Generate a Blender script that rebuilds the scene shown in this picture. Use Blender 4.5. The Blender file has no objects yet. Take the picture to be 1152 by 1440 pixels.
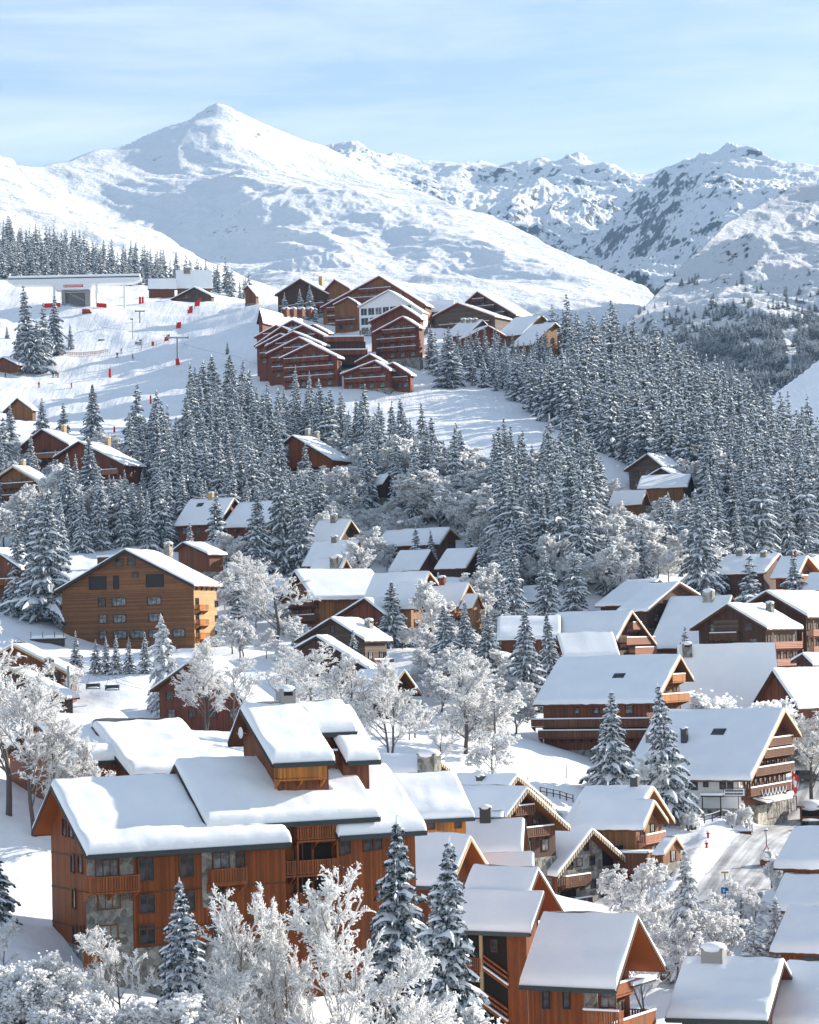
import bpy, math, random, sys
import numpy as np
from mathutils import Matrix, Vector

scene = bpy.context.scene
COL = scene.collection
R_ = math.radians
PI = math.pi
RNG = random.Random(11)

# ------------------------------------------------------------------ camera
FPX = 3640.0
PITCH = math.atan((912 - 720) / FPX)
ROLL = R_(1.43)
FWD = np.array([0, math.cos(PITCH), math.sin(PITCH)])
U0 = np.array([0, -math.sin(PITCH), math.cos(PITCH)])
X0 = np.array([1.0, 0, 0])
RGT = X0 * math.cos(ROLL) - U0 * math.sin(ROLL)
UPV = U0 * math.cos(ROLL) + X0 * math.sin(ROLL)


def ray(px, py):
    d = FWD + RGT * ((px - 576) / FPX) - UPV * ((py - 720) / FPX)
    return d / d[1]


def unp(px, py, D):
    return ray(px, py) * D


def proj(P):
    P = np.asarray(P, float)
    z = P @ FWD
    return 576 + FPX * (P @ RGT) / z, 720 - FPX * (P @ UPV) / z


cam_d = bpy.data.cameras.new('camera')
cam = bpy.data.objects.new('camera', cam_d)
COL.objects.link(cam)
cam_d.sensor_fit = 'AUTO'
cam_d.sensor_width = 36.0
cam_d.lens = FPX / 1440 * 36.0
cam_d.clip_start = 1.0
cam_d.clip_end = 60000
cam.matrix_world = Matrix(((RGT[0], UPV[0], -FWD[0], 0), (RGT[1], UPV[1], -FWD[1], 0), (RGT[2], UPV[2], -FWD[2], 0), (0, 0, 0, 1)))
scene.camera = cam


# ------------------------------------------------------------------ materials
def newmat(name, rgb, rough=0.8, spec=0.2):
    m = bpy.data.materials.new(name)
    m.use_nodes = True
    b = m.node_tree.nodes['Principled BSDF']
    b.inputs['Base Color'].default_value = (*rgb, 1)
    b.inputs['Roughness'].default_value = rough
    b.inputs['Specular IOR Level'].default_value = spec
    return m


class NT:
    def __init__(s, m):
        s.m = m
        s.t = m.node_tree
        s.b = s.t.nodes['Principled BSDF']

    def n(s, typ, **kw):
        x = s.t.nodes.new(typ)
        for k, v in kw.items():
            if k.startswith('i_'):
                key = k[2:]
                key = int(key) if key.isdigit() else key.replace('_', ' ')
                x.inputs[key].default_value = v
            else:
                setattr(x, k, v)
        return x

    def l(s, a, b):
        s.t.links.new(a, b)

    def math(s, op, a, b=None, clamp=False):
        x = s.n('ShaderNodeMath', operation=op, use_clamp=clamp)
        for i, v in enumerate((a, b)):
            if v is None:
                continue
            if isinstance(v, (int, float)):
                x.inputs[i].default_value = v
            else:
                s.l(v, x.inputs[i])
        return x.outputs[0]

    def ramp(s, fac, stops):
        x = s.n('ShaderNodeValToRGB')
        e = x.color_ramp.elements
        while len(e) < len(stops):
            e.new(0.5)
        for el, (p, c) in zip(e, stops):
            el.position = p
            el.color = (*c, 1) if len(c) == 3 else c
        s.l(fac, x.inputs[0])
        return x.outputs[0]

    def noise(s, vec, scale, detail=4, rough=0.55):
        x = s.n('ShaderNodeTexNoise')
        x.inputs['Scale'].default_value = scale
        x.inputs['Detail'].default_value = detail
        x.inputs['Roughness'].default_value = rough
        if vec is not None:
            s.l(vec, x.inputs['Vector'])
        return x.outputs[0]

    def mix(s, fac, a, b):
        x = s.n('ShaderNodeMix', data_type='RGBA')
        for i, v in ((0, fac), (6, a), (7, b)):
            if isinstance(v, (int, float)):
                x.inputs[i].default_value = v
            elif isinstance(v, tuple):
                x.inputs[i].default_value = (*v, 1)
            else:
                s.l(v, x.inputs[i])
        return x.outputs[2]

    def bump(s, h, strength=0.3, dist=0.1):
        x = s.n('ShaderNodeBump')
        x.inputs['Strength'].default_value = strength
        x.inputs['Distance'].default_value = dist
        s.l(h, x.inputs['Height'])
        s.l(x.outputs[0], s.b.inputs['Normal'])

    def obj(s):
        return s.n('ShaderNodeTexCoord').outputs['Object']

    def pos(s):
        return s.n('ShaderNodeNewGeometry').outputs['Position']

    def color(s, c):
        s.l(c, s.b.inputs['Base Color'])


M = {}
SNOWC = (0.86, 0.875, 0.90)


def snow_mat(name, scale=3.0, strength=0.25, dist=0.05):
    m = newmat(name, SNOWC, 0.55, 0.25)
    t = NT(m)
    p = t.pos()
    n1 = t.noise(p, scale, 5, 0.6)
    t.bump(n1, strength, dist)
    n2 = t.noise(p, scale * 0.15, 3)
    if name == 'ground_snow':
        # ski tracks and groomed lines run down the fall line
        mp = t.n('ShaderNodeMapping')
        mp.inputs['Rotation'].default_value = (0, 0, R_(18))
        mp.inputs['Scale'].default_value = (0.55, 0.035, 0.05)
        t.l(p, mp.inputs[0])
        n3 = t.noise(mp.outputs[0], 1.0, 5, 0.65)
        sp_ = t.n('ShaderNodeSeparateXYZ')
        t.l(p, sp_.inputs[0])
        mk = t.n('ShaderNodeMapRange')
        mk.inputs[1].default_value = 640
        mk.inputs[2].default_value = 760
        t.l(sp_.outputs[1], mk.inputs[0])
        n3 = t.math('MULTIPLY', n3, mk.outputs[0])
        n4 = t.noise(p, 0.22, 4, 0.6)
        t.bump(t.math('ADD', t.math('ADD', t.math('MULTIPLY', n1, 0.5), t.math('MULTIPLY', n3, 1.6)), t.math('MULTIPLY', n4, 1.2)), 0.55, 0.35)
    t.color(t.ramp(n2, [(0.3, (0.83, 0.85, 0.885)), (0.7, (0.89, 0.90, 0.915))]))
    return m


M['snow'] = snow_mat('roof_snow', 2.2, 0.3, 0.08)
M['snow_ground'] = snow_mat('ground_snow', 0.9, 0.5, 0.25)
M['snow_tree'] = newmat('tree_snow', (0.86, 0.875, 0.90), 0.7, 0.15)


def frost_mat():
    m = newmat('frost', (0.86, 0.865, 0.88), 0.8, 0.1)
    t = NT(m)
    n = t.noise(t.pos(), 1.3, 3)
    col = t.ramp(n, [(0.3, (0.86, 0.855, 0.85)), (0.5, (0.93, 0.935, 0.94))])
    t.color(col)
    # hoar frost is thin ice: light also passes through it
    tr = t.n('ShaderNodeBsdfTranslucent')
    t.l(col, tr.inputs[0])
    mx = t.n('ShaderNodeMixShader')
    mx.inputs[0].default_value = 0.5
    t.l(t.b.outputs[0], mx.inputs[1])
    t.l(tr.outputs[0], mx.inputs[2])
    t.l(mx.outputs[0], t.t.nodes['Material Output'].inputs['Surface'])
    return m


M['frost'] = frost_mat()


def needles(name, dark, frost, lo, hi):
    m = newmat(name, dark, 0.8, 0.1)
    t = NT(m)
    n = t.noise(t.pos(), 2.6, 4, 0.7)
    t.color(t.ramp(n, [(lo, dark), (hi, frost)]))
    return m


M['needles'] = needles('spruce_needles', (0.013, 0.023, 0.022), (0.58, 0.64, 0.71), 0.43, 0.66)
M['needles_frosted'] = needles('frosted_needles', (0.05, 0.055, 0.05), (0.72, 0.73, 0.75), 0.36, 0.58)
M['bark'] = newmat('bark', (0.05, 0.04, 0.035), 0.9)
M['twig'] = newmat('grey_twig', (0.12, 0.10, 0.09), 0.9)


def wood(name, base, dirn='v', width=0.16, var=0.35, bump=0.5):
    """board cladding: boards along z ('v') or along the wall ('h')"""
    m = newmat(name, base, 0.65, 0.25)
    t = NT(m)
    o = t.obj()
    sep = t.n('ShaderNodeSeparateXYZ')
    t.l(o, sep.inputs[0])
    x, y, z = sep.outputs
    if dirn == 'v':
        c = t.math('ADD', x, y)
    else:
        c = z
    c = t.math('DIVIDE', c, width)
    fl = t.math('FLOOR', c)
    fr = t.math('FRACT', c)
    w = t.n('ShaderNodeTexWhiteNoise', noise_dimensions='1D')
    t.l(fl, w.inputs['W'])
    mp = t.n('ShaderNodeMapping')
    mp.inputs['Scale'].default_value = (5, 5, 0.5) if dirn == 'v' else (0.6, 0.6, 7)
    t.l(o, mp.inputs[0])
    gr = t.noise(mp.outputs[0], 1.6, 5, 0.65)
    v = t.math('ADD', t.math('MULTIPLY', w.outputs[0], 0.6), t.math('MULTIPLY', gr, 0.7))
    lo = tuple(max(0, k * (1 - var)) for k in base)
    hi = tuple(min(1, k * (1 + var)) for k in base)
    colr = t.ramp(v, [(0.3, lo), (0.95, hi)])
    big = t.noise(o, 0.35, 3)
    colr = t.mix(t.math('MULTIPLY', t.math('SUBTRACT', big, 0.42, True), 1.3, True), colr, tuple(k * 0.55 for k in base))
    # sun greyed and rain washed runs
    m2 = t.n('ShaderNodeMapping')
    m2.inputs['Scale'].default_value = (1.1, 1.1, 0.16) if dirn == 'v' else (0.25, 0.25, 1.6)
    t.l(o, m2.inputs[0])
    st = t.noise(m2.outputs[0], 1.0, 6, 0.7)
    gv = sum(base) / 3 * 0.9
    colr = t.mix(t.math('MULTIPLY', t.math('SUBTRACT', st, 0.5, True), 2.2, True), colr, (gv * 0.9, gv * 0.72, gv * 0.55))
    t.color(colr)
    edge = t.math('ABSOLUTE', t.math('SUBTRACT', fr, 0.5))
    h = t.math('SUBTRACT', 1.0, t.math('GREATER_THAN', edge, 0.44))
    t.bump(h, bump, 0.03)
    return m


M['wood_orange'] = wood('orange_boards', (0.22, 0.058, 0.012), 'v', 0.17)
M['wood_amber'] = wood('amber_boards', (0.42, 0.155, 0.03), 'v', 0.17)
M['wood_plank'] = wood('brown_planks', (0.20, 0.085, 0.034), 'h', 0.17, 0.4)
M['wood_sun_tint'] = wood('sun_tint_planks', (0.60, 0.36, 0.16), 'h', 0.22, 0.2)  # paler copy of the brown planks, sunshine put into the colour
M['wood_tan'] = wood('tan_boards', (0.34, 0.17, 0.075), 'v', 0.2)
M['wood_brown'] = wood('brown_boards', (0.17, 0.058, 0.026), 'v', 0.2)
M['wood_dark'] = wood('dark_boards', (0.075, 0.034, 0.02), 'v', 0.2)
M['wood_grey'] = wood('weathered_planks', (0.11, 0.075, 0.055), 'h', 0.24, 0.4)
M['wood_red'] = wood('red_brown_boards', (0.175, 0.05, 0.025), 'v', 0.22)
M['wood_ochre'] = wood('ochre_boards', (0.22, 0.095, 0.035), 'v', 0.2)
M['wood_pink'] = newmat('pale_rail_wood', (0.42, 0.20, 0.13), 0.7)
M['wood_rail'] = wood('rail_wood', (0.28, 0.085, 0.025), 'v', 0.14)
M['wood_rail_dark'] = wood('dark_rail_wood', (0.15, 0.06, 0.03), 'v', 0.14)
M['soffit'] = newmat('soffit_wood', (0.15, 0.055, 0.02), 0.8)
M['soffit_orange'] = newmat('orange_soffit_wood', (0.30, 0.08, 0.016), 0.8)
M['trim_dark'] = newmat('dark_trim', (0.035, 0.03, 0.028), 0.6)
M['trim_brown'] = newmat('brown_trim', (0.10, 0.05, 0.028), 0.7)
M['trim_red'] = newmat('red_brown_trim', (0.20, 0.04, 0.025), 0.7)


def trim_carved():
    m = newmat('carved_trim', (0.45, 0.34, 0.2), 0.7)
    t = NT(m)
    sep = t.n('ShaderNodeSeparateXYZ')
    t.l(t.obj(), sep.inputs[0])
    f = t.math('FRACT', t.math('MULTIPLY', sep.outputs[1], 2.2))
    g = t.math('LESS_THAN', t.math('ABSOLUTE', t.math('SUBTRACT', f, 0.5)), 0.22)
    t.color(t.mix(g, (0.50, 0.38, 0.24), (0.06, 0.045, 0.035)))
    return m


M['trim_carved'] = trim_carved()
M['trim_pale'] = newmat('pale_trim', (0.46, 0.32, 0.17), 0.7)
M['gutter'] = newmat('dark_gutter', (0.018, 0.028, 0.03), 0.35, 0.5)


def stone_mat(name, a, b, scale):
    m = newmat(name, a, 0.9)
    t = NT(m)
    o = t.obj()
    v = t.n('ShaderNodeTexVoronoi')
    v.inputs['Scale'].default_value = scale
    t.l(o, v.inputs['Vector'])
    sep = t.n('ShaderNodeSeparateColor')
    t.l(v.outputs['Color'], sep.inputs[0])
    n = t.noise(o, 5, 4)
    k = t.math('ADD', t.math('MULTIPLY', sep.outputs[0], 0.6), t.math('MULTIPLY', n, 0.5))
    t.color(t.ramp(k, [(0.2, a), (0.9, b)]))
    e = t.n('ShaderNodeTexVoronoi', feature='DISTANCE_TO_EDGE')
    e.inputs['Scale'].default_value = scale
    t.l(o, e.inputs['Vector'])
    t.bump(t.math('MINIMUM', e.outputs[0], 0.12), 0.8, 0.25)
    return m


M['stone'] = stone_mat('grey_stone', (0.10, 0.098, 0.09), (0.36, 0.34, 0.30), 2.0)
M['stone_pale'] = stone_mat('pale_stone', (0.20, 0.19, 0.17), (0.52, 0.49, 0.42), 2.0)
M['plaster'] = newmat('white_plaster', (0.66, 0.65, 0.63), 0.9)
M['concrete'] = newmat('concrete', (0.30, 0.29, 0.28), 0.9)
M['metal'] = newmat('grey_metal', (0.22, 0.23, 0.25), 0.4, 0.5)
M['dark_metal'] = newmat('dark_metal', (0.03, 0.032, 0.035), 0.45, 0.5)
M['white_paint'] = newmat('white_paint', (0.78, 0.79, 0.81), 0.5)
M['red'] = newmat('red_paint', (0.55, 0.022, 0.018), 0.5)
M['blue'] = newmat('blue_paint', (0.03, 0.16, 0.42), 0.5)
M['navy'] = newmat('navy_cloth', (0.02, 0.03, 0.08), 0.8)
M['skin'] = newmat('skin', (0.5, 0.3, 0.22), 0.7)
M['painted_shade'] = newmat('painted_interior_shade', (0.02, 0.014, 0.01), 0.9)  # near-black colour for panels that paint in the shade of openings
M['curtain'] = newmat('curtain', (0.42, 0.42, 0.42), 0.9)
M['gold'] = newmat('warm_paint', (0.5, 0.36, 0.12), 0.5)


def glass_mat(name, base):
    m = newmat(name, base, 0.15, 0.35)
    t = NT(m)
    n = t.noise(t.obj(), 1.2, 2)
    t.color(t.ramp(n, [(0.42, base), (0.62, tuple(min(1, k * 3 + 0.02) for k in base))]))
    return m


M['glass'] = glass_mat('window_glass', (0.012, 0.013, 0.016))
M['glass_pale'] = glass_mat('curtained_glass', (0.07, 0.072, 0.075))
M['lamp_glass'] = newmat('lamp_glass', (0.62, 0.58, 0.48), 0.3)


def road_mat():
    m = newmat('packed_snow_road', (0.4, 0.41, 0.43), 0.7)
    t = NT(m)
    mp = t.n('ShaderNodeMapping')
    uv = t.n('ShaderNodeUVMap')
    mp.inputs['Scale'].default_value = (9, 0.5, 1)
    t.l(uv.outputs[0], mp.inputs[0])
    n = t.noise(mp.outputs[0], 1.0, 6, 0.6)
    n2 = t.noise(t.pos(), 0.25, 4)
    k = t.math('ADD', t.math('MULTIPLY', n, 0.7), t.math('MULTIPLY', n2, 0.3))
    t.color(t.ramp(k, [(0.34, (0.15, 0.152, 0.16)), (0.47, (0.36, 0.365, 0.375)), (0.62, (0.66, 0.665, 0.68))]))
    t.bump(n, 0.4, 0.06)
    return m


M['road'] = road_mat()


def mountain_mat(name, thr, soft, rockscale, slope_lo, slope_hi, rock=(0.06, 0.065, 0.075)):
    m = newmat(name, SNOWC, 0.6, 0.2)
    t = NT(m)
    p = t.pos()
    g = t.n('ShaderNodeNewGeometry')
    sep = t.n('ShaderNodeSeparateXYZ')
    t.l(g.outputs['Normal'], sep.inputs[0])
    steep = t.n('ShaderNodeMapRange')
    steep.inputs[1].default_value = slope_hi
    steep.inputs[2].default_value = slope_lo
    t.l(sep.outputs[2], steep.inputs[0])
    n1 = t.noise(p, rockscale, 8, 0.68)
    n2 = t.noise(p, rockscale * 0.12, 4, 0.6)
    k = t.math('ADD', t.math('MULTIPLY', n1, 0.7), t.math('MULTIPLY', n2, 0.3))
    k = t.math('ADD', k, t.math('MULTIPLY', t.math('SUBTRACT', steep.outputs[0], 0.5), 0.25))
    f = t.ramp(k, [(thr, (0, 0, 0)), (min(0.999, thr + soft), (1, 1, 1))])
    t.color(t.mix(f, SNOWC, rock))
    n3 = t.noise(p, rockscale * 0.9, 8, 0.66)
    t.bump(n3, 0.8, 22)
    return m


M['mountain'] = mountain_mat('mountain_snow', 0.545, 0.06, 0.02, 0.6, 0.97)
M['mountain_rocky'] = mountain_mat('rocky_mountain_snow', 0.53, 0.06, 0.030, 0.6, 0.97, (0.035, 0.04, 0.05))
M['mountain_scrub'] = mountain_mat('scrubby_mountain_snow', 0.50, 0.06, 0.075, 0.6, 0.97, (0.035, 0.042, 0.045))


# ------------------------------------------------------------------ mesh helpers
class MB:
    def __init__(s):
        s.v, s.f, s.mi = [], [], []
        s.smooth = False

    def face(s, pts, mi=0):
        i = len(s.v)
        s.v.extend([tuple(p) for p in pts])
        s.f.append(tuple(range(i, i + len(pts))))
        s.mi.append(mi)

    def box(s, x0, x1, y0, y1, z0, z1, mi=0):
        i = len(s.v)
        s.v.extend([(x0, y0, z0), (x1, y0, z0), (x1, y1, z0), (x0, y1, z0), (x0, y0, z1), (x1, y0, z1), (x1, y1, z1), (x0, y1, z1)])
        for q in ((3, 2, 1, 0), (4, 5, 6, 7), (0, 1, 5, 4), (1, 2, 6, 5), (2, 3, 7, 6), (3, 0, 4, 7)):
            s.f.append(tuple(i + k for k in q))
            s.mi.append(mi)

    def prism(s, poly, axis, a, b, mi=0):
        """extrude a 2D polygon along an axis ('x': poly is (y,z), 'y': (x,z), 'z': (x,y))"""
        def mk(p, t):
            return {'x': (t, p[0], p[1]), 'y': (p[0], t, p[1]), 'z': (p[0], p[1], t)}[axis]
        n = len(poly)
        i = len(s.v)
        s.v.extend([mk(p, a) for p in poly] + [mk(p, b) for p in poly])
        s.f.append(tuple(range(i, i + n)))
        s.f.append(tuple(range(i + 2 * n - 1, i + n - 1, -1)))
        s.mi += [mi, mi]
        for k in range(n):
            j = (k + 1) % n
            s.f.append((i + k, i + n + k, i + n + j, i + j))
            s.mi.append(mi)

    def tube(s, p0, p1, r0, r1, n=6, mi=0, cap=True):
        p0, p1 = np.array(p0, float), np.array(p1, float)
        d = p1 - p0
        d = d / (np.linalg.norm(d) + 1e-9)
        a = np.cross(d, (0, 0, 1) if abs(d[2]) < 0.9 else (1, 0, 0))
        a /= np.linalg.norm(a)
        b = np.cross(d, a)
        i = len(s.v)
        for p, r in ((p0, r0), (p1, r1)):
            for k in range(n):
                t = 2 * PI * k / n
                s.v.append(tuple(p + r * (math.cos(t) * a + math.sin(t) * b)))
        for k in range(n):
            j = (k + 1) % n
            s.f.append((i + k, i + j, i + n + j, i + n + k))
            s.mi.append(mi)
        if cap:
            s.f.append(tuple(range(i + n, i + 2 * n)))
            s.f.append(tuple(range(i + n - 1, i - 1, -1)))
            s.mi += [mi, mi]

    def ball(s, c, r, n=8, m=5, mi=0, sz=1.0):
        i = len(s.v)
        for a in range(m + 1):
            th = PI * a / m
            for k in range(n):
                ph = 2 * PI * k / n
                s.v.append((c[0] + r * math.sin(th) * math.cos(ph), c[1] + r * math.sin(th) * math.sin(ph), c[2] + r * sz * math.cos(th)))
        for a in range(m):
            for k in range(n):
                j = (k + 1) % n
                s.f.append((i + a * n + k, i + (a + 1) * n + k, i + (a + 1) * n + j, i + a * n + j))
                s.mi.append(mi)

    def mesh(s, name, mats):
        me = bpy.data.meshes.new(name)
        me.from_pydata(s.v, [], s.f)
        for m in (mats if isinstance(mats, (list, tuple)) else [mats]):
            me.materials.append(m)
        if any(s.mi):
            me.polygons.foreach_set('material_index', s.mi)
        if s.smooth:
            me.polygons.foreach_set('use_smooth', [True] * len(s.f))
        me.update()
        return me

    def obj(s, name, mats, parent=None):
        return link(name, s.mesh(name, mats), parent)


def np_mesh(name, V, F, mats, mi=None, smooth=False):
    me = bpy.data.meshes.new(name)
    V = np.asarray(V, np.float32)
    me.vertices.add(len(V))
    me.vertices.foreach_set('co', V.ravel())
    F = np.asarray(F, np.int32)
    k = F.shape[1]
    me.loops.add(F.size)
    me.loops.foreach_set('vertex_index', F.ravel())
    me.polygons.add(len(F))
    me.polygons.foreach_set('loop_start', np.arange(0, F.size, k, dtype=np.int32))
    for m in (mats if isinstance(mats, (list, tuple)) else [mats]):
        me.materials.append(m)
    if mi is not None:
        me.polygons.foreach_set('material_index', np.asarray(mi, np.int32))
    if smooth:
        me.polygons.foreach_set('use_smooth', np.ones(len(F), bool))
    me.update(calc_edges=True)
    return me


def link(name, data, parent=None):
    o = bpy.data.objects.new(name, data)
    COL.objects.link(o)
    if parent is not None:
        o.parent = parent
    return o


def tag(o, label=None, cat=None, group=None, kind=None):
    for k, v in (('label', label), ('category', cat), ('group', group), ('kind', kind)):
        if v:
            o[k] = v
    return o


def copy_tree(o, parent=None):
    c = o.copy()
    COL.objects.link(c)
    if parent is not None:
        c.parent = parent
    for ch in o.children:
        copy_tree(ch, c)
    return c


# ------------------------------------------------------------------ noise
def _hash(ix, iy, seed):
    h = (ix.astype(np.int64) * 374761393 + iy.astype(np.int64) * 668265263 + seed * 1274126177) & 0xFFFFFFFF
    h = ((h ^ (h >> 13)) * 1274126177) & 0xFFFFFFFF
    return (h ^ (h >> 16)) & 0xFFFF


def perlin(x, y, seed=0):
    x, y = np.asarray(x, float), np.asarray(y, float)
    ix, iy = np.floor(x), np.floor(y)
    fx, fy = x - ix, y - iy
    u = fx * fx * fx * (fx * (fx * 6 - 15) + 10)
    v = fy * fy * fy * (fy * (fy * 6 - 15) + 10)

    def g(dx, dy):
        a = _hash(ix + dx, iy + dy, seed) / 65536.0 * 2 * PI
        return np.cos(a) * (fx - dx) + np.sin(a) * (fy - dy)
    a = g(0, 0) * (1 - u) + g(1, 0) * u
    b = g(0, 1) * (1 - u) + g(1, 1) * u
    return (a * (1 - v) + b * v) * 1.5


def fbm(x, y, seed=0, octv=5, gain=0.5):
    s, a = 0, 1.0
    for i in range(octv):
        s = s + a * perlin(x, y, seed + i)
        x, y, a = x * 2.03, y * 2.03, a * gain
    return s


def ridged(x, y, seed=0, octv=5, gain=0.5):
    s, a = 0, 1.0
    for i in range(octv):
        s = s + a * (1 - np.abs(perlin(x, y, seed + i)) * 1.6)
        x, y, a = x * 2.03, y * 2.03, a * gain
    return s


def rbf(pts, tps=False, smooth=0.0):
    P = np.array(pts, float)
    XY, Z = P[:, :2], P[:, 2]
    sc = 1000.0
    XYs = XY / sc

    def phi(r):
        return r * r * np.log(r + 1e-9) if tps else r
    n = len(P)
    K = phi(np.linalg.norm(XYs[:, None] - XYs[None], axis=2)) + (smooth if tps else -smooth) * np.eye(n)
    Q = np.c_[np.ones(n), XYs]
    A = np.zeros((n + 3, n + 3))
    A[:n, :n] = K
    A[:n, n:] = Q
    A[n:, :n] = Q.T
    sol = np.linalg.solve(A, np.r_[Z, 0, 0, 0])

    def f(x, y):
        x, y = np.asarray(x, float) / sc, np.asarray(y, float) / sc
        sh = x.shape
        x, y = x.ravel(), y.ravel()
        out = np.empty(len(x))
        for i in range(0, len(x), 20000):
            sl = slice(i, i + 20000)
            r = np.hypot(x[sl, None] - XYs[None, :, 0], y[sl, None] - XYs[None, :, 1])
            out[sl] = phi(r) @ sol[:n] + sol[n] + sol[n + 1] * x[sl] + sol[n + 2] * y[sl]
        return out.reshape(sh)
    return f
# ------------------------------------------------------------------ houses
HOUSES = []          # for terrain controls and tree rejection
_mesh_cache = {}


def cached(key, fn):
    if key not in _mesh_cache:
        _mesh_cache[key] = fn()
    return _mesh_cache[key]


class Module:
    pass


class House:
    def __init__(s, name, label, A, Bx, C, D, ang, hw, cat='chalet', group=None, F=None, **kw):
        s.ang = R_(ang)
        s.u = np.array([math.cos(s.ang), math.sin(s.ang), 0])
        s.vv = np.array([-math.sin(s.ang), math.cos(s.ang), 0])
        s.ts = kw.get('ts', 0.5)
        s.td = kw.get('td', 0.28)
        Aw = unp(A[0], A[1], D)
        w, d = s.solve_slope(Aw, C)
        s.zA = hw + d + s.ts + s.td
        s.root_pos = Aw - np.array([0, 0, s.zA])
        s.root = link(name, None)
        s.root.location = s.root_pos
        s.root.rotation_euler = (0, 0, s.ang)
        s.root.empty_display_size = 1
        tag(s.root, label, cat, group)
        s.mods = []
        s.D = D
        s.hw = hw
        s.far = D > 560
        s.m = s.module(A, Bx, C, D, F, **kw)
        HOUSES.append(s)

    def solve_slope(s, Aw, C):
        # point C = Aw + w*vv - d*z  projected at C
        r = []
        for axis, px in ((RGT, (C[0] - 576) / FPX), (UPV, -(C[1] - 720) / FPX)):
            q = axis - px * FWD
            r.append((q @ s.vv, -q[2], -(q @ Aw)))
        (a, b, e), (c, d_, f) = r
        det = a * d_ - b * c
        return (e * d_ - b * f) / det, (a * f - e * c) / det

    def solve_len(s, Aw, Bx):
        q = RGT - (Bx - 576) / FPX * FWD
        return -(q @ Aw) / (q @ s.u)

    def to_local(s, P):
        d = np.asarray(P) - s.root_pos
        return np.array([d @ s.u, d @ s.vv, d[2]])

    def Dline(s, m, px):
        """depth at which the ridge line of module m is seen at column px"""
        L = s.solve_len(m.Aw, px)
        return (m.Aw + s.u * L)[1]

    def module(s, A, Bx, C, D, F=None, shed=False, walls='wood_brown', oe=0.9, og=1.1, ogb=0.8, trim='trim_dark', soffit='soffit',
               base=-4.0, plinth=0.8, plinth_mat='stone', ts=None, td=None, gutter=False, res=None, wall=True, side_mat=None, bump=1.0, trim_h=0.34, **kw):
        m = Module()
        m.ts = s.ts if ts is None else ts
        m.td = s.td if td is None else td
        Aw = unp(A[0], A[1], D)
        m.Aw = Aw
        m.loc = s.to_local(Aw)
        m.L = s.solve_len(Aw, Bx)
        if m.L < 0:
            print('BAD L', s.root.name, m.L)
            m.L = abs(m.L)
        m.w, m.d = s.solve_slope(Aw, C)
        if F is not None:
            m.w2, m.d2 = s.solve_slope(Aw, F)
            if m.w2 * m.w > 0 or abs(m.w2) < 1:
                m.w2, m.d2 = -m.w, m.d
        else:
            m.w2, m.d2 = -m.w, m.d
        m.shed = shed
        if m.d < 0.3:
            print('FLAT', s.root['label'], m.w, m.d)
        m.oe, m.og, m.ogb = oe, og, ogb
        m.base = base
        x0, yc, zA = m.loc
        m.x0, m.yc, m.zA = x0, yc, zA
        # ---- roof deck
        roof = MB()

        def slope_box(w, d):
            y = yc + w
            for a, b, mi in ((0, 0, 0),):
                p = [(yc, zA - m.ts), (y, zA - d - m.ts), (y, zA - d - m.ts - m.td), (yc, zA - m.ts - m.td)]
                roof.prism(p, 'x', x0, x0 + m.L, 0)
        slope_box(m.w, m.d)
        if not shed:
            slope_box(m.w2, m.d2)
        m.roof = roof.obj('roof', M[soffit], s.root)
        # ---- snow
        s.snow_cover(m, bump)
        # ---- barge boards
        th = trim_h
        for xe in (x0 - 0.08, x0 + m.L):
            bb = MB()
            for (w, d) in ([(m.w, m.d)] if shed else [(m.w, m.d), (m.w2, m.d2)]):
                zt = -m.ts + 0.06
                p = [(yc, zA + zt), (yc + w, zA - d + zt), (yc + w, zA - d + zt - th), (yc, zA + zt - th)]
                bb.prism(p, 'x', xe, xe + 0.08, 0)
            bb.obj('bargeboard', M[trim], m.roof)
        if gutter:
            for (w, d) in ([(m.w, m.d)] if shed else [(m.w, m.d), (m.w2, m.d2)]):
                g = MB()
                sg = 1 if w > 0 else -1
                y = yc + w
                z = zA - d - m.ts
                g.box(x0 + 0.05, x0 + m.L - 0.05, min(y, y + sg * 0.16), max(y, y + sg * 0.16), z - 0.34, z + 0.05)
                g.obj('gutter', M['gutter'], m.roof)
        # ---- walls
        if wall:
            xa, xb = x0 + og, x0 + m.L - ogb
            if xb - xa < 1.5:
                xa, xb = x0 + 0.2 * m.L, x0 + 0.85 * m.L
            m.xa, m.xb = xa, xb

            def und(y):
                dy = y - yc
                w, d = (m.w, m.d) if (dy * m.w > 0 or shed) else (m.w2, m.d2)
                return zA - m.ts - m.td * 0.5 - abs(dy) / abs(w) * d
            sg = 1 if m.w > 0 else -1
            yv = yc + m.w - sg * oe
            yh = yc - sg * 0.05 if shed else yc + m.w2 + sg * min(oe, abs(m.w2) * 0.4)
            m.yv, m.yh, m.sg = yv, yh, sg
            pts = [(yv, base), (yv, und(yv)), (yc, und(yc)), (yh, und(yh)), (yh, base)]
            if shed:
                pts = [(yv, base), (yv, und(yv)), (yh, und(yh)), (yh, base)]
            wb = MB()
            wb.prism(pts, 'x', xa, xb)
            m.wall = wb.obj('wall', M[walls], s.root)
            m.und = und
            if plinth and base < 0:
                pb = MB()
                lo, hi = min(yv, yh) - 0.06, max(yv, yh) + 0.06
                pb.box(xa - 0.06, xb + 0.06, lo, hi, base - 0.05, plinth)
                pb.obj('plinth', M[plinth_mat], s.root)
        s.mods.append(m)
        return m

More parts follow.
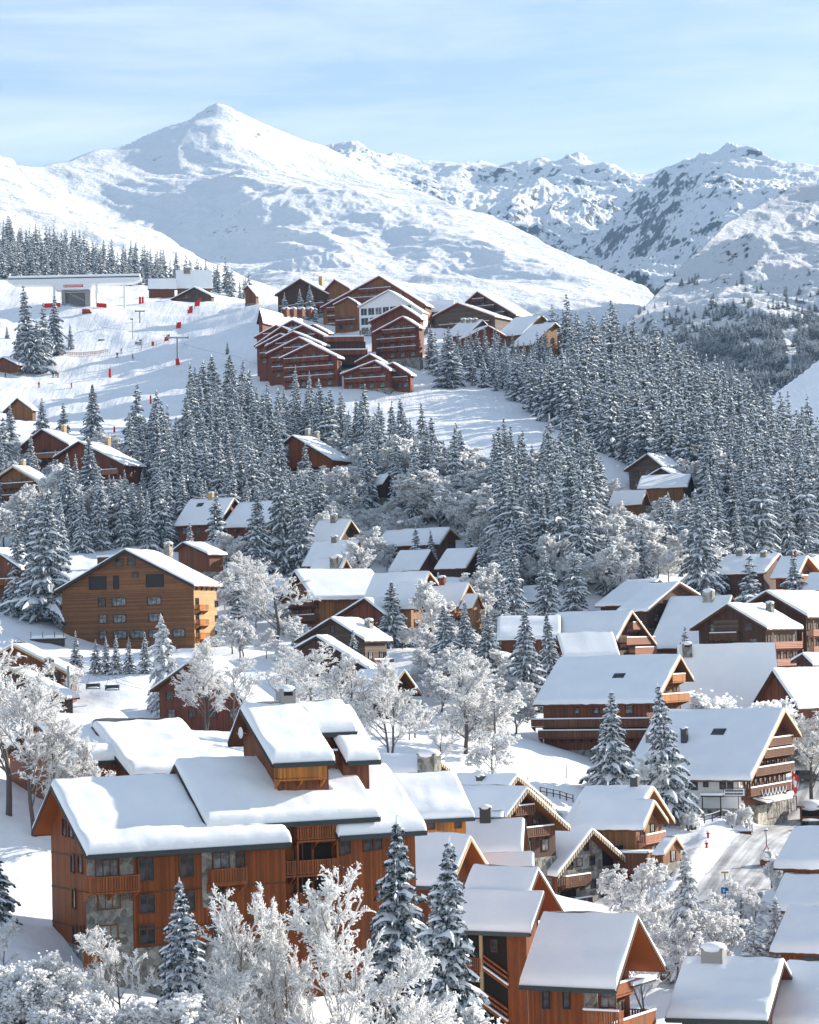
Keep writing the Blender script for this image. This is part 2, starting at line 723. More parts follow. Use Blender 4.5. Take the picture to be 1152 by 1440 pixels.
    def snow_cover(s, m, bump):
        res = 0.45 if s.D < 300 else (0.8 if s.D < 560 else 1.6)
        x0, yc, zA = m.x0, m.yc, m.zA
        V, Fc = [], []
        r = min(0.36, m.ts * 0.8)
        seed = int(abs(m.Aw[0] * 7 + m.Aw[1] * 3)) % 997

        def edge_pts(length, both):
            e = [0, 0.06, 0.18, 0.36, 0.6]
            n = max(2, int(round((length - (1.2 if both else 0.6)) / res)))
            inner = list(np.linspace(0.6, length - (0.6 if both else 0), n + 1))[1:]
            out = e + inner
            if both:
                out = out + [length - k for k in (0.36, 0.18, 0.06, 0)]
            return np.array(out)
        xs = edge_pts(m.L, True)
        big = s.D < 300
        for (w, d) in ([(m.w, m.d)] if m.shed else [(m.w, m.d), (m.w2, m.d2)]):
            aw = abs(w)
            ss = edge_pts(aw, m.shed)                # distance from eave
            XX, SS = np.meshgrid(xs, ss, indexing='ij')
            e = np.minimum(np.minimum(XX, m.L - XX), SS)
            if m.shed:
                e = np.minimum(e, aw - SS)
            q = np.clip(e / r, 0, 1)
            th = m.ts * np.sqrt(np.clip(1 - (1 - q) ** 2, 0, 1))
            wx, wy = XX + seed * 13.7, (SS if w > 0 else -SS) + seed * 3.1
            nb = 0.15 * perlin(wx * 0.16, wy * 0.45, 3) + 0.07 * perlin(wx * 0.5, wy * 0.8, 5)
            if big:
                nb = nb * 1.3 + 0.05 * perlin(wx * 1.1, wy * 1.2, 9)
                # slumped ledge: snow creeps down and piles in low steps above the eave
                st = 1.6 + 0.5 * perlin(wx * 0.14, 0 * wx, 17)
                nb = nb + 0.13 / (1 + np.exp((SS - st) / 0.12)) - 0.06
            tt = th + bump * nb * np.clip(e / 0.5, 0, 1)
            dist_r = aw - SS
            tt = tt - 0.16 * np.exp(-(dist_r / 0.45) ** 2) * (0 if m.shed else 1)
            over = 0.04 + 0.07 * np.clip(np.sin(q * PI), 0, 1) * (0.6 + 1.3 * perlin(wx * 0.6, wy * 0.1, 23))
            # bulge outwards over the eave
            yl = (aw - SS) + np.where(SS < 0.5, over, 0)
            xl = XX + np.where(XX < 0.5, -over, 0) + np.where(m.L - XX < 0.5, over, 0)
            z = zA - m.ts - (aw - SS) / aw * d + tt - 0.02
            z = z - np.where(SS < 0.1, 0.16 * np.clip(perlin(wx * 0.9, 0 * wx + seed, 29) + 0.15, 0, 1), 0)
            y = yc + np.sign(w) * yl
            base_i = len(V)
            V += list(zip((x0 + xl).ravel(), y.ravel(), z.ravel()))
            nx, ns = XX.shape
            for i in range(nx - 1):
                for j in range(ns - 1):
                    a = base_i + i * ns + j
                    q4 = (a, a + 1, a + ns + 1, a + ns)
                    Fc.append(q4 if w < 0 else q4[::-1])
        me = np_mesh('snow_cover', V, Fc, M['snow'], smooth=True)
        m.snow = link('snow_cover', me, m.roof)

    # ---- placing things on faces
    def hit(s, m, side, px, py):
        o = s.to_local((0, 0, 0))
        d = ray(px, py)
        d = np.array([d @ s.u, d @ s.vv, d[2]])
        if side == 'gable':
            t = (m.xa - o[0]) / d[0]
        elif side == 'back':
            t = (m.xb - o[0]) / d[0]
        elif side == 'side':
            t = (m.yv - o[1]) / d[1]
        else:
            t = (m.yh - o[1]) / d[1]
        return o + t * d

    def roofhit(s, m, px, py):
        o = s.to_local((0, 0, 0))
        d = ray(px, py)
        d = np.array([d @ s.u, d @ s.vv, d[2]])
        # plane: z = zA - ts - (y-yc)/w*d
        k = m.d / m.w
        t = (m.zA - m.ts * 0.5 - k * (o[1] - m.yc) - o[2]) / (d[2] + k * d[1])
        return o + t * d

    def rot(s, m, side):
        return {'gable': -PI / 2, 'back': PI / 2, 'side': PI if m.sg > 0 else 0.0, 'far': 0.0 if m.sg > 0 else PI}[side]

    def place(s, m, side, u, z, obj, out=0.0):
        """put an object (front towards local -Y) on a face at coordinate u along it"""
        a = s.rot(m, side)
        if side in ('gable', 'back'):
            x = (m.xa - out) if side == 'gable' else (m.xb + out)
            obj.location = (x, u, z)
        else:
            y = m.yv + m.sg * out if side == 'side' else m.yh - m.sg * out
            obj.location = (u, y, z)
        obj.rotation_euler = (0, 0, a)
        return obj

    def window(s, m, side, u, z, w, h, frame='trim_brown', glass='glass', bars=1, label=None):
        w, h = round(w * 10) / 10, round(h * 10) / 10
        w, h = max(w, 0.3), max(h, 0.3)
        simple = s.D > 420

        def mk():
            b = MB()
            t = 0.09
            b.box(-w / 2 - t, -w / 2, -0.11, 0.02, -h / 2 - t, h / 2 + t)
            b.box(w / 2, w / 2 + t, -0.11, 0.02, -h / 2 - t, h / 2 + t)
            b.box(-w / 2, w / 2, -0.11, 0.02, h / 2, h / 2 + t)
            b.box(-w / 2, w / 2, -0.15, 0.02, -h / 2 - t, -h / 2)
            for k in range(1, bars + 1):
                x = -w / 2 + w * k / (bars + 1)
                b.box(x - 0.035, x + 0.035, -0.055, 0.0, -h / 2, h / 2)
            if simple:
                b.box(-w / 2, w / 2, -0.03, 0.01, -h / 2, h / 2, 1)
            return b.mesh('window', [M[frame], M[glass]])
        o = link('window', cached(('win', w, h, frame, glass, bars, simple), mk), s.root)
        s.place(m, side, u, z, o)
        if not simple:
            def mp():
                b = MB()
                b.box(-w / 2, w / 2, -0.03, 0.01, -h / 2, h / 2)
                return b.mesh('pane', M[glass])
            link('pane', cached(('pane', w, h, glass), mp), o)
        if label:
            o['label'] = label
        return o

    def win_px(s, m, side, x0, y0, x1, y1, **kw):
        ym = (y0 + y1) / 2
        a, b = s.hit(m, side, x0, ym), s.hit(m, side, x1, ym)
        t, c = s.hit(m, side, (x0 + x1) / 2, y0), s.hit(m, side, (x0 + x1) / 2, y1)
        i = 1 if side in ('gable', 'back') else 0
        return s.window(m, side, (a[i] + b[i]) / 2, (t[2] + c[2]) / 2, abs(b[i] - a[i]), abs(t[2] - c[2]), **kw)

    def panel_px(s, m, side, x0, y0, x1, y1, mat, name='panel', thick=0.05):
        ym = (y0 + y1) / 2
        a, b = s.hit(m, side, x0, ym), s.hit(m, side, x1, ym)
        t, c = s.hit(m, side, (x0 + x1) / 2, y0), s.hit(m, side, (x0 + x1) / 2, y1)
        i = 1 if side in ('gable', 'back') else 0
        w, h = abs(b[i] - a[i]), abs(t[2] - c[2])
        bx = MB()
        bx.box(-w / 2, w / 2, -thick, 0.02, -h / 2, h / 2)
        o = bx.obj(name, M[mat], s.root)
        return s.place(m, side, (a[i] + b[i]) / 2, (t[2] + c[2]) / 2, o)

    def balcony(s, m, side, u, z, w, depth=1.2, h=1.0, rail='wood_rail', slats=True, snow=True, solid=False, posts=False, roofh=0):
        """z = floor level; u = centre"""
        b = MB()
        b.box(-w / 2, w / 2, -depth, 0.02, -0.16, 0)
        n = max(2, int(w / 1.6))
        for k in range(n + 1):                       # brackets
            x = -w / 2 + 0.1 + (w - 0.2) * k / n
            b.prism([(-0.02, -0.16), (-depth * 0.85, -0.16), (-depth * 0.85, -0.26), (-0.02, -0.8)], 'x', x - 0.06, x + 0.06)
        o = b.obj('balcony', M[rail], s.root)
        s.place(m, side, u, z, o)
        r = MB()
        r.box(-w / 2, w / 2, -depth - 0.06, -depth + 0.04, h - 0.09, h)
        r.box(-w / 2, w / 2, -depth - 0.03, -depth + 0.03, 0.06, 0.14)
        if solid:
            r.box(-w / 2, w / 2, -depth - 0.02, -depth + 0.02, 0.1, h - 0.05)
        elif slats:
            step = 0.22 if s.D < 300 else 0.42
            k = int(w / step)
            for i in range(k + 1):
                x = -w / 2 + (w - 0.15) * i / max(1, k)
                r.box(x, x + step * 0.68, -depth - 0.02, -depth + 0.02, 0.1, h - 0.06)
        else:
            for zz in (0.3, 0.55, 0.78):
                r.box(-w / 2, w / 2, -depth - 0.02, -depth + 0.02, zz - 0.09, zz + 0.07)
        for x in (-w / 2, w / 2 - 0.08):
            r.box(x, x + 0.08, -depth + 0.04, 0.02, h - 0.09, h)
            for i in range(int(depth / 0.25)):
                r.box(x + 0.02, x + 0.06, -depth + 0.05 + i * 0.25, -depth + 0.2 + i * 0.25, 0.1, h - 0.06)
        if posts:
            for x in (-w / 2, w / 2 - 0.14):
                r.box(x, x + 0.14, -depth - 0.07, -depth + 0.07, h, roofh)
        r.obj('railing', M[rail], o)
        if snow:
            q = MB()
            q.prism([(-depth - 0.09, h), (-depth + 0.07, h), (-depth + 0.05, h + 0.12), (-depth - 0.01, h + 0.17), (-depth - 0.07, h + 0.12)], 'x', -w / 2, w / 2)
            q.obj('snow_cap', M['snow'], o)
        return o

    def balc_px(s, m, side, x0, x1, yfloor, **kw):
        a, b = s.hit(m, side, x0, yfloor), s.hit(m, side, x1, yfloor)
        i = 1 if side in ('gable', 'back') else 0
        return s.balcony(m, side, (a[i] + b[i]) / 2, (a[2] + b[2]) / 2, abs(a[i] - b[i]), **kw)

    def chimney(s, m, px, py, w=1.1, h=1.5, mat='stone', pots=False):
        p = s.roofhit(m, px, py)
        b = MB()
        b.box(-w / 2, w / 2, -w * 0.4, w * 0.4, -1.2, h)
        b.box(-w / 2 - 0.08, w / 2 + 0.08, -w * 0.4 - 0.08, w * 0.4 + 0.08, h, h + 0.12)
        o = b.obj('chimney', M[mat], m.roof)
        o.location = tuple(p)
        c = MB()
        c.smooth = True
        c.ball((0, 0, h + 0.12), w * 0.62, 12, 6, sz=0.42)
        c.obj('snow_cap', M['snow'], o)
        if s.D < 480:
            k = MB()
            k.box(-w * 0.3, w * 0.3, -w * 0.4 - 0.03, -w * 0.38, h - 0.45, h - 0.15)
            k.obj('vent_shade_panel', M['painted_shade'], o)  # dark slab that paints shade into the chimney vent
        return o

    def skylight(s, m, px, py, w=1.2, l=1.4):
        p = s.roofhit(m, px, py)
        a = math.atan2(m.d, abs(m.w))
        b = MB()
        b.box(-w / 2, w / 2, -l / 2, l / 2, -0.1, 0.28)
        b.box(-w / 2 + 0.1, w / 2 - 0.1, -l / 2 + 0.1, l / 2 - 0.1, 0.28, 0.30, 1)
        o = b.obj('skylight', [M['trim_dark'], M['glass']], m.roof)
        o.location = tuple(p)
        o.rotation_euler = (-a * (1 if m.w > 0 else -1), 0, 0)
        return o

    # ---- automatic facades
    def auto_gable(s, m, n, z0=0.9, fh=2.7, bal=True, rail='wood_rail', glass='glass', side='gable', door=False, cols=None, depth=1.1, frame='trim_brown', balx=0.85, slats=True, win=True, ww=1.3, wh=None):
        lo, hi = sorted((m.yv, m.yh))
        for i in range(n):
            z = z0 + i * fh
            # usable width at window-head height
            zh = z + 2.1
            ys = [y for y in np.linspace(lo + 0.4, hi - 0.4, 41) if m.und(y) > zh + 0.2]
            if not ys:
                continue
            a, b = min(ys), max(ys)
            w = b - a
            if w < 1.2:
                continue
            c = (a + b) / 2
            if win:
                k = cols if cols else max(1, int(w / 2.6))
                k = max(1, min(k, int(w / 1.5)))
                for j in range(k):
                    u = a + w * (j + 0.5) / k
                    tall = bal and i > 0
                    s.window(m, side, u, z + (1.05 if tall else 1.35), min(ww, w / k * (0.6 if ww < 2 else 0.8)), wh or (1.9 if tall else 1.15), glass=glass if (i + j) % 3 else 'glass_pale', frame=frame)
            if bal and i > 0:
                zt = z + 1.0
                yy = [y for y in np.linspace(lo, hi, 61) if m.und(y) > zt + 0.25]
                if yy:
                    a2, b2 = min(yy), max(yy)
                    s.balcony(m, side, (a2 + b2) / 2, z, (b2 - a2) * balx, depth=min(depth, m.og + 0.1 if side == 'gable' else depth), rail=rail, slats=slats)

    def auto_side(s, m, n, z0=0.9, fh=2.7, step=3.2, bal=None, rail='wood_rail', glass='glass', side='side', frame='trim_brown', depth=1.0, a0=0.0, a1=1.0):
        xa, xb = m.xa + (m.xb - m.xa) * a0, m.xa + (m.xb - m.xa) * a1
        y = m.yv if side == 'side' else m.yh
        top = m.und(y)
        for i in range(n):
            z = z0 + i * fh
            if z + 1.6 > top:
                continue
            k = max(1, int((xb - xa) / step))
            for j in range(k):
                u = xa + (xb - xa) * (j + 0.5) / k
                s.window(m, side, u, min(z + 1.35, top - 0.85), 1.2, 1.2, glass=glass if (i + j) % 3 else 'glass_pale', frame=frame)
            if bal and i in bal:
                s.balcony(m, side, (xa + xb) / 2, z, (xb - xa) * 0.94, depth=depth, rail=rail)
# ------------------------------------------------------------------ front apartment chalet
H = House('apartment_chalet', 'large orange wood apartment chalet with stepped snowy roofs and slatted balconies in the foreground',
          (72, 1092), 352, (122, 1189), 202, 28, 8.2, F=(45, 1157), walls='wood_orange', oe=0.75, og=1.3, ogb=0.2, gutter=True,
          soffit='soffit_orange', ts=0.75, plinth=1.2, base=-5)
m1 = H.m
d2_ = H.Dline(m1, 245)
m2 = H.module((246, 1063), 483, (292, 1150), d2_, walls='wood_orange', oe=1.2, og=0.3, ogb=0.5, gutter=True, soffit='soffit_orange', ts=0.75, plinth=0)
d3_ = H.Dline(m1, 426)
m3 = H.module((424, 1075), 545, (476, 1163), d3_, walls='wood_orange', oe=0.9, og=0.3, ogb=0.6, gutter=True, soffit='soffit_orange', ts=0.75, plinth=0, base=-3)
d4_ = H.Dline(m1, 338) + 1.0
m4 = H.module((338, 985), 424, (383, 1061), d4_, F=(321, 1032), walls='wood_brown', oe=1.0, og=0.9, ogb=0.1, gutter=True, soffit='soffit', ts=0.75, plinth=0, base=5)
d5_ = H.Dline(m4, 415)
m5 = H.module((415, 981), 482, (434, 1019), d5_, walls='wood_brown', oe=0.4, og=0.1, ogb=0.5, gutter=True, soffit='soffit', ts=0.75, plinth=0, base=5)
d6_ = H.Dline(m4, 452) + 0.6
m6 = H.module((446, 987), 493, (487, 1060), d6_, walls='wood_brown', oe=0.9, og=0.1, ogb=0.6, gutter=True, soffit='soffit', ts=0.65, plinth=0, base=5)
for r in ((89, 1151, 93.5, 1175), (98, 1156, 103, 1177), (101, 1202, 105, 1226), (111, 1203, 116, 1227), (103, 1251, 107, 1276), (104, 1301, 108, 1325), (115, 1303, 119, 1327)):
    H.win_px(m1, 'gable', *r, frame='wood_brown', bars=0)
H.panel_px(m1, 'side', 122, 1254, 187, 1345, 'stone', 'stone_panel')
for r in ((122, 1204, 134, 1231), (168, 1202, 187, 1230), (284, 1193, 298, 1276), (322, 1190, 331, 1221), (357, 1186, 371, 1272)):
    H.panel_px(m1 if r[0] < 350 else m2, 'side', *r, 'stone', 'stone_panel', 0.06)
for r, g in (((135, 1205, 164, 1231), 'glass_pale'), ((195, 1200, 215, 1238), 'glass'), ((197, 1259, 217, 1283), 'glass'), ((197, 1301, 217, 1327), 'glass'), ((138, 1255, 168, 1277), 'glass'),
             ((137, 1302, 165, 1330), 'glass'), ((253, 1196, 272, 1232), 'glass'), ((255, 1255, 274, 1280), 'glass'), ((300, 1193, 321, 1221), 'glass_pale'), ((332, 1189, 344, 1222), 'glass'), ((300, 1244, 321, 1272), 'glass'),
             ((300, 1292, 321, 1320), 'glass'), ((255, 1300, 274, 1325), 'glass')):
    H.win_px(m1, 'side', *r, glass=g, frame='wood_brown', bars=1 if r[2] - r[0] < 26 else 2)
H.balc_px(m1, 'side', 116, 187, 1252, depth=1.5, rail='wood_rail', h=1.15, snow=False)
H.balc_px(m1, 'side', 116, 150, 1352, depth=1.2, rail='wood_rail', h=1.1, solid=True, snow=False)
H.balc_px(m1, 'side', 290, 340, 1241, depth=1.1, rail='wood_rail', h=1.15, snow=False)
for r in ((373, 1186, 392, 1211), (374, 1232, 390, 1262)):
    H.win_px(m2, 'side', *r, glass='glass_pale', frame='wood_brown', bars=1)
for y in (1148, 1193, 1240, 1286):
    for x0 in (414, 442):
        o = H.panel_px(m2, 'side', x0, y - 8, x0 + 24, y + 18, 'painted_shade', 'loggia_shade_panel', 0.04)  # dark panel on the closed wall, loggia shade put into its colour
    H.win_px(m2, 'side', 416, y - 6, 424, y + 18, glass='glass_pale', frame='wood_brown', bars=0)
H.balc_px(m2, 'side', 362, 408, 1231, depth=1.2, rail='wood_rail', h=1.15, snow=False)
for yb in (1180, 1228, 1274):
    H.balc_px(m2, 'side', 411, 469, yb, depth=0.95, rail='wood_rail', h=1.15, posts=True, roofh=1.9 if yb == 1180 else 2.55, snow=False)
H.win_px(m3, 'side', 478, 1178, 492, 1201, frame='wood_brown')
H.win_px(m3, 'side', 512, 1175, 524, 1196, frame='wood_brown', bars=0)
H.win_px(m3, 'side', 527, 1173, 537, 1194, frame='wood_brown', bars=0)
H.panel_px(m4, 'side', 391, 1060, 448, 1084, 'painted_shade', 'loggia_shade_panel', 0.03)  # shade of the upper loggia painted as a flat dark panel
H.balc_px(m4, 'side', 385, 452, 1094, depth=1.0, rail='wood_amber', h=1.0, solid=True, snow=False, posts=True, roofh=1.1)
H.balc_px(m5, 'side', 455, 479, 1076, depth=1.0, rail='wood_rail_dark', h=1.2)
H.chimney(m4, 402, 986, 1.3, 0.9, 'concrete')
# floor bands round the walls
lo, hi = sorted((m1.yv, m1.yh))
for py in (1201, 1249, 1299):
    z = H.hit(m1, 'gable', 90, py)[2]
    b = MB()
    b.box(m1.xa - 0.035, m1.xa + 0.01, lo, hi, z - 0.07, z + 0.07)
    b.obj('floor_band', M['trim_brown'], H.root)
    b = MB()
    b.box(m1.xa, m1.xb, min(m1.yv, m1.yv + m1.sg * 0.035), max(m1.yv, m1.yv + m1.sg * 0.035), z - 0.06, z + 0.06)
    b.obj('floor_band', M['trim_brown'], H.root)
# satellite dish on the upper gable
p = H.hit(m4, 'gable', 348, 1030)
b = MB()
b.smooth = True
for i in range(4):
    r0, r1 = 0.12 * i, 0.12 * (i + 1)
    for k in range(12):
        a0, a1 = 2 * PI * k / 12, 2 * PI * (k + 1) / 12
        f = lambda r, a: (-0.5 + r * r * -0.45, r * math.cos(a), r * math.sin(a))
        b.face([f(r0, a0), f(r1, a0), f(r1, a1), f(r0, a1)])
b.tube((0, 0, -0.1), (-0.5, 0, 0), 0.03, 0.03)
b.tube((-0.5, 0, -0.45), (-0.95, 0, 0), 0.02, 0.02)
o = b.obj('satellite_dish', M['white_paint'], H.root)
o.location = (m4.xa, p[1], p[2])
H1 = H

# ------------------------------------------------------------------ stair chalet, lower right
H = House('stairwell_chalet', 'tall orange chalet with an open wooden stairwell, beside the two tall dark spruces',
          (757, 1214), 664, (727, 1298), 243, 150, 15.5, F=(797, 1280), walls='wood_orange', oe=0.9, og=2.6, ogb=0.5, gutter=True, soffit='soffit_orange', ts=0.7, trim='trim_brown', base=-4)
m = H.m
ms = H.module((765, 1247), 655, (746, 1304), 240.2, shed=True, walls='wood_orange', oe=0.8, og=0.9, ogb=0.4, gutter=True, soffit='soffit_orange', ts=0.55, plinth=0, base=-4, trim='trim_brown')
H.panel_px(ms, 'side', 658, 1313, 676, 1440, 'painted_shade', 'stairwell_shade_panel', 0.03)  # stairwell shade painted as dark panels on the wall
H.panel_px(ms, 'side', 681, 1313, 714, 1440, 'painted_shade', 'stairwell_shade_panel', 0.03)
for x in (655, 677):
    H.panel_px(ms, 'side', x, 1306, x + 4, 1450, 'trim_pale', 'post', 0.25)
for yf in (1366, 1415):
    H.balc_px(ms, 'side', 659, 678, yf, depth=0.25, rail='wood_rail', h=1.3, snow=False)
for yt, yb in ((1347, 1383), (1398, 1434)):
    a, c = H.hit(ms, 'side', 681, yt), H.hit(ms, 'side', 716, yb)
    b = MB()
    y0 = ms.yv + ms.sg * 0.3
    y1 = ms.yv + ms.sg * 0.06
    for dz0, dz1, mi in ((0.55, 0.75, 0), (0.05, 0.3, 0), (-0.45, -0.28, 1), (-0.75, -0.47, 0)):
        b.prism([(a[0], a[2] + dz0 - 0.4), (c[0], c[2] + dz0 + 0.3), (c[0], c[2] + dz1 + 0.3), (a[0], a[2] + dz1 - 0.4)], 'y', y0, y1, mi)
    b.obj('stair_flight', [M['wood_rail'], M['snow']], H.root)
H.win_px(ms, 'side', 692, 1322, 699, 1338, bars=0)
H.auto_gable(m, 4, z0=2.4, bal=True, depth=1.4, cols=2)

# ------------------------------------------------------------------ bottom right chalet with porch
H = House('porch_chalet', 'orange chalet with a smooth snow roof and long slatted corner deck at the bottom edge',
          (897, 1280), 763, (866, 1380), 217, 151, 6.2, F=(935, 1350), walls='wood_orange', oe=0.8, og=3.0, ogb=0.4, gutter=True, soffit='soffit_orange', ts=0.7, trim='trim_brown', base=-4)
m = H.m
H.win_px(m, 'side', 764, 1395, 772, 1417, frame='trim_dark', bars=0)
H.win_px(m, 'side', 793, 1395, 801, 1417, frame='trim_dark', bars=0)
H.panel_px(m, 'side', 822, 1394, 841, 1440, 'stone', 'stone_panel')
H.win_px(m, 'side', 845, 1392, 866, 1416, bars=1, glass='glass_pale')
H.balc_px(m, 'side', 828, 878, 1440, depth=1.0, rail='wood_rail', h=1.2)
g0 = H.hit(m, 'gable', 890, 1436)
lo, hi = sorted((m.yv, m.yh))
H.balcony(m, 'gable', (lo + hi) / 2 - 0.3 * m.sg * -1, g0[2], (hi - lo) * 1.05, depth=2.4, rail='wood_rail', h=1.15, solid=True)
H.auto_gable(m, 2, z0=g0[2] + 0.05, bal=False, cols=2)
H.balcony(m, 'gable', (lo + hi) / 2, g0[2] + 2.9, (hi - lo) * 0.55, depth=1.3, rail='wood_rail', h=1.0, solid=True)
# small porch roof along the gable foot
b = MB()
b.box(-2.4, 2.4, -1.5, 0, 0, 0.16, 0)
b.box(-2.45, 2.45, -1.55, 0, 0.16, 0.5, 1)
o = b.obj('porch_roof', [M['trim_dark'], M['snow']], H.root)
p = H.hit(m, 'gable', 884, 1383)
H.place(m, 'gable', p[1], p[2], o)

# ------------------------------------------------------------------ bottom right corner roofs
H = House('chalet', 'chalet with a square snow capped chimney and scalloped eave snow at the bottom right',
          (1102, 1342), 963, (1079, 1424), 226, 160, 6.5, walls='wood_ochre', oe=0.8, og=0.9, ogb=1.2, gutter=True, ts=0.7)
H.chimney(H.m, 1004, 1352, 1.9, 1.1, 'concrete')
H.auto_side(H.m, 2)
H = House('chalet', 'snow roof in the bottom right corner, half behind the square chimney chalet',
          (1215, 1350), 1106, (1188, 1437), 228, 154, 6.0, walls='wood_ochre', oe=0.8, gutter=True, ts=0.7)
H.auto_side(H.m, 2)
H = House('chalet', 'brown chalet on the right edge with two layered roof snow above the road bend',
          (1222, 1160), 1116, (1196, 1213), 300, 150, 4.6, walls='wood_brown', oe=0.7, ts=0.8)
H.auto_side(H.m, 1)
H = House('garage', 'low snow covered garage roof on the right edge between two brown chalets',
          (1215, 1227), 1102, (1196, 1275), 285, 150, 2.6, cat='garage', walls='stone', oe=0.6, ts=0.6)
H.auto_side(H.m, 1)
H = House('chalet', 'orange brown chalet on the right edge with one shuttered window under a plain snow roof',
          (1222, 1272), 1108, (1198, 1333), 255, 150, 5.0, walls='wood_orange', oe=0.6, ogb=0.9, ts=0.65)
H.win_px(H.m, 'side', 1128, 1340, 1152, 1354, frame='wood_brown', glass='glass')

# ------------------------------------------------------------------ stone and wood chalet
H = House('stone_chalet', 'chalet with a grey stone gable, dark loggias and carved barge boards above the road bend',
          (834, 1161), 752, (784, 1225), 318, 140, 6.4, F=(899, 1220), walls='stone', oe=1.0, og=1.6, trim='trim_carved', trim_h=0.5, ts=0.55)
m = H.m
H.chimney(m, 762, 1178, 1.6, 2.4, 'stone_pale')
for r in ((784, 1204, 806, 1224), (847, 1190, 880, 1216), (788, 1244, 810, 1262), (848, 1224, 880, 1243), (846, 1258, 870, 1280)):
    H.panel_px(m, 'gable', *r, 'painted_shade', 'loggia_shade_panel', 0.03)  # flat dark panels carry the painted shade of the loggias
H.panel_px(m, 'gable', 810, 1202, 830, 1222, 'stone_pale', 'stone_panel', 0.04)
H.panel_px(m, 'gable', 812, 1226, 842, 1250, 'stone_pale', 'stone_panel', 0.03)
for r in ((811, 1207, 818, 1218), (829, 1204, 836, 1216), (815, 1240, 821, 1250), (831, 1237, 837, 1248), (821, 1184, 827, 1196)):
    H.win_px(m, 'gable', *r, bars=0)
H.balc_px(m, 'gable', 783, 818, 1244, depth=1.4, rail='wood_rail_dark', h=1.2)
H.balc_px(m, 'gable', 796, 820, 1276, depth=1.4, rail='wood_rail_dark', h=1.2)
H.balc_px(m, 'gable', 850, 884, 1234, depth=1.3, rail='wood_rail_dark', h=1.1)
H.panel_px(m, 'side', 768, 1226, 784, 1262, 'wood_brown', 'wood_panel')

# ------------------------------------------------------------------ middle roofs cluster
H = House('chalet', 'chalet with an orange gable soffit between the tall spruce pair and stairwell chalet',
          (662, 1169), 560, (634, 1238), 252, 150, 8.0, F=(690, 1216), walls='wood_orange', oe=0.8, og=1.8, soffit='soffit_orange', ts=0.65, gutter=True, trim='trim_pale')
H.auto_gable(H.m, 3, bal=False, cols=2)
H = House('chalet', 'plain snow roof with a black hooded flue in the middle of the roof cluster',
          (738, 1146), 636, (735, 1194), 285, 172, 7.0, F=(746, 1192), walls='wood_brown', oe=0.6, og=0.5, ts=0.6, trim='trim_dark')
H.chimney(H.m, 683, 1152, 1.2, 1.2, 'dark_metal')
H.auto_side(H.m, 2)
H = House('chalet', 'low narrow snow roof squeezed between the hooded flue roof and the open stairwell chalet',
          (751, 1194), 676, (751, 1224), 266, 175, 6.0, walls='wood_brown', oe=0.5, og=0.4, ts=0.55)
H = House('chalet', 'amber walled chalet with a rippled snow roof right behind the apartment chalet',
          (548, 1084), 640, (574, 1145), 262, 20, 5.0, walls='wood_amber', oe=0.7, og=0.6, ogb=0.7, ts=0.65, gutter=True)
m = H.m
H.win_px(m, 'side', 602, 1150, 611, 1166, frame='wood_orange', bars=0)
H.panel_px(m, 'side', 614, 1150, 624, 1168, 'wood_ochre', 'shutter')
H.win_px(m, 'side', 640, 1148, 648, 1164, frame='wood_orange', bars=0)
H = House('chalet', 'chalet with a carved gable edge and a stout stone chimney behind the amber walled chalet',
          (607, 1056), 528, (592, 1083), 275, 152, 6.5, F=(642, 1082), walls='wood_brown', oe=0.7, og=1.0, trim='trim_carved', ts=0.6)
H.chimney(H.m, 604, 1080, 2.0, 1.4, 'stone')
H = House('chalet', 'farther of the twin carved gables below the snowy meadow, round flue on its roof',
          (728, 1086), 640, (702, 1122), 322, 142, 5.6, F=(776, 1126), walls='wood_dark', oe=0.7, og=1.6, trim='trim_carved', trim_h=0.5, ts=0.55)
H.chimney(H.m, 676, 1098, 0.9, 0.5, 'dark_metal')
H.auto_gable(H.m, 2, bal=False)
H = House('chalet', 'nearer of the twin carved gables below the snowy meadow, dark timber front',
          (742, 1103), 646, (712, 1144), 308, 140, 5.8, F=(802, 1159), walls='wood_dark', oe=0.8, og=1.7, trim='trim_carved', trim_h=0.5, ts=0.55)
H.auto_gable(H.m, 3, bal=True, rail='wood_rail_dark')
H = House('chalet', 'small snow roof in front of the twin carved gables',
          (708, 1136), 640, (706, 1160), 296, 172, 5.0, walls='wood_brown', oe=0.4, og=0.3, ts=0.5)
H = House('chalet', 'honey wood chalet with double stepped gables and pale rails beside the road junction',
          (919, 1102), 822, (888, 1158), 332, 154, 5.6, F=(949, 1150), walls='wood_ochre', oe=0.6, og=1.5, trim='trim_pale', ts=0.55)
m = H.m
ms = H.module((921, 1122), 816, (905, 1161), 327.5, F=(940, 1150), walls='wood_ochre', oe=0.5, og=1.2, trim='trim_pale', ts=0.5)
H.chimney(m, 893, 1106, 1.0, 1.2, 'dark_metal')
H.auto_gable(ms, 2, z0=1.2, bal=True, rail='wood_pink', cols=2)
H.auto_side(ms, 1, z0=0.3)
b = MB()
b.box(-5, 5, -2.2, 0.0, -0.2, 0, 0)
b.box(-5.05, 5.05, -2.25, 0.0, 0, 0.25, 1)
b.box(-5, 5, -2.15, -2.05, -2.5, -0.2, 0)
o = b.obj('terrace', [M['wood_rail_dark'], M['snow']], H.root)
p = H.hit(ms, 'side', 866, 1197)
H.place(ms, 'side', p[0], p[2], o)
H = House('entrance_lodge', 'tiny gabled entrance porch with snowy roof beside the honey wood chalet',
          (951, 1174), 934, (934, 1198), 322, 150, 1.8, cat='porch', F=(962, 1190), walls='wood_ochre', oe=0.3, og=0.5, ts=0.35, td=0.15, trim='trim_pale', trim_h=0.25)
H.auto_gable(H.m, 1, z0=0.2, bal=False, cols=1)

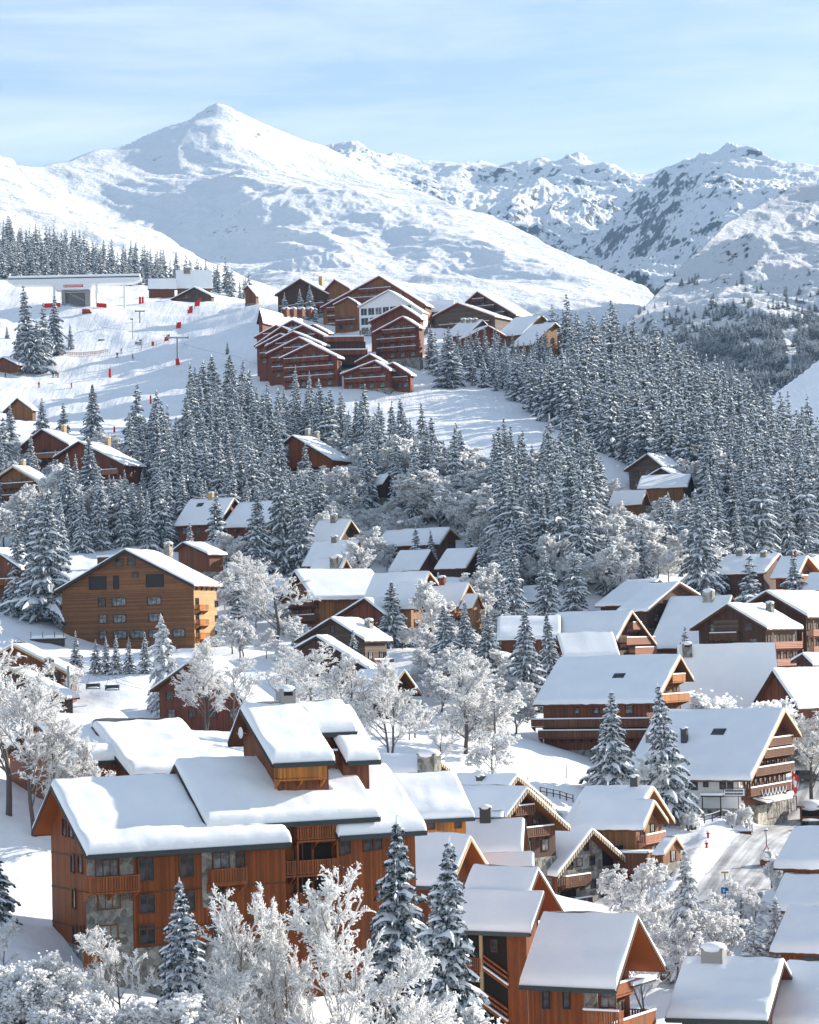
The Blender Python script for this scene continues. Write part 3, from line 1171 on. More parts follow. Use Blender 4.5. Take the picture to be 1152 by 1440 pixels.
# ------------------------------------------------------------------ white hotel at the road
H = House('village_hotel', 'white plastered hotel with stone base and a balconied gable hung with flags by the road',
          (1104, 993), 926, (1056, 1091), 370, 153, 7.6, cat='hotel', F=(1127, 1029), walls='wood_brown', oe=1.0, og=2.2, ogb=0.8, trim='trim_pale', ts=0.55, plinth=4.0)
m = H.m
HOTEL = (H, m)
H.skylight(m, 1011, 1031, 1.9, 1.6)
H.chimney(m, 963, 1045, 0.9, 2.0, 'dark_metal')
H.chimney(m, 913, 1045, 0.8, 1.2, 'stone')
b = MB()
b.box(m.xa + 0.1, m.xb - 0.1, min(m.yv, m.yv + m.sg * 0.07), max(m.yv, m.yv + m.sg * 0.07), 3.9, m.und(m.yv) - 0.25)
b.obj('plaster_wall', M['plaster'], H.root)
p = H.hit(m, 'gable', 1062, 1105)
b = MB()
b.box(m.xa - 0.07, m.xa, min(m.yv, m.yv - m.sg * 1.6), max(m.yv, m.yv - m.sg * 1.6), 3.9, m.und(m.yv) - 0.2)
b.obj('plaster_wall', M['plaster'], H.root)
H.panel_px(m, 'side', 972, 1093, 1056, 1097, 'wood_dark', 'eave_board', 0.11)
for r in ((972, 1098, 981, 1110), (990, 1098, 996, 1106), (1013, 1098, 1021, 1109), (1024, 1098, 1031, 1109)):
    H.win_px(m, 'side', *r, bars=0).location.y += m.sg * 0.07
for y in (1045, 1060, 1083, 1109):
    yy = sorted((m.yv, m.yh))
    p = H.hit(m, 'gable', 1095, y)
    zt = p[2] + 1.1
    us = [q for q in np.linspace(yy[0], yy[1], 61) if m.und(q) > zt + 0.3]
    if us:
        H.balcony(m, 'gable', (us[0] + us[-1]) / 2, p[2], (us[-1] - us[0]) * 0.92, depth=1.5, rail='wood_rail_dark', h=1.0)
        nn = max(2, int((us[-1] - us[0]) / 2.0))
        for k in range(nn):
            q = us[0] + (us[-1] - us[0]) * (k + 0.5) / nn
            if m.und(q) > p[2] + 2.2:
                H.window(m, 'gable', q, p[2] + 1.05, 1.0, 1.8, glass='glass_pale' if k % 2 else 'glass', frame='wood_brown')
for r in ((1078, 1128, 1092, 1150), (1096, 1124, 1108, 1146), (1112, 1120, 1120, 1140)):
    H.win_px(m, 'gable', *r, frame='wood_brown', glass='glass_pale', bars=1)
H.panel_px(m, 'gable', 1061, 1132, 1074, 1160, 'stone_pale', 'stone_porch', 0.5)
# shop awnings, garland, sign board
lo, hi = sorted((m.yv, m.yh))
p = H.hit(m, 'gable', 1070, 1122)
b = MB()
b.prism([(0, 0), (-2.4, -0.7), (-2.4, -0.85), (0, -0.2)], 'x', -5.5, 5.5, 0)
b.prism([(0, 0.22), (-2.42, -0.5), (-2.42, -0.72), (0, 0.0)], 'x', -5.55, 5.55, 1)
o = b.obj('awning', [M['trim_brown'], M['snow']], H.root)
H.place(m, 'gable', (lo + hi) / 2, p[2] + 0.3, o)
b = MB()
for k in range(7):
    for i in range(8):
        t0, t1 = i / 8, (i + 1) / 8
        f = lambda t: (-5.2 + k * 1.5 + t * 1.5, -1.66, -0.9 * 4 * t * (1 - t))
        b.tube(f(t0), f(t1), 0.07, 0.07, 5, 0, False)
o = b.obj('garland', M['white_paint'], H.root)
H.place(m, 'gable', (lo + hi) / 2, H.hit(m, 'gable', 1095, 1109)[2] + 0.55, o)
b = MB()
b.box(-1.6, 1.6, -0.1, 0, -0.6, 0.6, 0)
b.box(-1.5, 1.5, -0.13, -0.1, -0.5, 0.5, 1)
for zz in (0.2, -0.22):
    x = -1.3
    rr = random.Random(4)
    while x < 1.25:
        wl = rr.uniform(0.14, 0.24)
        b.box(x, x + wl * 0.75, -0.15, -0.13, zz - 0.13, zz + 0.13, 0)
        x += wl
o = b.obj('sign_board', [M['trim_dark'], M['white_paint']], H.root)
p = H.hit(m, 'side', 1033, 1114)
H.place(m, 'side', p[0], p[2], o)
# side door canopy
b = MB()
b.box(-1.5, 1.5, -1.4, 0, 0, 0.2, 0)
b.box(-1.55, 1.55, -1.45, 0, 0.2, 0.55, 1)
b.box(-1.2, 1.2, -0.06, 0.02, -2.6, 0, 2)
b.box(-1.4, -1.28, -1.35, -1.2, -2.6, 0, 0)
b.box(1.28, 1.4, -1.35, -1.2, -2.6, 0, 0)
o = b.obj('door_canopy', [M['trim_dark'], M['snow'], M['wood_brown']], H.root)
p = H.hit(m, 'side', 1005, 1120)
H.place(m, 'side', p[0], p[2], o)

# ------------------------------------------------------------------ hall and big roofs
H = House('long_chalet', 'long dark brown chalet with two full length balconies and one roof hatch',
          (957, 918), 787, (923, 983), 388, 153, 8.2, F=(976, 951), walls='wood_brown', oe=1.0, og=2.0, ogb=1.2, trim='trim_pale', ts=0.55, plinth=1.6)
m = H.m
H.skylight(m, 871, 952, 1.8, 1.2)
for yb, x0 in ((1020, 752), (1036, 762)):
    a, c = H.hit(m, 'side', x0, yb), H.hit(m, 'side', 918, yb - 2)
    H.balcony(m, 'side', (a[0] + c[0]) / 2, (a[2] + c[2]) / 2 - 0.2, abs(a[0] - c[0]), depth=1.3, rail='wood_rail_dark', h=1.1, slats=False, solid=True)
for r in ((809, 996, 815, 1003), (810, 1023, 816, 1029), (836, 995, 842, 1003), (880, 992, 890, 1003), (880, 1020, 890, 1029)):
    H.win_px(m, 'side', *r, bars=0, glass='glass_pale', frame='trim_dark')
for y, f in ((958, 0.75), (985, 1.0)):
    p = H.hit(m, 'gable', 950, y)
    lo, hi = sorted((m.yv, m.yh))
    us = [q for q in np.linspace(lo, hi, 61) if m.und(q) > p[2] + 1.2]
    H.balcony(m, 'gable', (us[0] + us[-1]) / 2, p[2], (us[-1] - us[0]) * f, depth=1.7, rail='wood_amber', h=1.1, solid=True)
    for k in range(3):
        q = us[0] + (us[-1] - us[0]) * (k + 0.5) / 3
        if m.und(q) > p[2] + 2.1:
            H.window(m, 'gable', q, p[2] + 1.05, 1.2, 1.8, frame='wood_brown')
H = House('long_chalet', 'building with the broad plain snow roof immediately behind the long dark brown chalet',
          (952, 905), 1090, (958, 993), 412, 5, 6.0, walls='wood_brown', oe=0.9, ts=0.55, ogb=0.9)
H.chimney(H.m, 966, 914, 1.5, 0.9, 'stone')
H.auto_side(H.m, 2)
H = House('balcony_chalet', 'dark timber chalet with a louvred gable balcony and pale railed galleries along its side',
          (1022, 846), 1074, (1079, 880), 448, 58, 9.0, F=(970, 881), walls='wood_dark', oe=1.0, og=1.5, trim='trim_brown', ts=0.5)
m = H.m
H.chimney(m, 1083, 862, 1.3, 1.7, 'stone')
H.panel_px(m, 'gable', 1004, 872, 1039, 901, 'wood_grey', 'louvred_screen', 0.1)
H.balc_px(m, 'gable', 1002, 1040, 898, depth=1.2, rail='wood_rail_dark', slats=False)
H.auto_gable(m, 2, z0=5.6, bal=False, cols=3)
for z in (6.0, 3.0, 0.4):
    H.balcony(m, 'side', (m.xa + m.xb) / 2, z, (m.xb - m.xa) * 0.97, depth=1.2, rail='wood_pink', slats=False, posts=True, roofh=2.6, snow=False)
H.auto_side(m, 3, z0=0.4, fh=2.9, step=2.2)
H = House('balcony_chalet', 'dark timber chalet with slatted galleries at the right edge behind the louvred one',
          (1077, 828), 1160, (1136, 863), 466, 58, 9.0, F=(1049, 846), walls='wood_dark', oe=1.0, og=1.5, trim='trim_brown', ts=0.55)
m = H.m
for z in (6.0, 3.0, 0.4):
    H.balcony(m, 'side', (m.xa + m.xb) / 2, z, (m.xb - m.xa) * 0.97, depth=1.2, rail='wood_pink', slats=False, posts=True, roofh=2.6, snow=False)
H.auto_side(m, 3, z0=0.4, fh=2.9, step=2.4)
H = House('chalet', 'chalet with a tall stone chimney on a long roof behind the louvred timber chalet',
          (1030, 835), 942, (1001, 906), 480, 153, 5.0, walls='wood_brown', oe=0.8, og=1.2, trim='trim_brown', ts=0.5)
H.chimney(H.m, 997, 844, 1.9, 1.6, 'stone_pale')
H = House('chalet', 'dark gabled chalet with two pale pink balconies above the long brown chalet',
          (889, 856), 783, (867, 896), 458, 153, 6.2, F=(924, 903), walls='wood_dark', oe=0.8, og=1.6, trim='trim_pale', ts=0.5)
m = H.m
for y, x0, x1 in ((884, 881, 893), (905, 872, 912), (919, 884, 914)):
    H.balc_px(m, 'gable', x0, x1, y, depth=1.3, rail='wood_pink', h=1.1)
H.auto_gable(m, 2, z0=1.0, bal=False, cols=3)
H = House('chalet', 'low sunlit snow roof right in front of the pink balconied chalet',
          (783, 888), 862, (793, 922), 436, 22, 3.6, walls='wood_brown', oe=0.6, ts=0.6)
H = House('chalet', 'snow roof half hidden behind the two dark spruces left of the pink balconied chalet',
          (788, 863), 700, (788, 894), 462, 176, 5.0, walls='wood_brown', oe=0.6, ts=0.5)
H = House('chalet', 'upper of two staggered dark chalets with diagonal snow roofs below the biggest spruce',
          (928, 812), 881, (884, 847), 500, 138, 4.6, walls='wood_dark', oe=0.7, og=0.5, trim='trim_brown', ts=0.5)
H = House('chalet', 'lower of two staggered dark chalets with diagonal snow roofs, stone gable foot',
          (956, 816), 912, (911, 855), 488, 138, 6.0, F=(985, 834), walls='wood_dark', oe=0.7, og=0.7, trim='trim_brown', ts=0.5, plinth=3.0)
H.auto_gable(H.m, 3, bal=False, cols=3)
H = House('chalet', 'dark brown chalet with two small chimneys at the edge of the right hand spruce forest',
          (1097, 776), 1022, (1076, 802), 526, 152, 6.6, walls='wood_dark', oe=0.7, og=0.6, trim='trim_red', ts=0.5)
H.chimney(H.m, 1041, 782, 1.4, 1.3, 'stone')
H.chimney(H.m, 1074, 784, 1.2, 1.1, 'stone')
H.auto_side(H.m, 2)
H = House('chalet', 'red brown chalet with an orange gable at the edge of the right hand forest',
          (1136, 779), 1098, (1122, 808), 516, 150, 6.2, F=(1156, 802), walls='wood_red', oe=0.7, og=1.5, trim='trim_pale', soffit='soffit_orange', ts=0.5)
H.auto_gable(H.m, 2, z0=3.2, bal=True, rail='wood_amber', cols=2)
H.auto_side(H.m, 2, z0=1.2)
H.chimney(H.m, 1117, 783, 1.0, 1.1, 'wood_red')
H = House('chalet', 'plain shaded snow roof at the right edge directly below the orange gable',
          (1190, 802), 1138, (1178, 830), 500, 155, 4.0, walls='wood_brown', oe=0.6, ts=0.5)
H = House('chalet', 'timber chalet with an attic window standing alone under the dark spruce forest on the right',
          (910, 636), 938, (944, 664), 640, 55, 6.4, F=(877, 659), walls='wood_grey', oe=0.8, og=1.3, trim='trim_brown', ts=0.5)
H.auto_gable(H.m, 3, bal=False, cols=3)
H.auto_side(H.m, 2)
H = House('chalet', 'small gabled annexe tucked in front of the lone timber chalet under the spruce forest',
          (929, 656), 946, (952, 668), 630, 55, 4.2, F=(906, 670), walls='wood_grey', oe=0.5, ts=0.5)
H = House('chalet', 'snow roofed shed at the feet of the lone timber chalet under the spruce forest',
          (972, 665), 902, (967, 681), 622, 168, 3.6, cat='shed', walls='wood_ochre', oe=0.5, ts=0.6)
H = House('chalet', 'roof corner with pale gable edge among frosted trees below the lone timber chalet',
          (909, 687), 862, (902, 706), 606, 150, 5.0, F=(915, 706), walls='wood_ochre', oe=0.5, trim='trim_pale', ts=0.5)
H = House('chalet', 'chalet at the right edge with creased bright roof snow, below the galleries',
          (1086, 938), 1180, (1122, 991), 396, 42, 4.2, walls='wood_brown', oe=0.7, ts=0.6)
H = House('shed', 'low snow capped shed with a square dark vent at the right edge',
          (1094, 938), 1131, (1098, 953), 424, 8, 2.6, cat='shed', walls='wood_dark', oe=0.4, ts=0.5)
H.chimney(H.m, 1124, 948, 0.9, 0.9, 'stone')
H = House('shed', 'dark shed with one pale framed window below the galleries at the right edge',
          (1128, 916), 1160, (1143, 931), 428, 55, 3.6, cat='shed', F=(1112, 926), walls='wood_dark', oe=0.5, ts=0.5)
H.auto_side(H.m, 1, z0=0.6, frame='trim_pale')

# ------------------------------------------------------------------ planked apartment block on the left
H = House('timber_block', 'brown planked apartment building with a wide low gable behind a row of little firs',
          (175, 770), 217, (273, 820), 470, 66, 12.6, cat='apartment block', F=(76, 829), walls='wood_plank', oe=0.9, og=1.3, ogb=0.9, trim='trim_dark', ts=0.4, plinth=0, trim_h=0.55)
m = H.m
for r in ((163, 786, 173, 796), (180, 785, 190, 795), (187, 804, 194, 812)):
    H.win_px(m, 'gable', *r, bars=0, frame='trim_brown')
for r in ((126, 811, 149, 829), (206, 808, 230, 825), (160, 810, 167, 828)):
    H.win_px(m, 'gable', *r, bars=0, frame='trim_dark', glass='trim_dark')
for y0, y1, xs in ((842, 852, ((139, 148), (158, 177), (208, 226))), (865, 876, ((140, 150), (160, 177), (210, 228))), (888, 898, ((140, 150), (160, 178), (183, 204), (210, 224), (244, 260)))):
    for (a, c) in xs:
        H.win_px(m, 'gable', a, y0 - (a - 139) * 0.03, c, y1 - (a - 139) * 0.03, frame='trim_dark', glass='glass_pale' if c - a > 9 else 'glass', bars=2 if c - a > 12 else 1)
lo, hi = sorted((m.yv, m.yh))
b = MB()
b.prism([(lo, 0), (hi, 0), (hi, 11.0), (lo, 11.0)], 'x', 0, 0.01)
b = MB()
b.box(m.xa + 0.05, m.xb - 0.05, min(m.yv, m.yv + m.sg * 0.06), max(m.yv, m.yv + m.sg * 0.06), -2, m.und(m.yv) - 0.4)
b.obj('sun_tint_cladding', M['wood_sun_tint'], H.root)  # lighter overlay that paints the sun onto the right wall
for y in (858, 879, 898):
    z = H.hit(m, 'side', 268, y)[2]
    H.balcony(m, 'side', m.xa + 2.0, z, 3.4, depth=1.1, rail='wood_amber', solid=True, snow=False)
    H.window(m, 'side', m.xa + 1.2, z + 1.1, 1.0, 2.0, frame='trim_dark').location.y += m.sg * 0.06
    H.window(m, 'side', m.xa + 8.5, z + 1.2, 1.0, 1.0, frame='trim_dark').location.y += m.sg * 0.06
for k in range(6):
    b = MB()
    x = m.xa + 0.9 + k * 1.9
    b.prism([(0, 0), (1.0, 1.2), (0.78, 1.2), (-0.1, 0.16)], 'x', x - 0.1, x + 0.1)
    b.prism([(0.15, 0.35), (0.0, 1.2), (0.2, 1.2), (0.3, 0.5)], 'x', x - 0.1, x + 0.1)
    o = b.obj('eave_bracket', M['trim_brown'], H.root)
    o.location = (0, m.yv, m.und(m.yv) - 1.3)
    if m.sg < 0:
        o.scale = (1, -1, 1)
H.chimney(m, 237, 777, 1.5, 1.6, 'stone_pale')
b = MB()
b.box(-2.0, 2.0, -1.6, 1.6, -3, 2.4)
o = b.obj('roof_box', M['trim_brown'], m.roof)
o.location = (m.x0 + m.L * 0.75, m.yc + m.w2 * 0.52, m.zA - m.d2 * 0.52)
q = MB()
q.box(-2.1, 2.1, -1.7, 1.7, 2.4, 2.75)
q.obj('snow_cap', M['snow'], o)
H = House('chalet', 'brown chalet cut by the left edge with a snow roof beside the dark spruce',
          (-12, 768), 24, (30, 797), 500, 60, 6.0, walls='wood_brown', oe=0.7, ts=0.5)
H.auto_gable(H.m, 2, cols=2)
H.auto_side(H.m, 2)
H = House('chalet', 'red brown chalet with a snowy chimney, upper of the stacked pair by the lift mast',
          (18, 902), 38, (98, 943), 405, 72, 5.2, walls='wood_brown', oe=0.8, og=0.8, trim='trim_pale', ts=0.55)
H.auto_gable(H.m, 2, bal=False, cols=5)
H.chimney(H.m, 70, 938, 1.3, 1.2, 'stone')
H = House('chalet', 'dark brown chalet, lower of the stacked pair by the lift mast',
          (15, 936), 34, (94, 977), 390, 72, 5.0, walls='wood_dark', oe=0.8, og=0.8, trim='trim_pale', ts=0.5)
H.auto_gable(H.m, 2, bal=True, cols=4)
H = House('chalet', 'red brown chalet with a bright roof half hidden behind the bare frosted birches',
          (272, 922), 312, (346, 984), 385, 58, 5.0, F=(211, 966), walls='wood_red', oe=0.8, og=1.2, trim='trim_brown', ts=0.55)
H.auto_gable(H.m, 2, z0=2.5, bal=False, cols=4)
H.auto_side(H.m, 2, z0=0.5)
H = House('chalet', 'orange chalet with deep terraced snow on its roofs just behind the apartment chalet',
          (130, 1009), 254, (186, 1080), 240, 24, 4.0, walls='wood_orange', oe=0.7, og=0.6, ts=0.9, gutter=True, soffit='soffit_orange')
ms = H.module((48, 1001), 172, (100, 1058), 243, walls='wood_orange', oe=0.7, og=0.6, ts=0.9, gutter=True)
H.auto_side(H.m, 1)
H = House('chalet', 'red brown chalet with a valley roof and small windows behind spruces above the planked building',
          (330, 698), 266, (309, 733), 560, 155, 7.0, F=(342, 712), walls='wood_red', oe=0.7, og=0.8, ogb=0.8, trim='trim_brown', ts=0.5)
ms = H.module((400, 702), 336, (376, 736), 556, walls='wood_red', oe=0.7, og=0.8, trim='trim_brown', ts=0.5)
H.chimney(H.m, 297, 702, 1.1, 1.3, 'trim_pale')
H.skylight(H.m, 282, 711, 1.5, 1.2)
H.auto_side(H.m, 2, z0=2.0)
H.auto_side(ms, 2, z0=2.2)
H = House('chalet', 'small dark gabled hut with a snow roof just above the planked building',
          (257, 760), 285, (292, 776), 520, 52, 4.0, F=(243, 771), walls='wood_brown', oe=0.5, ts=0.45)
H = House('chalet', 'farther of two dark red chalets under the ski piste at the upper left',
          (58, 601), 86, (97, 623), 645, 62, 6.5, F=(21, 631), walls='wood_red', oe=0.8, og=1.2, trim='trim_brown', ts=0.5)
H.auto_gable(H.m, 2, z0=1.5, rail='wood_pink', cols=3)
H.chimney(H.m, 90, 608, 1.2, 1.6, 'trim_pale')
H = House('chalet', 'nearer of two dark red chalets under the ski piste, with a white plastered corner',
          (110, 618), 142, (175, 651), 620, 62, 8.4, F=(74, 641), walls='wood_red', oe=0.8, og=1.2, trim='trim_brown', ts=0.5)
H.auto_gable(H.m, 3, z0=1.5, rail='wood_pink', cols=3)
H.panel_px(H.m, 'gable', 158, 682, 174, 696, 'plaster', 'plaster_corner', 0.05)
H.win_px(H.m, 'gable', 164, 684, 169, 690, bars=0).location.x -= 0.06
H.chimney(H.m, 152, 625, 1.2, 1.5, 'trim_pale')
H = House('chalet', 'grey brown chalet with railed balconies at the left edge under frosted trees',
          (18, 653), 42, (54, 674), 600, 60, 7.0, F=(-6, 669), walls='wood_ochre', oe=0.8, og=1.2, trim='trim_pale', ts=0.5)
H.auto_gable(H.m, 3, rail='wood_rail_dark', cols=2)
H.chimney(H.m, 33, 655, 1.0, 1.2, 'trim_pale')
H = House('chalet', 'tiny sunlit roof peeking between spruces at the upper left edge of the piste',
          (24, 558), 34, (45, 574), 765, 62, 4.0, walls='wood_ochre', oe=0.6, ts=0.5)
H = House('chalet', 'orange brown chalet with several chimneys in the middle of the left spruce wood',
          (411, 610), 442, (468, 644), 645, 60, 7.0, F=(399, 620), walls='wood_orange', oe=0.8, og=1.0, trim='trim_dark', ts=0.5)
H.auto_gable(H.m, 2, z0=1.2, bal=True, cols=4)
H.chimney(H.m, 433, 612, 1.2, 1.4, 'stone_pale')
H.chimney(H.m, 446, 616, 1.2, 1.4, 'stone_pale')
H.chimney(H.m, 464, 626, 1.2, 1.2, 'stone_pale')
H = House('chalet', 'tiny dark gable poking out of frosted trees in the centre of the wood',
          (547, 665), 532, (538, 678), 600, 138, 3.6, F=(557, 681), walls='wood_dark', oe=0.4, ts=0.45)
H = House('chalet', 'upper of three steep gables in a row, square chimney, in the village centre',
          (494, 728), 448, (477, 759), 548, 148, 5.0, F=(506, 746), walls='wood_dark', oe=0.6, og=1.1, trim='trim_pale', ts=0.5)
H.chimney(H.m, 470, 734, 1.3, 1.5, 'stone')
H.auto_gable(H.m, 2, bal=False, cols=2)
H = House('chalet', 'middle of three steep gables in a row, reddish front, in the village centre',
          (505, 757), 441, (489, 790), 525, 148, 5.2, F=(518, 786), walls='wood_red', oe=0.6, og=1.1, trim='trim_pale', ts=0.5)
H.chimney(H.m, 471, 762, 1.2, 1.0, 'stone')
H.auto_gable(H.m, 2, bal=True, cols=2, rail='wood_pink')
H = House('chalet', 'lowest of three steep gables in a row, big stone stack, in the village centre',
          (487, 783), 442, (478, 802), 508, 148, 4.5, F=(496, 800), walls='wood_orange', oe=0.5, og=0.9, trim='trim_pale', ts=0.5)
H.chimney(H.m, 473, 794, 2.0, 1.4, 'stone')
H = House('chalet', 'chalet with an ochre wall and two thick layers of roof snow in the village centre',
          (414, 799), 522, (440, 838), 488, 22, 6.6, walls='wood_ochre', oe=0.7, og=2.0, ts=0.7, trim='trim_dark')
m = H.m
H.auto_gable(m, 3, z0=0.5, rail='wood_rail_dark', cols=2)
ms = H.module((440, 816), 530, (459, 844), H.Dline(m, 440) - 1.2, shed=True, walls='wood_ochre', oe=0.7, og=0.6, ts=0.7, plinth=0)
H = House('chalet', 'rustic log chalet with a bright low roof and snowy terrace in the village centre',
          (465, 866), 505, (513, 897), 440, 60, 4.8, F=(414, 898), walls='wood_grey', oe=0.8, og=1.3, ts=0.5, trim='trim_dark')
m = H.m
H.chimney(m, 519, 884, 1.3, 1.4, 'stone_pale')
H.win_px(m, 'gable', 465, 880, 470, 890, bars=0)
H.auto_side(m, 1, z0=1.2)
H.balcony(m, 'side', (m.xa + m.xb) / 2, 0.9, (m.xb - m.xa) * 0.9, depth=1.6, rail='wood_rail_dark', slats=False)
H = House('chalet', 'dark red gabled chalet squeezed behind the rustic log chalet',
          (512, 838), 548, (540, 860), 462, 60, 4.8, F=(456, 873), walls='wood_red', oe=0.7, og=1.0, ts=0.5, trim='trim_dark')
H = House('chalet', 'low gabled outbuilding with long snowy verges in front of the rustic log chalet',
          (444, 891), 462, (517, 937), 424, 62, 1.6, cat='outbuilding', F=(414, 908), walls='wood_dark', oe=0.6, og=0.6, ts=0.5, trim='trim_dark')
H = House('chalet', 'chalet with sunlit nested gables half behind frosted shrubs right of the village centre',
          (604, 801), 526, (583, 852), 472, 150, 4.6, F=(617, 818), walls='wood_tan', oe=0.6, og=1.3, trim='trim_pale', ts=0.5)
ms = H.module((597, 816), 560, (584, 852), 466, F=(613, 851), walls='wood_tan', oe=0.5, og=1.2, trim='trim_pale', ts=0.45)
H.auto_gable(ms, 2, bal=False, cols=2)
H = House('chalet', 'chalet with a brick coloured chimney and honey gable behind the central dark spruces',
          (660, 817), 610, (645, 849), 482, 150, 4.8, F=(669, 833), walls='wood_tan', oe=0.6, og=1.2, trim='trim_pale', ts=0.5)
ms = H.module((673, 833), 655, (664, 852), 478, F=(681, 852), walls='wood_tan', oe=0.4, og=0.8, trim='trim_pale', ts=0.4)
H.chimney(H.m, 622, 822, 1.3, 1.3, 'wood_red')
H.auto_gable(H.m, 2, bal=False, cols=2)
H = House('chalet', 'chalet with a long low snow roof and pale gable edge behind the small central spruces',
          (633, 740), 542, (618, 762), 558, 155, 4.6, F=(648, 754), walls='wood_brown', oe=0.6, og=1.0, trim='trim_pale', ts=0.5)
H.chimney(H.m, 563, 744, 1.4, 1.4, 'stone')
H.auto_gable(H.m, 2, bal=False, cols=2)
H = House('chalet', 'snow roof patch showing left of the small central spruce',
          (606, 771), 562, (590, 798), 535, 152, 4.2, walls='wood_brown', oe=0.6, ts=0.5)
H = House('chalet', 'snow roof and dark gable peeking between frosted shrubs right of the small central spruce',
          (672, 768), 628, (655, 795), 532, 150, 4.4, F=(684, 787), walls='wood_dark', oe=0.5, og=0.9, trim='trim_pale', ts=0.5)
H = House('chalet', 'chalet with one honey coloured verge emerging from the big frosted trees above the apartment chalet',
          (569, 938), 505, (548, 968), 408, 140, 5.2, F=(593, 972), walls='wood_dark', oe=0.6, og=1.3, trim='trim_pale', ts=0.5)
H.auto_gable(H.m, 2, bal=False, cols=2)
H = House('chalet', 'small snow roof showing between the tall spruces right of the village centre',
          (772, 821), 735, (766, 842), 520, 160, 4.4, walls='wood_brown', oe=0.5, ts=0.5)
# ------------------------------------------------------------------ hilltop hotels
def hill_gable(label, A, Bx, C, D, ang, hw, n, F=None, name='hotel_wing', cat='hotel', walls='wood_red', bal=True, fh=2.8, z0=0.6, cols=4, **kw):
    h = House(name, label, A, Bx, C, D, ang, hw, cat=cat, F=F, walls=walls, oe=0.7, og=1.2, trim=kw.pop('trim', 'trim_red'), ts=0.55, td=0.3, trim_h=0.5, base=-5, **kw)
    h.auto_gable(h.m, n, z0=z0, fh=fh, bal=bal, rail='wood_rail_red', cols=cols, slats=False, balx=0.9, glass='glass_pale')
    return h


M['wood_rail_red'] = wood('red_rail_wood', (0.22, 0.062, 0.034), 'v', 0.3)
HG = 'red brown wings of the hilltop hotel'
H = hill_gable('large red brown hilltop hotel stepping down the slope in a cascade of nested snowy gables', (436, 481), 446, (475, 500), 780, 68, 9.0, 4, F=(392, 502))
casc = H
for (A, Bx, C, F, D) in (((420, 472), 432, (452, 489), (373, 496), 787), ((412, 464), 424, (453, 482), (372, 485), 794), ((426, 455), 436, (460, 472), (405, 465), 800),
                         ((396, 457), 406, (412, 465), (357, 484), 804), ((411, 448), 420, (440, 462), (391, 459), 808), ((394, 467), 402, (405, 472), (359, 486), 798), ((388, 455), 394, (395, 459), (357, 472), 808),
                         ((440, 454), 448, (462, 466), (432, 457), 806)):
    m = casc.module(A, Bx, C, D, F, walls='wood_red', oe=0.7, og=1.2, trim='trim_red', ts=0.55, td=0.3, trim_h=0.5, base=-2, plinth=0)
    casc.auto_gable(m, 4, z0=m.zA - m.d - 8.6, fh=2.8, bal=True, rail='wood_rail_red', cols=3, slats=False, glass='glass_pale')
casc.auto_side(casc.m, 3, z0=1)
m = casc.module((365, 432), 458, (361, 452), 826, walls='wood_red', oe=0.6, og=0.5, ogb=0.5, ts=0.6, td=0.3, base=-2, plinth=0)
for x in (402, 412, 424, 436):
    casc.chimney(m, x, 440, 2.2, 1.3, 'wood_red')
b = MB()
for i, z in enumerate((0.5, 4.6)):
    b.box(0, 13.5 - i * 1.0, -3, 6, z, z + 1.5, 0)
    b.box(0, 13.0, -2.2, 5.8, z - 2.9, z, 1)
    b.box(0, 13.6 - i * 1.0, -3.1, 6, z + 1.5, z + 1.9, 2)
o = b.obj('terrace_wing', [M['wood_rail_red'], M['wood_dark'], M['snow']], casc.root)
P_ = casc.to_local(unp(455, 503, 800))
o.location = tuple(P_)
o.rotation_euler = (0, 0, -casc.ang + R_(6))
h = hill_gable('four storey red brown chalet hotel with stacked balconies right of the stepped hilltop hotel', (566, 443), 574, (590, 458), 800, 66, 9.6, 4, F=(523, 466))
m = h.module((564, 427), 572, (592, 446), 815, (517, 451), walls='wood_red', oe=0.7, og=1.2, trim='trim_red', ts=0.55, trim_h=0.5, base=-2, plinth=0)
h.auto_gable(m, 1, z0=m.zA - m.d - 4.5, bal=True, rail='wood_rail_red', cols=3, slats=False)
h = hill_gable('low red brown chalet with two front gables at the foot of the hilltop hotels', (527, 505), 537, (548, 518), 770, 68, 5.6, 3, F=(478, 524), z0=0.4)
m = h.module((552, 508), 560, (578, 525), 772, (541, 513), walls='wood_red', oe=0.6, og=1.0, trim='trim_red', ts=0.5, trim_h=0.5, base=-3, plinth=0)
h.auto_gable(m, 3, z0=0.4, bal=True, rail='wood_rail_red', cols=3, slats=False)
m = h.module((520, 496), 528, (538, 507), 785, (498, 508), walls='wood_red', oe=0.6, og=1.0, trim='trim_red', ts=0.5, trim_h=0.5, base=-1, plinth=0)
hill_gable('dark timber chalet with a mast like stack, leftmost on the hilltop skyline', (422, 390), 436, (461, 411), 905, 66, 7.0, 2, F=(386, 413), name='chalet', cat='chalet', walls='wood_dark', trim='trim_brown').chimney(HOUSES[-1].m, 452, 399, 1.6, 2.4, 'trim_pale')
hill_gable('small ochre and brown chalet between two bigger ones on the hilltop skyline', (470, 391), 480, (492, 404), 900, 66, 7.5, 2, F=(456, 406), name='chalet', cat='chalet', walls='wood_ochre', trim='trim_red')
h = hill_gable('big timber hotel with a long bright left roof slope, highest gable on the hilltop', (533, 386), 545, (599, 427), 880, 70, 9.0, 6, F=(450, 431), walls='wood_ochre', trim='trim_red', cols=8, z0=1.5)
m = h.module((489, 416), 495, (503, 425), 868, (468, 427), walls='wood_ochre', oe=0.4, og=0.8, trim='trim_red', ts=0.5, base=-2, plinth=0)
h.auto_gable(m, 2, z0=0.5, bal=True, rail='wood_rail_red', cols=2)
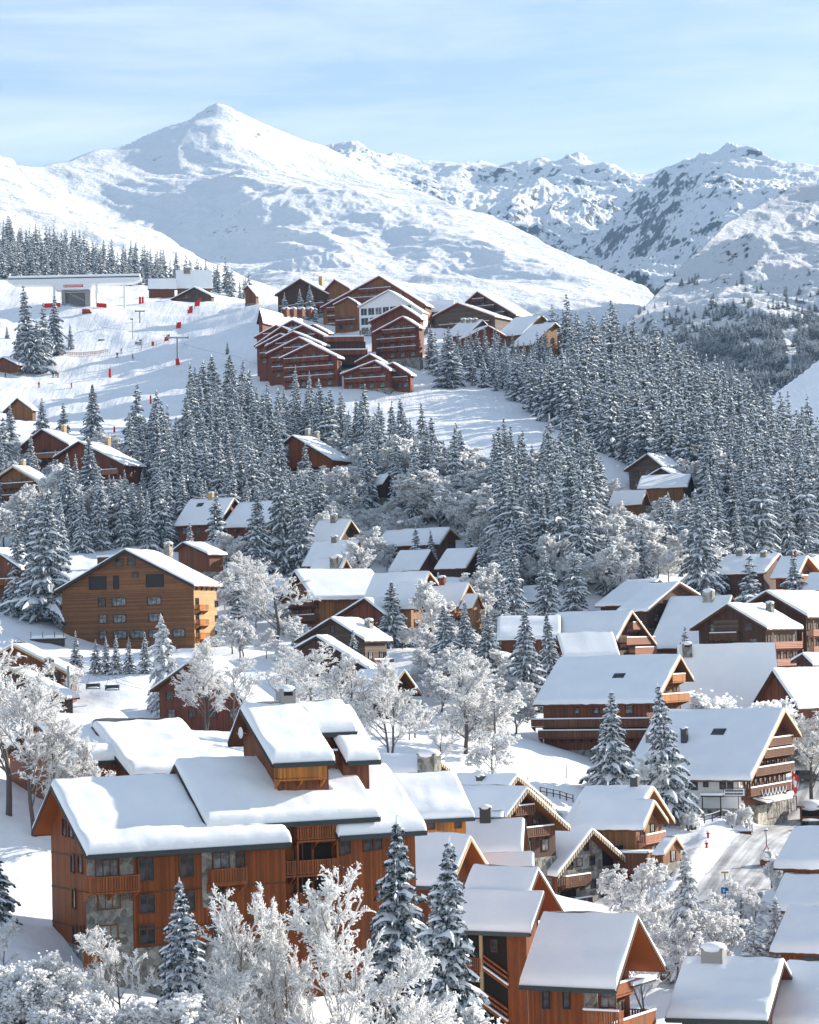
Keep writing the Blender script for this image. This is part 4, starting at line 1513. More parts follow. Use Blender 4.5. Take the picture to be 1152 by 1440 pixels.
h = House('glass_hall', 'white framed hall with a large glazed gable below the highest timber hotel', (546, 406), 556, (594, 437), 855, 70, 5.0, cat='hall', F=(503, 430), walls='white_paint', oe=0.3, og=0.6, trim='white_paint', ts=0.4, base=-4)
h.auto_gable(h.m, 3, z0=-1.0, fh=3.2, bal=False, cols=7, frame='white_paint', glass='glass', ww=2.6, wh=2.3)
h = House('slope_hotel', 'grey clad hotel with a great sunlit snow slope on the right of the hilltop', (671, 408), 704, (726, 441), 880, 60, 8.0, cat='hotel', F=(654, 423), walls='wood_grey', oe=0.6, og=1.2, trim='trim_red', ts=0.55, trim_h=0.45, base=-5)
h.auto_gable(h.m, 6, z0=0.8, bal=True, cols=6, rail='wood_rail_dark', slats=False)
m = h.module((643, 424), 668, (696, 443), 868, (608, 443), walls='wood_grey', oe=0.6, og=1.2, trim='trim_red', ts=0.5, trim_h=0.45, base=-4, plinth=0)
h.auto_gable(m, 3, z0=-1.0, bal=True, cols=6, rail='wood_rail_dark', slats=False)
H = House('chalet', 'low timber building with a flat snow roof between the glazed hall and grey hotel', (640, 421), 596, (638, 435), 890, 174, 5.0, walls='wood_ochre', oe=0.5, ts=0.6)
H.auto_side(H.m, 2)
hill_gable('red brown chalet with a small gable above the forest edge below the grey hotel', (687, 456), 676, (655, 472), 830, 120, 3.4, 1, F=(711, 470), name='chalet', cat='chalet', bal=False, cols=2)
H = House('chalet', 'chalet with three roof vents above the forest edge', (679, 448), 644, (658, 468), 840, 135, 3.0, walls='wood_brown', oe=0.5, ts=0.5)
for x in (652, 660, 668):
    H.chimney(H.m, x, 453, 1.6, 0.9, 'stone')
H = House('chalet', 'upper of two snow roofed chalets with pale gables at the hilltop forest edge', (762, 441), 724, (734, 468), 845, 140, 2.6, F=(770, 449), walls='wood_ochre', oe=0.5, og=1.0, ts=0.5, trim='trim_pale')
H.auto_gable(H.m, 2, bal=False, cols=2)
H = House('chalet', 'lower of two snow roofed chalets with pale gables at the hilltop forest edge', (781, 452), 748, (750, 482), 830, 140, 2.6, F=(788, 458), walls='wood_ochre', oe=0.5, og=1.0, ts=0.5, trim='trim_brown')
H.auto_gable(H.m, 2, bal=False, cols=2)
H = House('lodge', 'lodge with a tall snow roof, low wing and front gable beside the lift station', (247, 379), 298, (247, 405), 1010, 10, 4.5, cat='lodge', walls='wood_ochre', oe=0.6, og=0.6, ts=0.6)
m = H.module((208, 391), 248, (208, 405), 1004, walls='wood_brown', oe=0.6, og=0.3, ts=0.6, plinth=0)
H.auto_side(m, 1, z0=1.5)
H.chimney(H.m, 263, 381, 2.4, 1.4, 'stone')
H = House('annexe', 'grey timber annexe with a front gable before the lodge beside the lift station', (273, 402), 280, (297, 414), 985, 64, 3.0, cat='annexe', F=(240, 419), walls='wood_grey', oe=0.5, og=1.0, ts=0.6, base=-3)
H.auto_gable(H.m, 2, z0=0, bal=False, cols=3)
H = House('chalet', 'small brown chalet left of the hilltop skyline chalets', (348, 400), 354, (360, 414), 940, 62, 3.0, F=(342, 405), walls='wood_brown', oe=0.4, ts=0.5, trim='trim_red')
H = House('hut', 'tiny ski hut with a snowy roof at the left edge below the piste spruces', (4, 500), 16, (24, 510), 850, 62, 3.0, cat='hut', F=(-10, 507), walls='wood_brown', oe=0.4, ts=0.6)
# ------------------------------------------------------------------ terrain
GP = [(-150, 1250, 215), (-150, 1000, 300), (-150, 850, 480), (-150, 600, 720), (-150, 430, 960),
      (0, 1480, 185), (60, 1440, 185), (60, 1400, 190), (30, 1290, 206), (20, 1150, 226), (-60, 1300, 200), (60, 1105, 250), (0, 1090, 262), (-60, 1090, 250),
      (300, 1540, 188), (500, 1580, 188), (700, 1560, 215), (900, 1450, 226), (1000, 1490, 215), (1200, 1500, 215), (935, 1410, 240),
      (800, 1295, 290), (900, 1300, 290), (960, 1290, 300), (1010, 1262, 312), (1065, 1225, 330), (1000, 1200, 338), (1100, 1166, 362), (1152, 1142, 385), (980, 1150, 352), (1090, 1240, 305),
      (1260, 1110, 420), (1220, 1180, 360), (1220, 1250, 300),
      (760, 1048, 378), (830, 1082, 362), (700, 1082, 345), (640, 1062, 350), (720, 1034, 392), (880, 1085, 362),
      (170, 962, 410), (130, 992, 395), (330, 900, 448), (390, 925, 440), (30, 885, 468), (60, 905, 460), (100, 860, 492), (350, 965, 420), (600, 1005, 390), (640, 935, 430), (700, 905, 450),
      (420, 1040, 340), (300, 1060, 320),
      (150, 600, 730), (230, 560, 800), (60, 542, 830), (180, 500, 880), (260, 470, 920), (330, 432, 965), (100, 462, 930), (0, 432, 960), (120, 440, 945), (220, 427, 985), (300, 417, 1005),
      (30, 522, 850), (20, 592, 720), (320, 510, 850), (250, 520, 850),
      (560, 560, 768), (650, 562, 760), (700, 592, 720), (770, 612, 690), (850, 642, 660), (600, 602, 705), (520, 582, 742), (690, 548, 785), (600, 545, 790),
      (540, 446, 880), (700, 462, 880), (800, 478, 860), (470, 432, 905), (420, 428, 925), (360, 422, 962), (620, 462, 870),
      (900, 562, 780), (1000, 622, 745), (1100, 662, 725), (1152, 682, 715), (1000, 702, 640), (1100, 742, 600), (850, 505, 840), (950, 552, 820), (1050, 607, 785), (1152, 655, 762),
      (780, 502, 862), (860, 515, 866), (960, 560, 845), (1040, 616, 805), (1152, 668, 778), (1300, 740, 740), (1300, 800, 600),
      (860, 580, 1000), (960, 640, 1000), (1040, 700, 950), (1152, 760, 950), (700, 505, 1000), (550, 485, 1050), (400, 455, 1110), (1300, 860, 900),
      (860, 640, 1300), (1100, 760, 1200), (600, 540, 1300),
      (560, 785, 530), (650, 795, 520), (700, 762, 545), (800, 800, 520), (900, 802, 530), (450, 800, 520), (300, 805, 522), (200, 760, 560),
      (0, 760, 560), (60, 722, 590), (0, 692, 605), (150, 702, 600), (250, 652, 662), (350, 642, 672), (450, 682, 622), (550, 682, 622), (650, 662, 652), (500, 602, 722), (800, 720, 590), (900, 720, 600), (760, 680, 640),
      (0, 402, 1000), (0, 388, 1050), (100, 394, 1080), (200, 402, 1065), (0, 337, 1350), (100, 354, 1350), (200, 380, 1300), (300, 400, 1200), (350, 410, 1120), (-150, 320, 1350),
      (0, 345, 1700), (100, 400, 1700), (300, 470, 1500), (-150, 330, 1700)]
ctrl = []
for (px, py, D) in GP:
    ctrl.append(tuple(unp(px, py, D)))
ctrl += [(-60, 60, -34), (0, 60, -36), (60, 60, -38), (-40, 130, -28), (0, 140, -32), (40, 130, -38), (120, 120, -40), (-120, 120, -22)]
FOOT = []
for h in HOUSES:
    for m in h.mods[:1]:
        cx, cy = m.x0 + m.L / 2, m.yc
        P = h.root_pos + h.u * cx + h.vv * cy
        ctrl.append((P[0], P[1], h.root_pos[2]))
    for m in h.mods:
        FOOT.append((h, m))
# drop near duplicates
cc = []
for c in ctrl[::-1]:
    if all((c[0] - k[0]) ** 2 + (c[1] - k[1]) ** 2 > 6.0 ** 2 for k in cc):
        cc.append(c)
base_rbf = rbf(cc, tps=False, smooth=0.004)


def smooth_h(x, y):
    return base_rbf(x, y)


# cached grid in polar-ish fan: column = x/y ratio, row = y
TX = np.linspace(-0.34, 0.36, 351)
TY = 55 * np.exp(np.linspace(0, math.log(1750 / 55), 620))
GX, GY = TX[None, :] * TY[:, None], np.repeat(TY[:, None], len(TX), 1)
HB = smooth_h(GX, GY)
# soften the cones of the linear kernel a little
for _ in range(3):
    P_ = np.pad(HB, 1, mode='edge')
    HB = (P_[1:-1, 1:-1] * 2 + P_[:-2, 1:-1] + P_[2:, 1:-1] + P_[1:-1, :-2] + P_[1:-1, 2:]) / 6

# road centre line (pixels + depth), half widths
ROADPX = [(1250, 1100, 430), (1152, 1152, 382), (1105, 1182, 356), (1062, 1210, 335), (1035, 1236, 318), (1012, 1272, 300), (985, 1320, 280), (960, 1370, 262)]
RD = [unp(*p) for p in ROADPX]


def catmull(P, n=14):
    P = [np.array(p) for p in P]
    P = [2 * P[0] - P[1]] + P + [2 * P[-1] - P[-2]]
    out = []
    for i in range(1, len(P) - 2):
        for t in np.linspace(0, 1, n, endpoint=False):
            a, b, c, d = P[i - 1:i + 3]
            out.append(0.5 * ((2 * b) + (-a + c) * t + (2 * a - 5 * b + 4 * c - d) * t ** 2 + (-a + 3 * b - 3 * c + d) * t ** 3))
    out.append(P[-2])
    return np.array(out)


RC = catmull(RD)


def road_dist(x, y):
    d = np.full(np.shape(x), 1e9)
    for p in RC[::2]:
        d = np.minimum(d, np.hypot(x - p[0], y - p[1]))
    return d


RDIST = np.full(GX.shape, 1e9)
sel = (GY > 230) & (GY < 460) & (GX > 20)
RDIST[sel] = road_dist(GX[sel], GY[sel])
nz = 0.42 * fbm(GX / 14, GY / 14, 1, 4) + 0.12 * fbm(GX / 2.6, GY / 2.6, 31, 2)
# wind ribs and groomed ledges on the piste
pist = np.clip((GY - 690) / 60, 0, 1)
nz = nz + pist * (1.1 * fbm(GX / 40, GY / 26, 51, 4) + 0.5 * ridged(GX / 18 + 3, GY / 12, 71, 3) + 0.35 * fbm(GX / 6, GY / 5, 91, 3))
bank = np.exp(-((RDIST - 7.2) / 1.5) ** 2) * (0.9 + 0.5 * perlin(GX / 3.0, GY / 3.0, 61))
nz = nz * np.clip((RDIST - 5) / 4, 0, 1) + bank
HG = HB + nz


def ground_at(x, y):
    tx = np.clip((x / y - TX[0]) / (TX[1] - TX[0]), 0, len(TX) - 1.001)
    ty = np.clip(math.log(max(y, 55.01) / 55) / (math.log(1750 / 55) / (len(TY) - 1)), 0, len(TY) - 1.001)
    i, j = int(ty), int(tx)
    a, b = ty - i, tx - j
    return float((HG[i, j] * (1 - b) + HG[i, j + 1] * b) * (1 - a) + (HG[i + 1, j] * (1 - b) + HG[i + 1, j + 1] * b) * a)


def ground_hit(px, py, dmin=120, dmax=1500):
    """walk along the pixel ray until it meets the ground"""
    r = ray(px, py)
    D = dmin
    while D < dmax:
        if r[2] * D <= ground_at(r[0] * D, D):
            lo, hi = D - 4, D
            for _ in range(8):
                mid = (lo + hi) / 2
                if r[2] * mid <= ground_at(r[0] * mid, mid):
                    hi = mid
                else:
                    lo = mid
            return hi
        D += 4
    return None


def grid_mesh(name, X, Y, Z, mat):
    ny, nx = X.shape
    V = np.stack([X.ravel(), Y.ravel(), Z.ravel()], 1)
    i = np.arange(ny - 1)[:, None] * nx + np.arange(nx - 1)[None, :]
    F = np.stack([i, i + 1, i + nx + 1, i + nx], -1).reshape(-1, 4)
    return np_mesh(name, V, F, mat, smooth=True)


tag(link('snow_ground', grid_mesh('snow_ground', GX, GY, HG, M['snow_ground'])), 'snow covered hillside and ski piste of the village', 'ground', None, 'structure')

# road ribbon
tang = np.gradient(RC, axis=0)
nrm = np.stack([tang[:, 1], -tang[:, 0]], 1)
nrm /= np.linalg.norm(nrm, axis=1)[:, None]
V, F, UV = [], [], []
NW = 9
for k, p in enumerate(RC):
    for j in range(NW):
        s_ = (j / (NW - 1) - 0.5) * 2
        w_ = 4.8
        x, y = p[0] + nrm[k, 0] * s_ * w_, p[1] + nrm[k, 1] * s_ * w_
        V.append((x, y, ground_at(x, y) + 0.10 - 0.16 * (abs(s_) > 0.97)))
        UV.append((j / (NW - 1), k * 0.12))
for k in range(len(RC) - 1):
    for j in range(NW - 1):
        a = k * NW + j
        F.append((a, a + 1, a + NW + 1, a + NW))
me = np_mesh('road', V, F, M['road'], smooth=True)
ul = me.uv_layers.new(name='UVMap')
li = np.empty(len(me.loops), np.int32)
me.loops.foreach_get('vertex_index', li)
ul.data.foreach_set('uv', np.array(UV, np.float32)[li].ravel())
tag(link('road', me), 'snow packed road curving past the hotel', 'road', None, 'structure')

# ------------------------------------------------------------------ mountains


def mountain(name, skyline, faces, dback, zback, mat, amp, wl, seed, pxr, Dr, n=(420, 300), label='', skynoise=0.25, stretch=2.0, gain=0.47, fine=0.10):
    pts = []
    for (px, py, D) in skyline:
        pts.append(tuple(unp(px, py, D)))
    for (px, py, D) in faces:
        pts.append(tuple(unp(px, py, D)))
    f = rbf(pts)
    px = np.linspace(pxr[0], pxr[1], n[0])
    tx = np.array([ray(p, 720)[0] for p in px])
    D = Dr[0] * np.exp(np.linspace(0, math.log(Dr[1] / Dr[0]), n[1]))
    X, Y = tx[None, :] * D[:, None], np.repeat(D[:, None], n[0], 1)
    skx, skd = zip(*sorted((q[0], q[2]) for q in skyline))
    Dr_ = np.interp(px, skx, skd)[None, :]
    Dc = np.minimum(Y, Dr_)
    Z = f(tx[None, :] * Dc, Dc) - 0.65 * (Y - Dc)
    wx = X + wl * 0.25 * perlin(X / wl, Y / wl, seed + 40)
    wy = Y + wl * 0.25 * perlin(X / wl + 9, Y / wl, seed + 41)
    ca, sa = math.cos(0.35), math.sin(0.35)
    ax, ay = wx * ca + wy * sa, -wx * sa + wy * ca
    r = ridged(ax / wl, ay / (wl * stretch), seed, 8, gain) - 1.1
    r2 = fbm(X / (wl * 0.16), Y / (wl * 0.16), seed + 20, 4, 0.55)
    # keep the traced skyline: less relief right on it
    sk = np.array([unp(*q)[:2] for q in skyline])
    d = np.abs(Y - Dr_)
    mask = skynoise + (1 - skynoise) * np.clip(d / (wl * 0.8), 0, 1)
    Z = Z + amp * (r * mask + fine * r2 * np.maximum(mask, 0.55))
    o = link(name, grid_mesh(name, X, Y, Z, mat))
    tag(o, label, 'mountain', None, 'structure')
    return o, f


def ext(sk, k=60):
    return sk


mountain('main_mountain',
         [(-60, 232, 5800), (0, 232, 5900), (60, 237, 6000), (100, 233, 6100), (120, 220, 6150), (140, 211, 6200), (160, 210, 6250), (185, 203, 6300), (212, 190, 6350), (240, 180, 6400), (262, 173, 6430), (278, 167, 6460), (290, 154, 6490), (305, 145, 6500), (318, 148, 6520), (333, 157, 6550),
          (352, 170, 6620), (375, 182, 6700), (400, 191, 6780), (425, 196, 6850), (455, 204, 6900), (480, 216, 6950), (505, 228, 6900), (525, 243, 6700), (565, 256, 6400), (610, 271, 6000), (655, 288, 5700), (700, 305, 5450), (740, 325, 5200), (780, 345, 4950), (815, 360, 4750),
          (850, 376, 4550), (885, 392, 4350), (915, 405, 4150), (935, 425, 4000), (950, 450, 3900)],
         [(200, 250, 5950), (120, 280, 5750), (60, 290, 5500), (250, 300, 5550), (180, 330, 5350), (300, 330, 5250), (240, 370, 5050), (150, 370, 5050), (60, 330, 5200), (-60, 300, 5300),
          (314, 172, 6300), (325, 200, 6150), (340, 240, 5800), (368, 278, 5350), (385, 320, 4900), (280, 230, 6050), (220, 215, 6150), (300, 270, 5750),
          (400, 235, 6250), (440, 232, 6350), (480, 255, 6100), (560, 292, 5650), (640, 320, 5250), (720, 350, 4850), (800, 385, 4450), (870, 412, 4150), (450, 300, 5250), (540, 340, 4850), (640, 370, 4450), (740, 402, 4150), (840, 432, 3850), (900, 447, 3600),
          (430, 350, 4450), (520, 390, 3950), (620, 412, 3750), (700, 432, 3550), (480, 412, 3450), (800, 452, 3400), (600, 450, 3200), (300, 430, 4300), (0, 420, 4500)],
         900, 420, M['mountain'], 42, 900, 5, (-160, 1010), (3100, 8300), (620, 460), 'large snowy mountain with a pointed summit', 0.25, 1.9, 0.52, 0.09)
mountain('far_range',
         [(420, 215, 9600), (470, 212, 9500), (490, 207, 9500), (505, 209, 9500), (520, 233, 9500), (545, 226, 9500), (560, 224, 9500), (600, 226, 9500), (640, 236, 9500), (690, 244, 9500), (718, 243, 9500), (742, 232, 9450), (765, 221, 9400), (790, 232, 9400), (815, 220, 9400), (838, 236, 9400),
          (880, 246, 9400), (910, 250, 9400), (940, 246, 9400), (985, 240, 9500), (1060, 240, 9500), (1200, 260, 9500)],
         [(560, 270, 8800), (650, 290, 8500), (740, 275, 8700), (755, 320, 8000), (850, 300, 8400), (700, 335, 7900), (800, 350, 7700), (900, 330, 8000), (880, 390, 7100), (940, 380, 7200), (960, 330, 7700), (820, 265, 8900), (680, 262, 9000), (1050, 330, 7600), (600, 400, 7000), (950, 470, 6400), (800, 450, 6600), (500, 400, 7200)],
         900, 500, M['mountain_rocky'], 75, 800, 15, (380, 1260), (6300, 10800), (520, 360), 'distant range of craggy snowy peaks', 0.6, 1.4, 0.56, 0.14)
mountain('right_peak',
         [(790, 440, 7000), (815, 400, 7250), (845, 345, 7600), (880, 292, 7900), (905, 265, 8000), (935, 246, 8000), (958, 233, 7950), (980, 222, 7900), (1005, 214, 7850), (1020, 209, 7800), (1038, 202, 7800), (1058, 204, 7750), (1075, 208, 7700), (1110, 222, 7600), (1152, 241, 7500), (1220, 262, 7300), (1300, 285, 7200)],
         [(1000, 258, 7350), (1060, 258, 7200), (1040, 290, 6700), (990, 300, 6800), (1100, 290, 6600), (1160, 300, 6400), (940, 300, 7000), (960, 350, 6100), (1050, 340, 6100), (1150, 350, 5900), (1250, 330, 6300), (910, 350, 6900), (870, 400, 6500), (1000, 420, 5300), (1200, 420, 5300)],
         800, 500, M['mountain_rocky'], 62, 700, 25, (780, 1300), (5200, 8900), (390, 300), 'craggy snow peak at the right', 0.6, 1.4, 0.56, 0.14)
mountain('right_slope',
         [(1300, 225, 3700), (1220, 243, 3600), (1152, 259, 3420), (1110, 267, 3320), (1075, 282, 3250), (1040, 304, 3150), (1010, 334, 3000), (985, 361, 2880), (950, 394, 2740), (925, 418, 2600), (905, 440, 2450), (890, 456, 2380), (870, 475, 2300)],
         [(1150, 330, 2950), (1080, 350, 2820), (1020, 390, 2620), (1150, 400, 2520), (1050, 430, 2330), (960, 440, 2330), (1000, 480, 2120), (1100, 490, 2020), (1160, 470, 2120), (940, 490, 2120), (1050, 540, 1830), (980, 530, 1900), (1120, 550, 1720), (900, 500, 2050), (1250, 420, 2500), (1250, 540, 1800), (850, 560, 1750), (1000, 590, 1650)],
         500, 330, M['mountain_scrub'], 26, 420, 35, (840, 1300), (1600, 4200), (380, 420), 'steep snowy slope dotted with trees', 0.35, 1.8, 0.5, 0.1)
SLOPE_O = bpy.data.objects['right_slope']
mountain('left_slope',
         [(-160, 175, 3700), (-80, 190, 3550), (0, 217, 3400), (25, 229, 3300), (45, 251, 3200), (65, 276, 3100), (90, 301, 2950), (125, 322, 2800), (160, 326, 2700), (200, 322, 2650), (235, 333, 2600), (260, 353, 2500), (300, 376, 2400), (360, 393, 2300), (420, 410, 2250)],
         [(0, 262, 2900), (0, 302, 2500), (60, 312, 2480), (150, 352, 2300), (220, 362, 2280), (0, 342, 2200), (100, 352, 2150), (300, 402, 2100), (-100, 300, 2600), (200, 410, 1950), (0, 390, 1950)],
         400, 260, M['mountain'], 20, 420, 45, (-180, 440), (1900, 4200), (330, 260), 'sunlit snow slope at the left', 0.4)
mountain('valley_side',
         [(1300, 440, 1350), (1220, 470, 1330), (1152, 506, 1300), (1125, 527, 1285), (1095, 549, 1260), (1070, 572, 1250), (1040, 600, 1230)],
         [(1152, 560, 1180), (1200, 600, 1080), (1110, 600, 1120), (1250, 640, 1000), (1060, 640, 1100), (1152, 680, 960)],
         160, 120, M['snow_ground'], 2.5, 110, 55, (1030, 1300), (930, 1500), (120, 120), 'smooth snow bank across the side valley', 0.5)
# ------------------------------------------------------------------ trees


def conifer_arrays(seed, H=16.0, R=2.9, nw=24, nb=8, seg=4, hang=True, snow=1.0, shape=0.85, droop=(0.35, 0.62), full=1.0):
    """needle fans that droop from whorls of branches, snow lying on top of each"""
    rng = np.random.default_rng(seed)
    NV, NF, SV, SF = [], [], [], []

    def quad(V, F, p):
        i = len(V)
        V.extend(p)
        F.append((i, i + 1, i + 2, i + 3))

    lean = rng.normal(0, 0.004, 2)
    for i in range(nw):
        f = i / (nw - 1)
        z0 = H * (0.06 + 0.92 * f ** 0.95)
        r = R * ((1 - f) ** shape) * (1 + 0.18 * rng.normal()) + 0.16
        n = max(4, int(round(nb * (1 - 0.35 * f))))
        a0 = rng.uniform(0, 6.28)
        for b in range(n):
            az = a0 + 2 * PI * (b + rng.uniform(-0.3, 0.3)) / n
            ln = max(0.15, r * rng.uniform(0.66, 1.16))
            d = np.array([math.cos(az), math.sin(az)])
            s = np.array([-d[1], d[0]])
            dr = rng.uniform(*droop) * (1.15 - 0.5 * f)
            zz = z0 + rng.uniform(-0.55, 0.55) * H / nw
            t = np.linspace(0.04, 1, seg + 1)
            out = t * ln
            z = zz + ln * (0.16 * np.sin(t * PI * 0.6) - dr * t ** 1.7)
            wd = full * (0.13 + 0.25 * ln) * (np.sin(np.clip(t * 1.1 + 0.22, 0, 1) * PI) * 0.85 + 0.22) * rng.uniform(0.8, 1.2)
            cx = d[0] * out + lean[0] * zz
            cy = d[1] * out + lean[1] * zz
            C = np.stack([cx, cy, z], 1)
            jl = rng.normal(0, 0.10, seg + 1) * (0.3 + 0.25 * ln)
            jr = rng.normal(0, 0.10, seg + 1) * (0.3 + 0.25 * ln)
            sag = wd * rng.uniform(0.45, 0.8)
            L = C + np.concatenate([s[None] * (wd + jl)[:, None], -(sag)[:, None]], 1)
            Rr = C - np.concatenate([s[None] * (wd + jr)[:, None], (sag)[:, None]], 1)
            for k in range(seg):
                quad(NV, NF, [C[k], C[k + 1], L[k + 1], L[k]])
                quad(NV, NF, [C[k + 1], C[k], Rr[k], Rr[k + 1]])
                if hang:
                    for E in (L, Rr):
                        hl = (0.14 + 0.12 * ln) * rng.uniform(0.6, 1.5)
                        m_ = (E[k] + E[k + 1]) / 2 + np.array([d[0] * 0.1, d[1] * 0.1, -hl])
                        e_ = E[k + 1] + np.array([d[0] * 0.16, d[1] * 0.16, -hl * 0.6])
                        quad(NV, NF, [E[k], m_, e_, E[k + 1]])
            # snow pads
            sn = snow * rng.uniform(0.6, 1.15)
            up = np.array([0, 0, 1.0])
            for k in range(seg):
                if rng.random() < 0.10 or (k == 0 and f < 0.75 and rng.random() < 0.5):
                    continue
                w0, w1 = wd[k] * 0.78 * sn * rng.uniform(0.7, 1.1), wd[k + 1] * 0.78 * sn * rng.uniform(0.6, 1.1)
                h0, h1 = 0.07 + 0.06 * rng.random() + 0.03 * ln, 0.05 + 0.06 * rng.random() + 0.02 * ln
                if k == seg - 1:
                    w1 *= 0.35
                s3 = np.array([s[0], s[1], 0])
                l0 = C[k] + s3 * w0 - up * sag[k] * w0 / wd[k] * 0.9 + up * 0.02
                r0 = C[k] - s3 * w0 - up * sag[k] * w0 / wd[k] * 0.9 + up * 0.02
                l1 = C[k + 1] + s3 * w1 - up * sag[k + 1] * w1 / wd[k + 1] * 0.9 + up * 0.02
                r1 = C[k + 1] - s3 * w1 - up * sag[k + 1] * w1 / wd[k + 1] * 0.9 + up * 0.02
                c0, c1 = C[k] + up * h0, C[k + 1] + up * h1 + np.array([d[0], d[1], 0]) * 0.05
                quad(SV, SF, [c0, c1, l1, l0])
                quad(SV, SF, [c1, c0, r0, r1])
                if k == seg - 1:
                    quad(SV, SF, [l1, c1, r1, (l1 + r1) / 2 - up * 0.16])
    # leader
    top = np.array([lean[0] * H, lean[1] * H, H * 1.02])
    for a in range(3):
        t = 2 * PI * a / 3
        q = np.array([math.cos(t), math.sin(t), 0]) * 0.16
        t2 = t + 2.09
        q2 = np.array([math.cos(t2), math.sin(t2), 0]) * 0.16
        quad(NV, NF, [top - [0, 0, 1.1] + q, top - [0, 0, 1.1] + q2, top, top + q * 0.1])
        quad(SV, SF, [top - [0, 0, 0.75] + q * 0.9, top - [0, 0, 0.75] + q2 * 0.9, top + [0, 0, 0.06], top + q * 0.25])
    return np.array(NV), np.array(NF), np.array(SV), np.array(SF)


def trunk_mesh(name, H, r, mat):
    b = MB()
    b.tube((0, 0, -1.2), (0, 0, H * 0.55), r, r * 0.5, 7, 0, False)
    b.tube((0, 0, H * 0.55), (0, 0, H * 0.99), r * 0.5, 0.02, 5, 0, False)
    return b.mesh(name, mat)


CON = {}


def build_conifer(kind, seed, **kw):
    NV, NF, SV, SF = conifer_arrays(seed, **kw)
    nm = M['needles_frosted'] if kind == 'frosted' else M['needles']
    return dict(H=kw.get('H', 16.0), R=kw.get('R', 2.9), crown=np_mesh('crown', NV, NF, nm), snow=np_mesh('snow_load', SV, SF, M['snow_tree'], smooth=False),
                trunk=trunk_mesh('trunk', kw.get('H', 16.0), 0.24, M['bark']), arr=(NV, NF, SV, SF))


CON['near'] = [build_conifer('near', 100 + i, H=16, R=(2.9, 2.6, 3.2, 2.7)[i], nw=34, nb=10, seg=5, snow=1.35) for i in range(4)]
CON['mid'] = [build_conifer('mid', 200 + i, H=16, R=(2.6, 2.9, 2.3, 3.1, 2.7)[i], nw=24, nb=8, seg=3, snow=(1.3, 1.15, 1.4, 1.2, 1.3)[i]) for i in range(5)]
CON['far'] = [build_conifer('far', 300 + i, H=16, R=(2.7, 2.4, 3.0, 2.6)[i], nw=16, nb=6, seg=2, snow=(1.35, 1.15, 1.45, 1.25)[i], full=1.15) for i in range(4)]
CON['tiny'] = [build_conifer('tiny', 400 + i, H=16, R=(3.0, 2.7)[i], nw=14, nb=6, seg=1, hang=False, snow=0.8, full=1.8) for i in range(2)]
CON['frosted'] = [build_conifer('frosted', 500 + i, H=14, R=(2.9, 2.5)[i], nw=30, nb=9, seg=4, snow=1.25, droop=(0.45, 0.9)) for i in range(2)]


def frost_segments(seed, H, spread, droop=0.0, levels=4, nl=9, kids=(6, 6, 4), dens=1.0):
    rng = np.random.default_rng(seed)
    segs = []

    def rnd_dir(d, ang):
        d = d / np.linalg.norm(d)
        a = np.cross(d, rng.normal(size=3))
        a /= np.linalg.norm(a) + 1e-9
        return d * math.cos(ang) + a * math.sin(ang)

    def grow(p, d, ln, r, lev):
        n = (7, 5, 4, 3, 2)[min(lev, 4)]
        pts = [np.array(p)]
        q = np.array(p, float)
        dd = d / np.linalg.norm(d)
        for i in range(n):
            dd = dd + rng.normal(0, (0.05, 0.09, 0.13, 0.17, 0.2)[min(lev, 4)], 3)
            dd[2] += (0.06, 0.09, 0.07, 0.05, 0.03)[min(lev, 4)] - droop * (0, 0.10, 0.22, 0.3, 0.3)[min(lev, 4)]
            dd /= np.linalg.norm(dd)
            q2 = q + dd * ln / n
            ra, rb = r * (1 - 0.75 * i / n), r * (1 - 0.75 * (i + 1) / n)
            segs.append((q, q2, ra, rb, lev))
            q = q2
            pts.append(q)
        if lev >= levels:
            return
        k = (nl, *kids)[min(lev, len(kids))]
        k = max(2, int(k * dens + rng.uniform(-0.5, 0.9)))
        for j in range(k):
            lo = (0.22, 0.25, 0.2, 0.15)[min(lev, 3)]
            t = lo + (1 - lo) * (j + rng.random()) / k
            x = t * n
            i = min(n - 1, int(x))
            pp = pts[i] + (pts[i + 1] - pts[i]) * (x - i)
            loc = pts[i + 1] - pts[i]
            ang = rng.uniform(0.45, 0.95) if lev else rng.uniform(0.45, 0.85) * spread
            l2 = ln * rng.uniform(0.42, 0.68) * (1.05 - 0.45 * t) * ((0.95, 0.95, 0.85, 0.8)[min(lev, 3)])
            grow(pp, rnd_dir(loc, ang), max(l2, 0.25), r * 0.42 * (1 - 0.4 * t), lev + 1)
    stems = 1 if rng.random() < 0.6 else 2
    for s_ in range(stems):
        d0 = np.array([rng.normal(0, 0.05 + 0.18 * (stems - 1)), rng.normal(0, 0.05 + 0.18 * (stems - 1)), 1.0])
        grow(np.array([0, 0, -0.3]), d0, H * 0.92, 0.15, 0)
    return segs


def prisms(P0, P1, R0, R1, n=3):
    d = P1 - P0
    d = d / (np.linalg.norm(d, axis=1)[:, None] + 1e-9)
    ref = np.where(np.abs(d[:, 2:3]) < 0.9, np.array([[0, 0, 1.0]]), np.array([[1.0, 0, 0]]))
    a = np.cross(d, ref)
    a /= np.linalg.norm(a, axis=1)[:, None]
    b = np.cross(d, a)
    V = []
    for P, R in ((P0, R0), (P1, R1)):
        for k in range(n):
            t = 2 * PI * k / n + 0.5
            V.append(P + R[:, None] * (math.cos(t) * a + math.sin(t) * b))
    V = np.stack(V, 1)                      # m, 2n, 3
    m = len(P0)
    base = (np.arange(m) * 2 * n)[:, None]
    F = []
    for k in range(n):
        j = (k + 1) % n
        F.append(base + np.array([[k, j, n + j, n + k]]))
    return V.reshape(-1, 3), np.concatenate(F, 0)


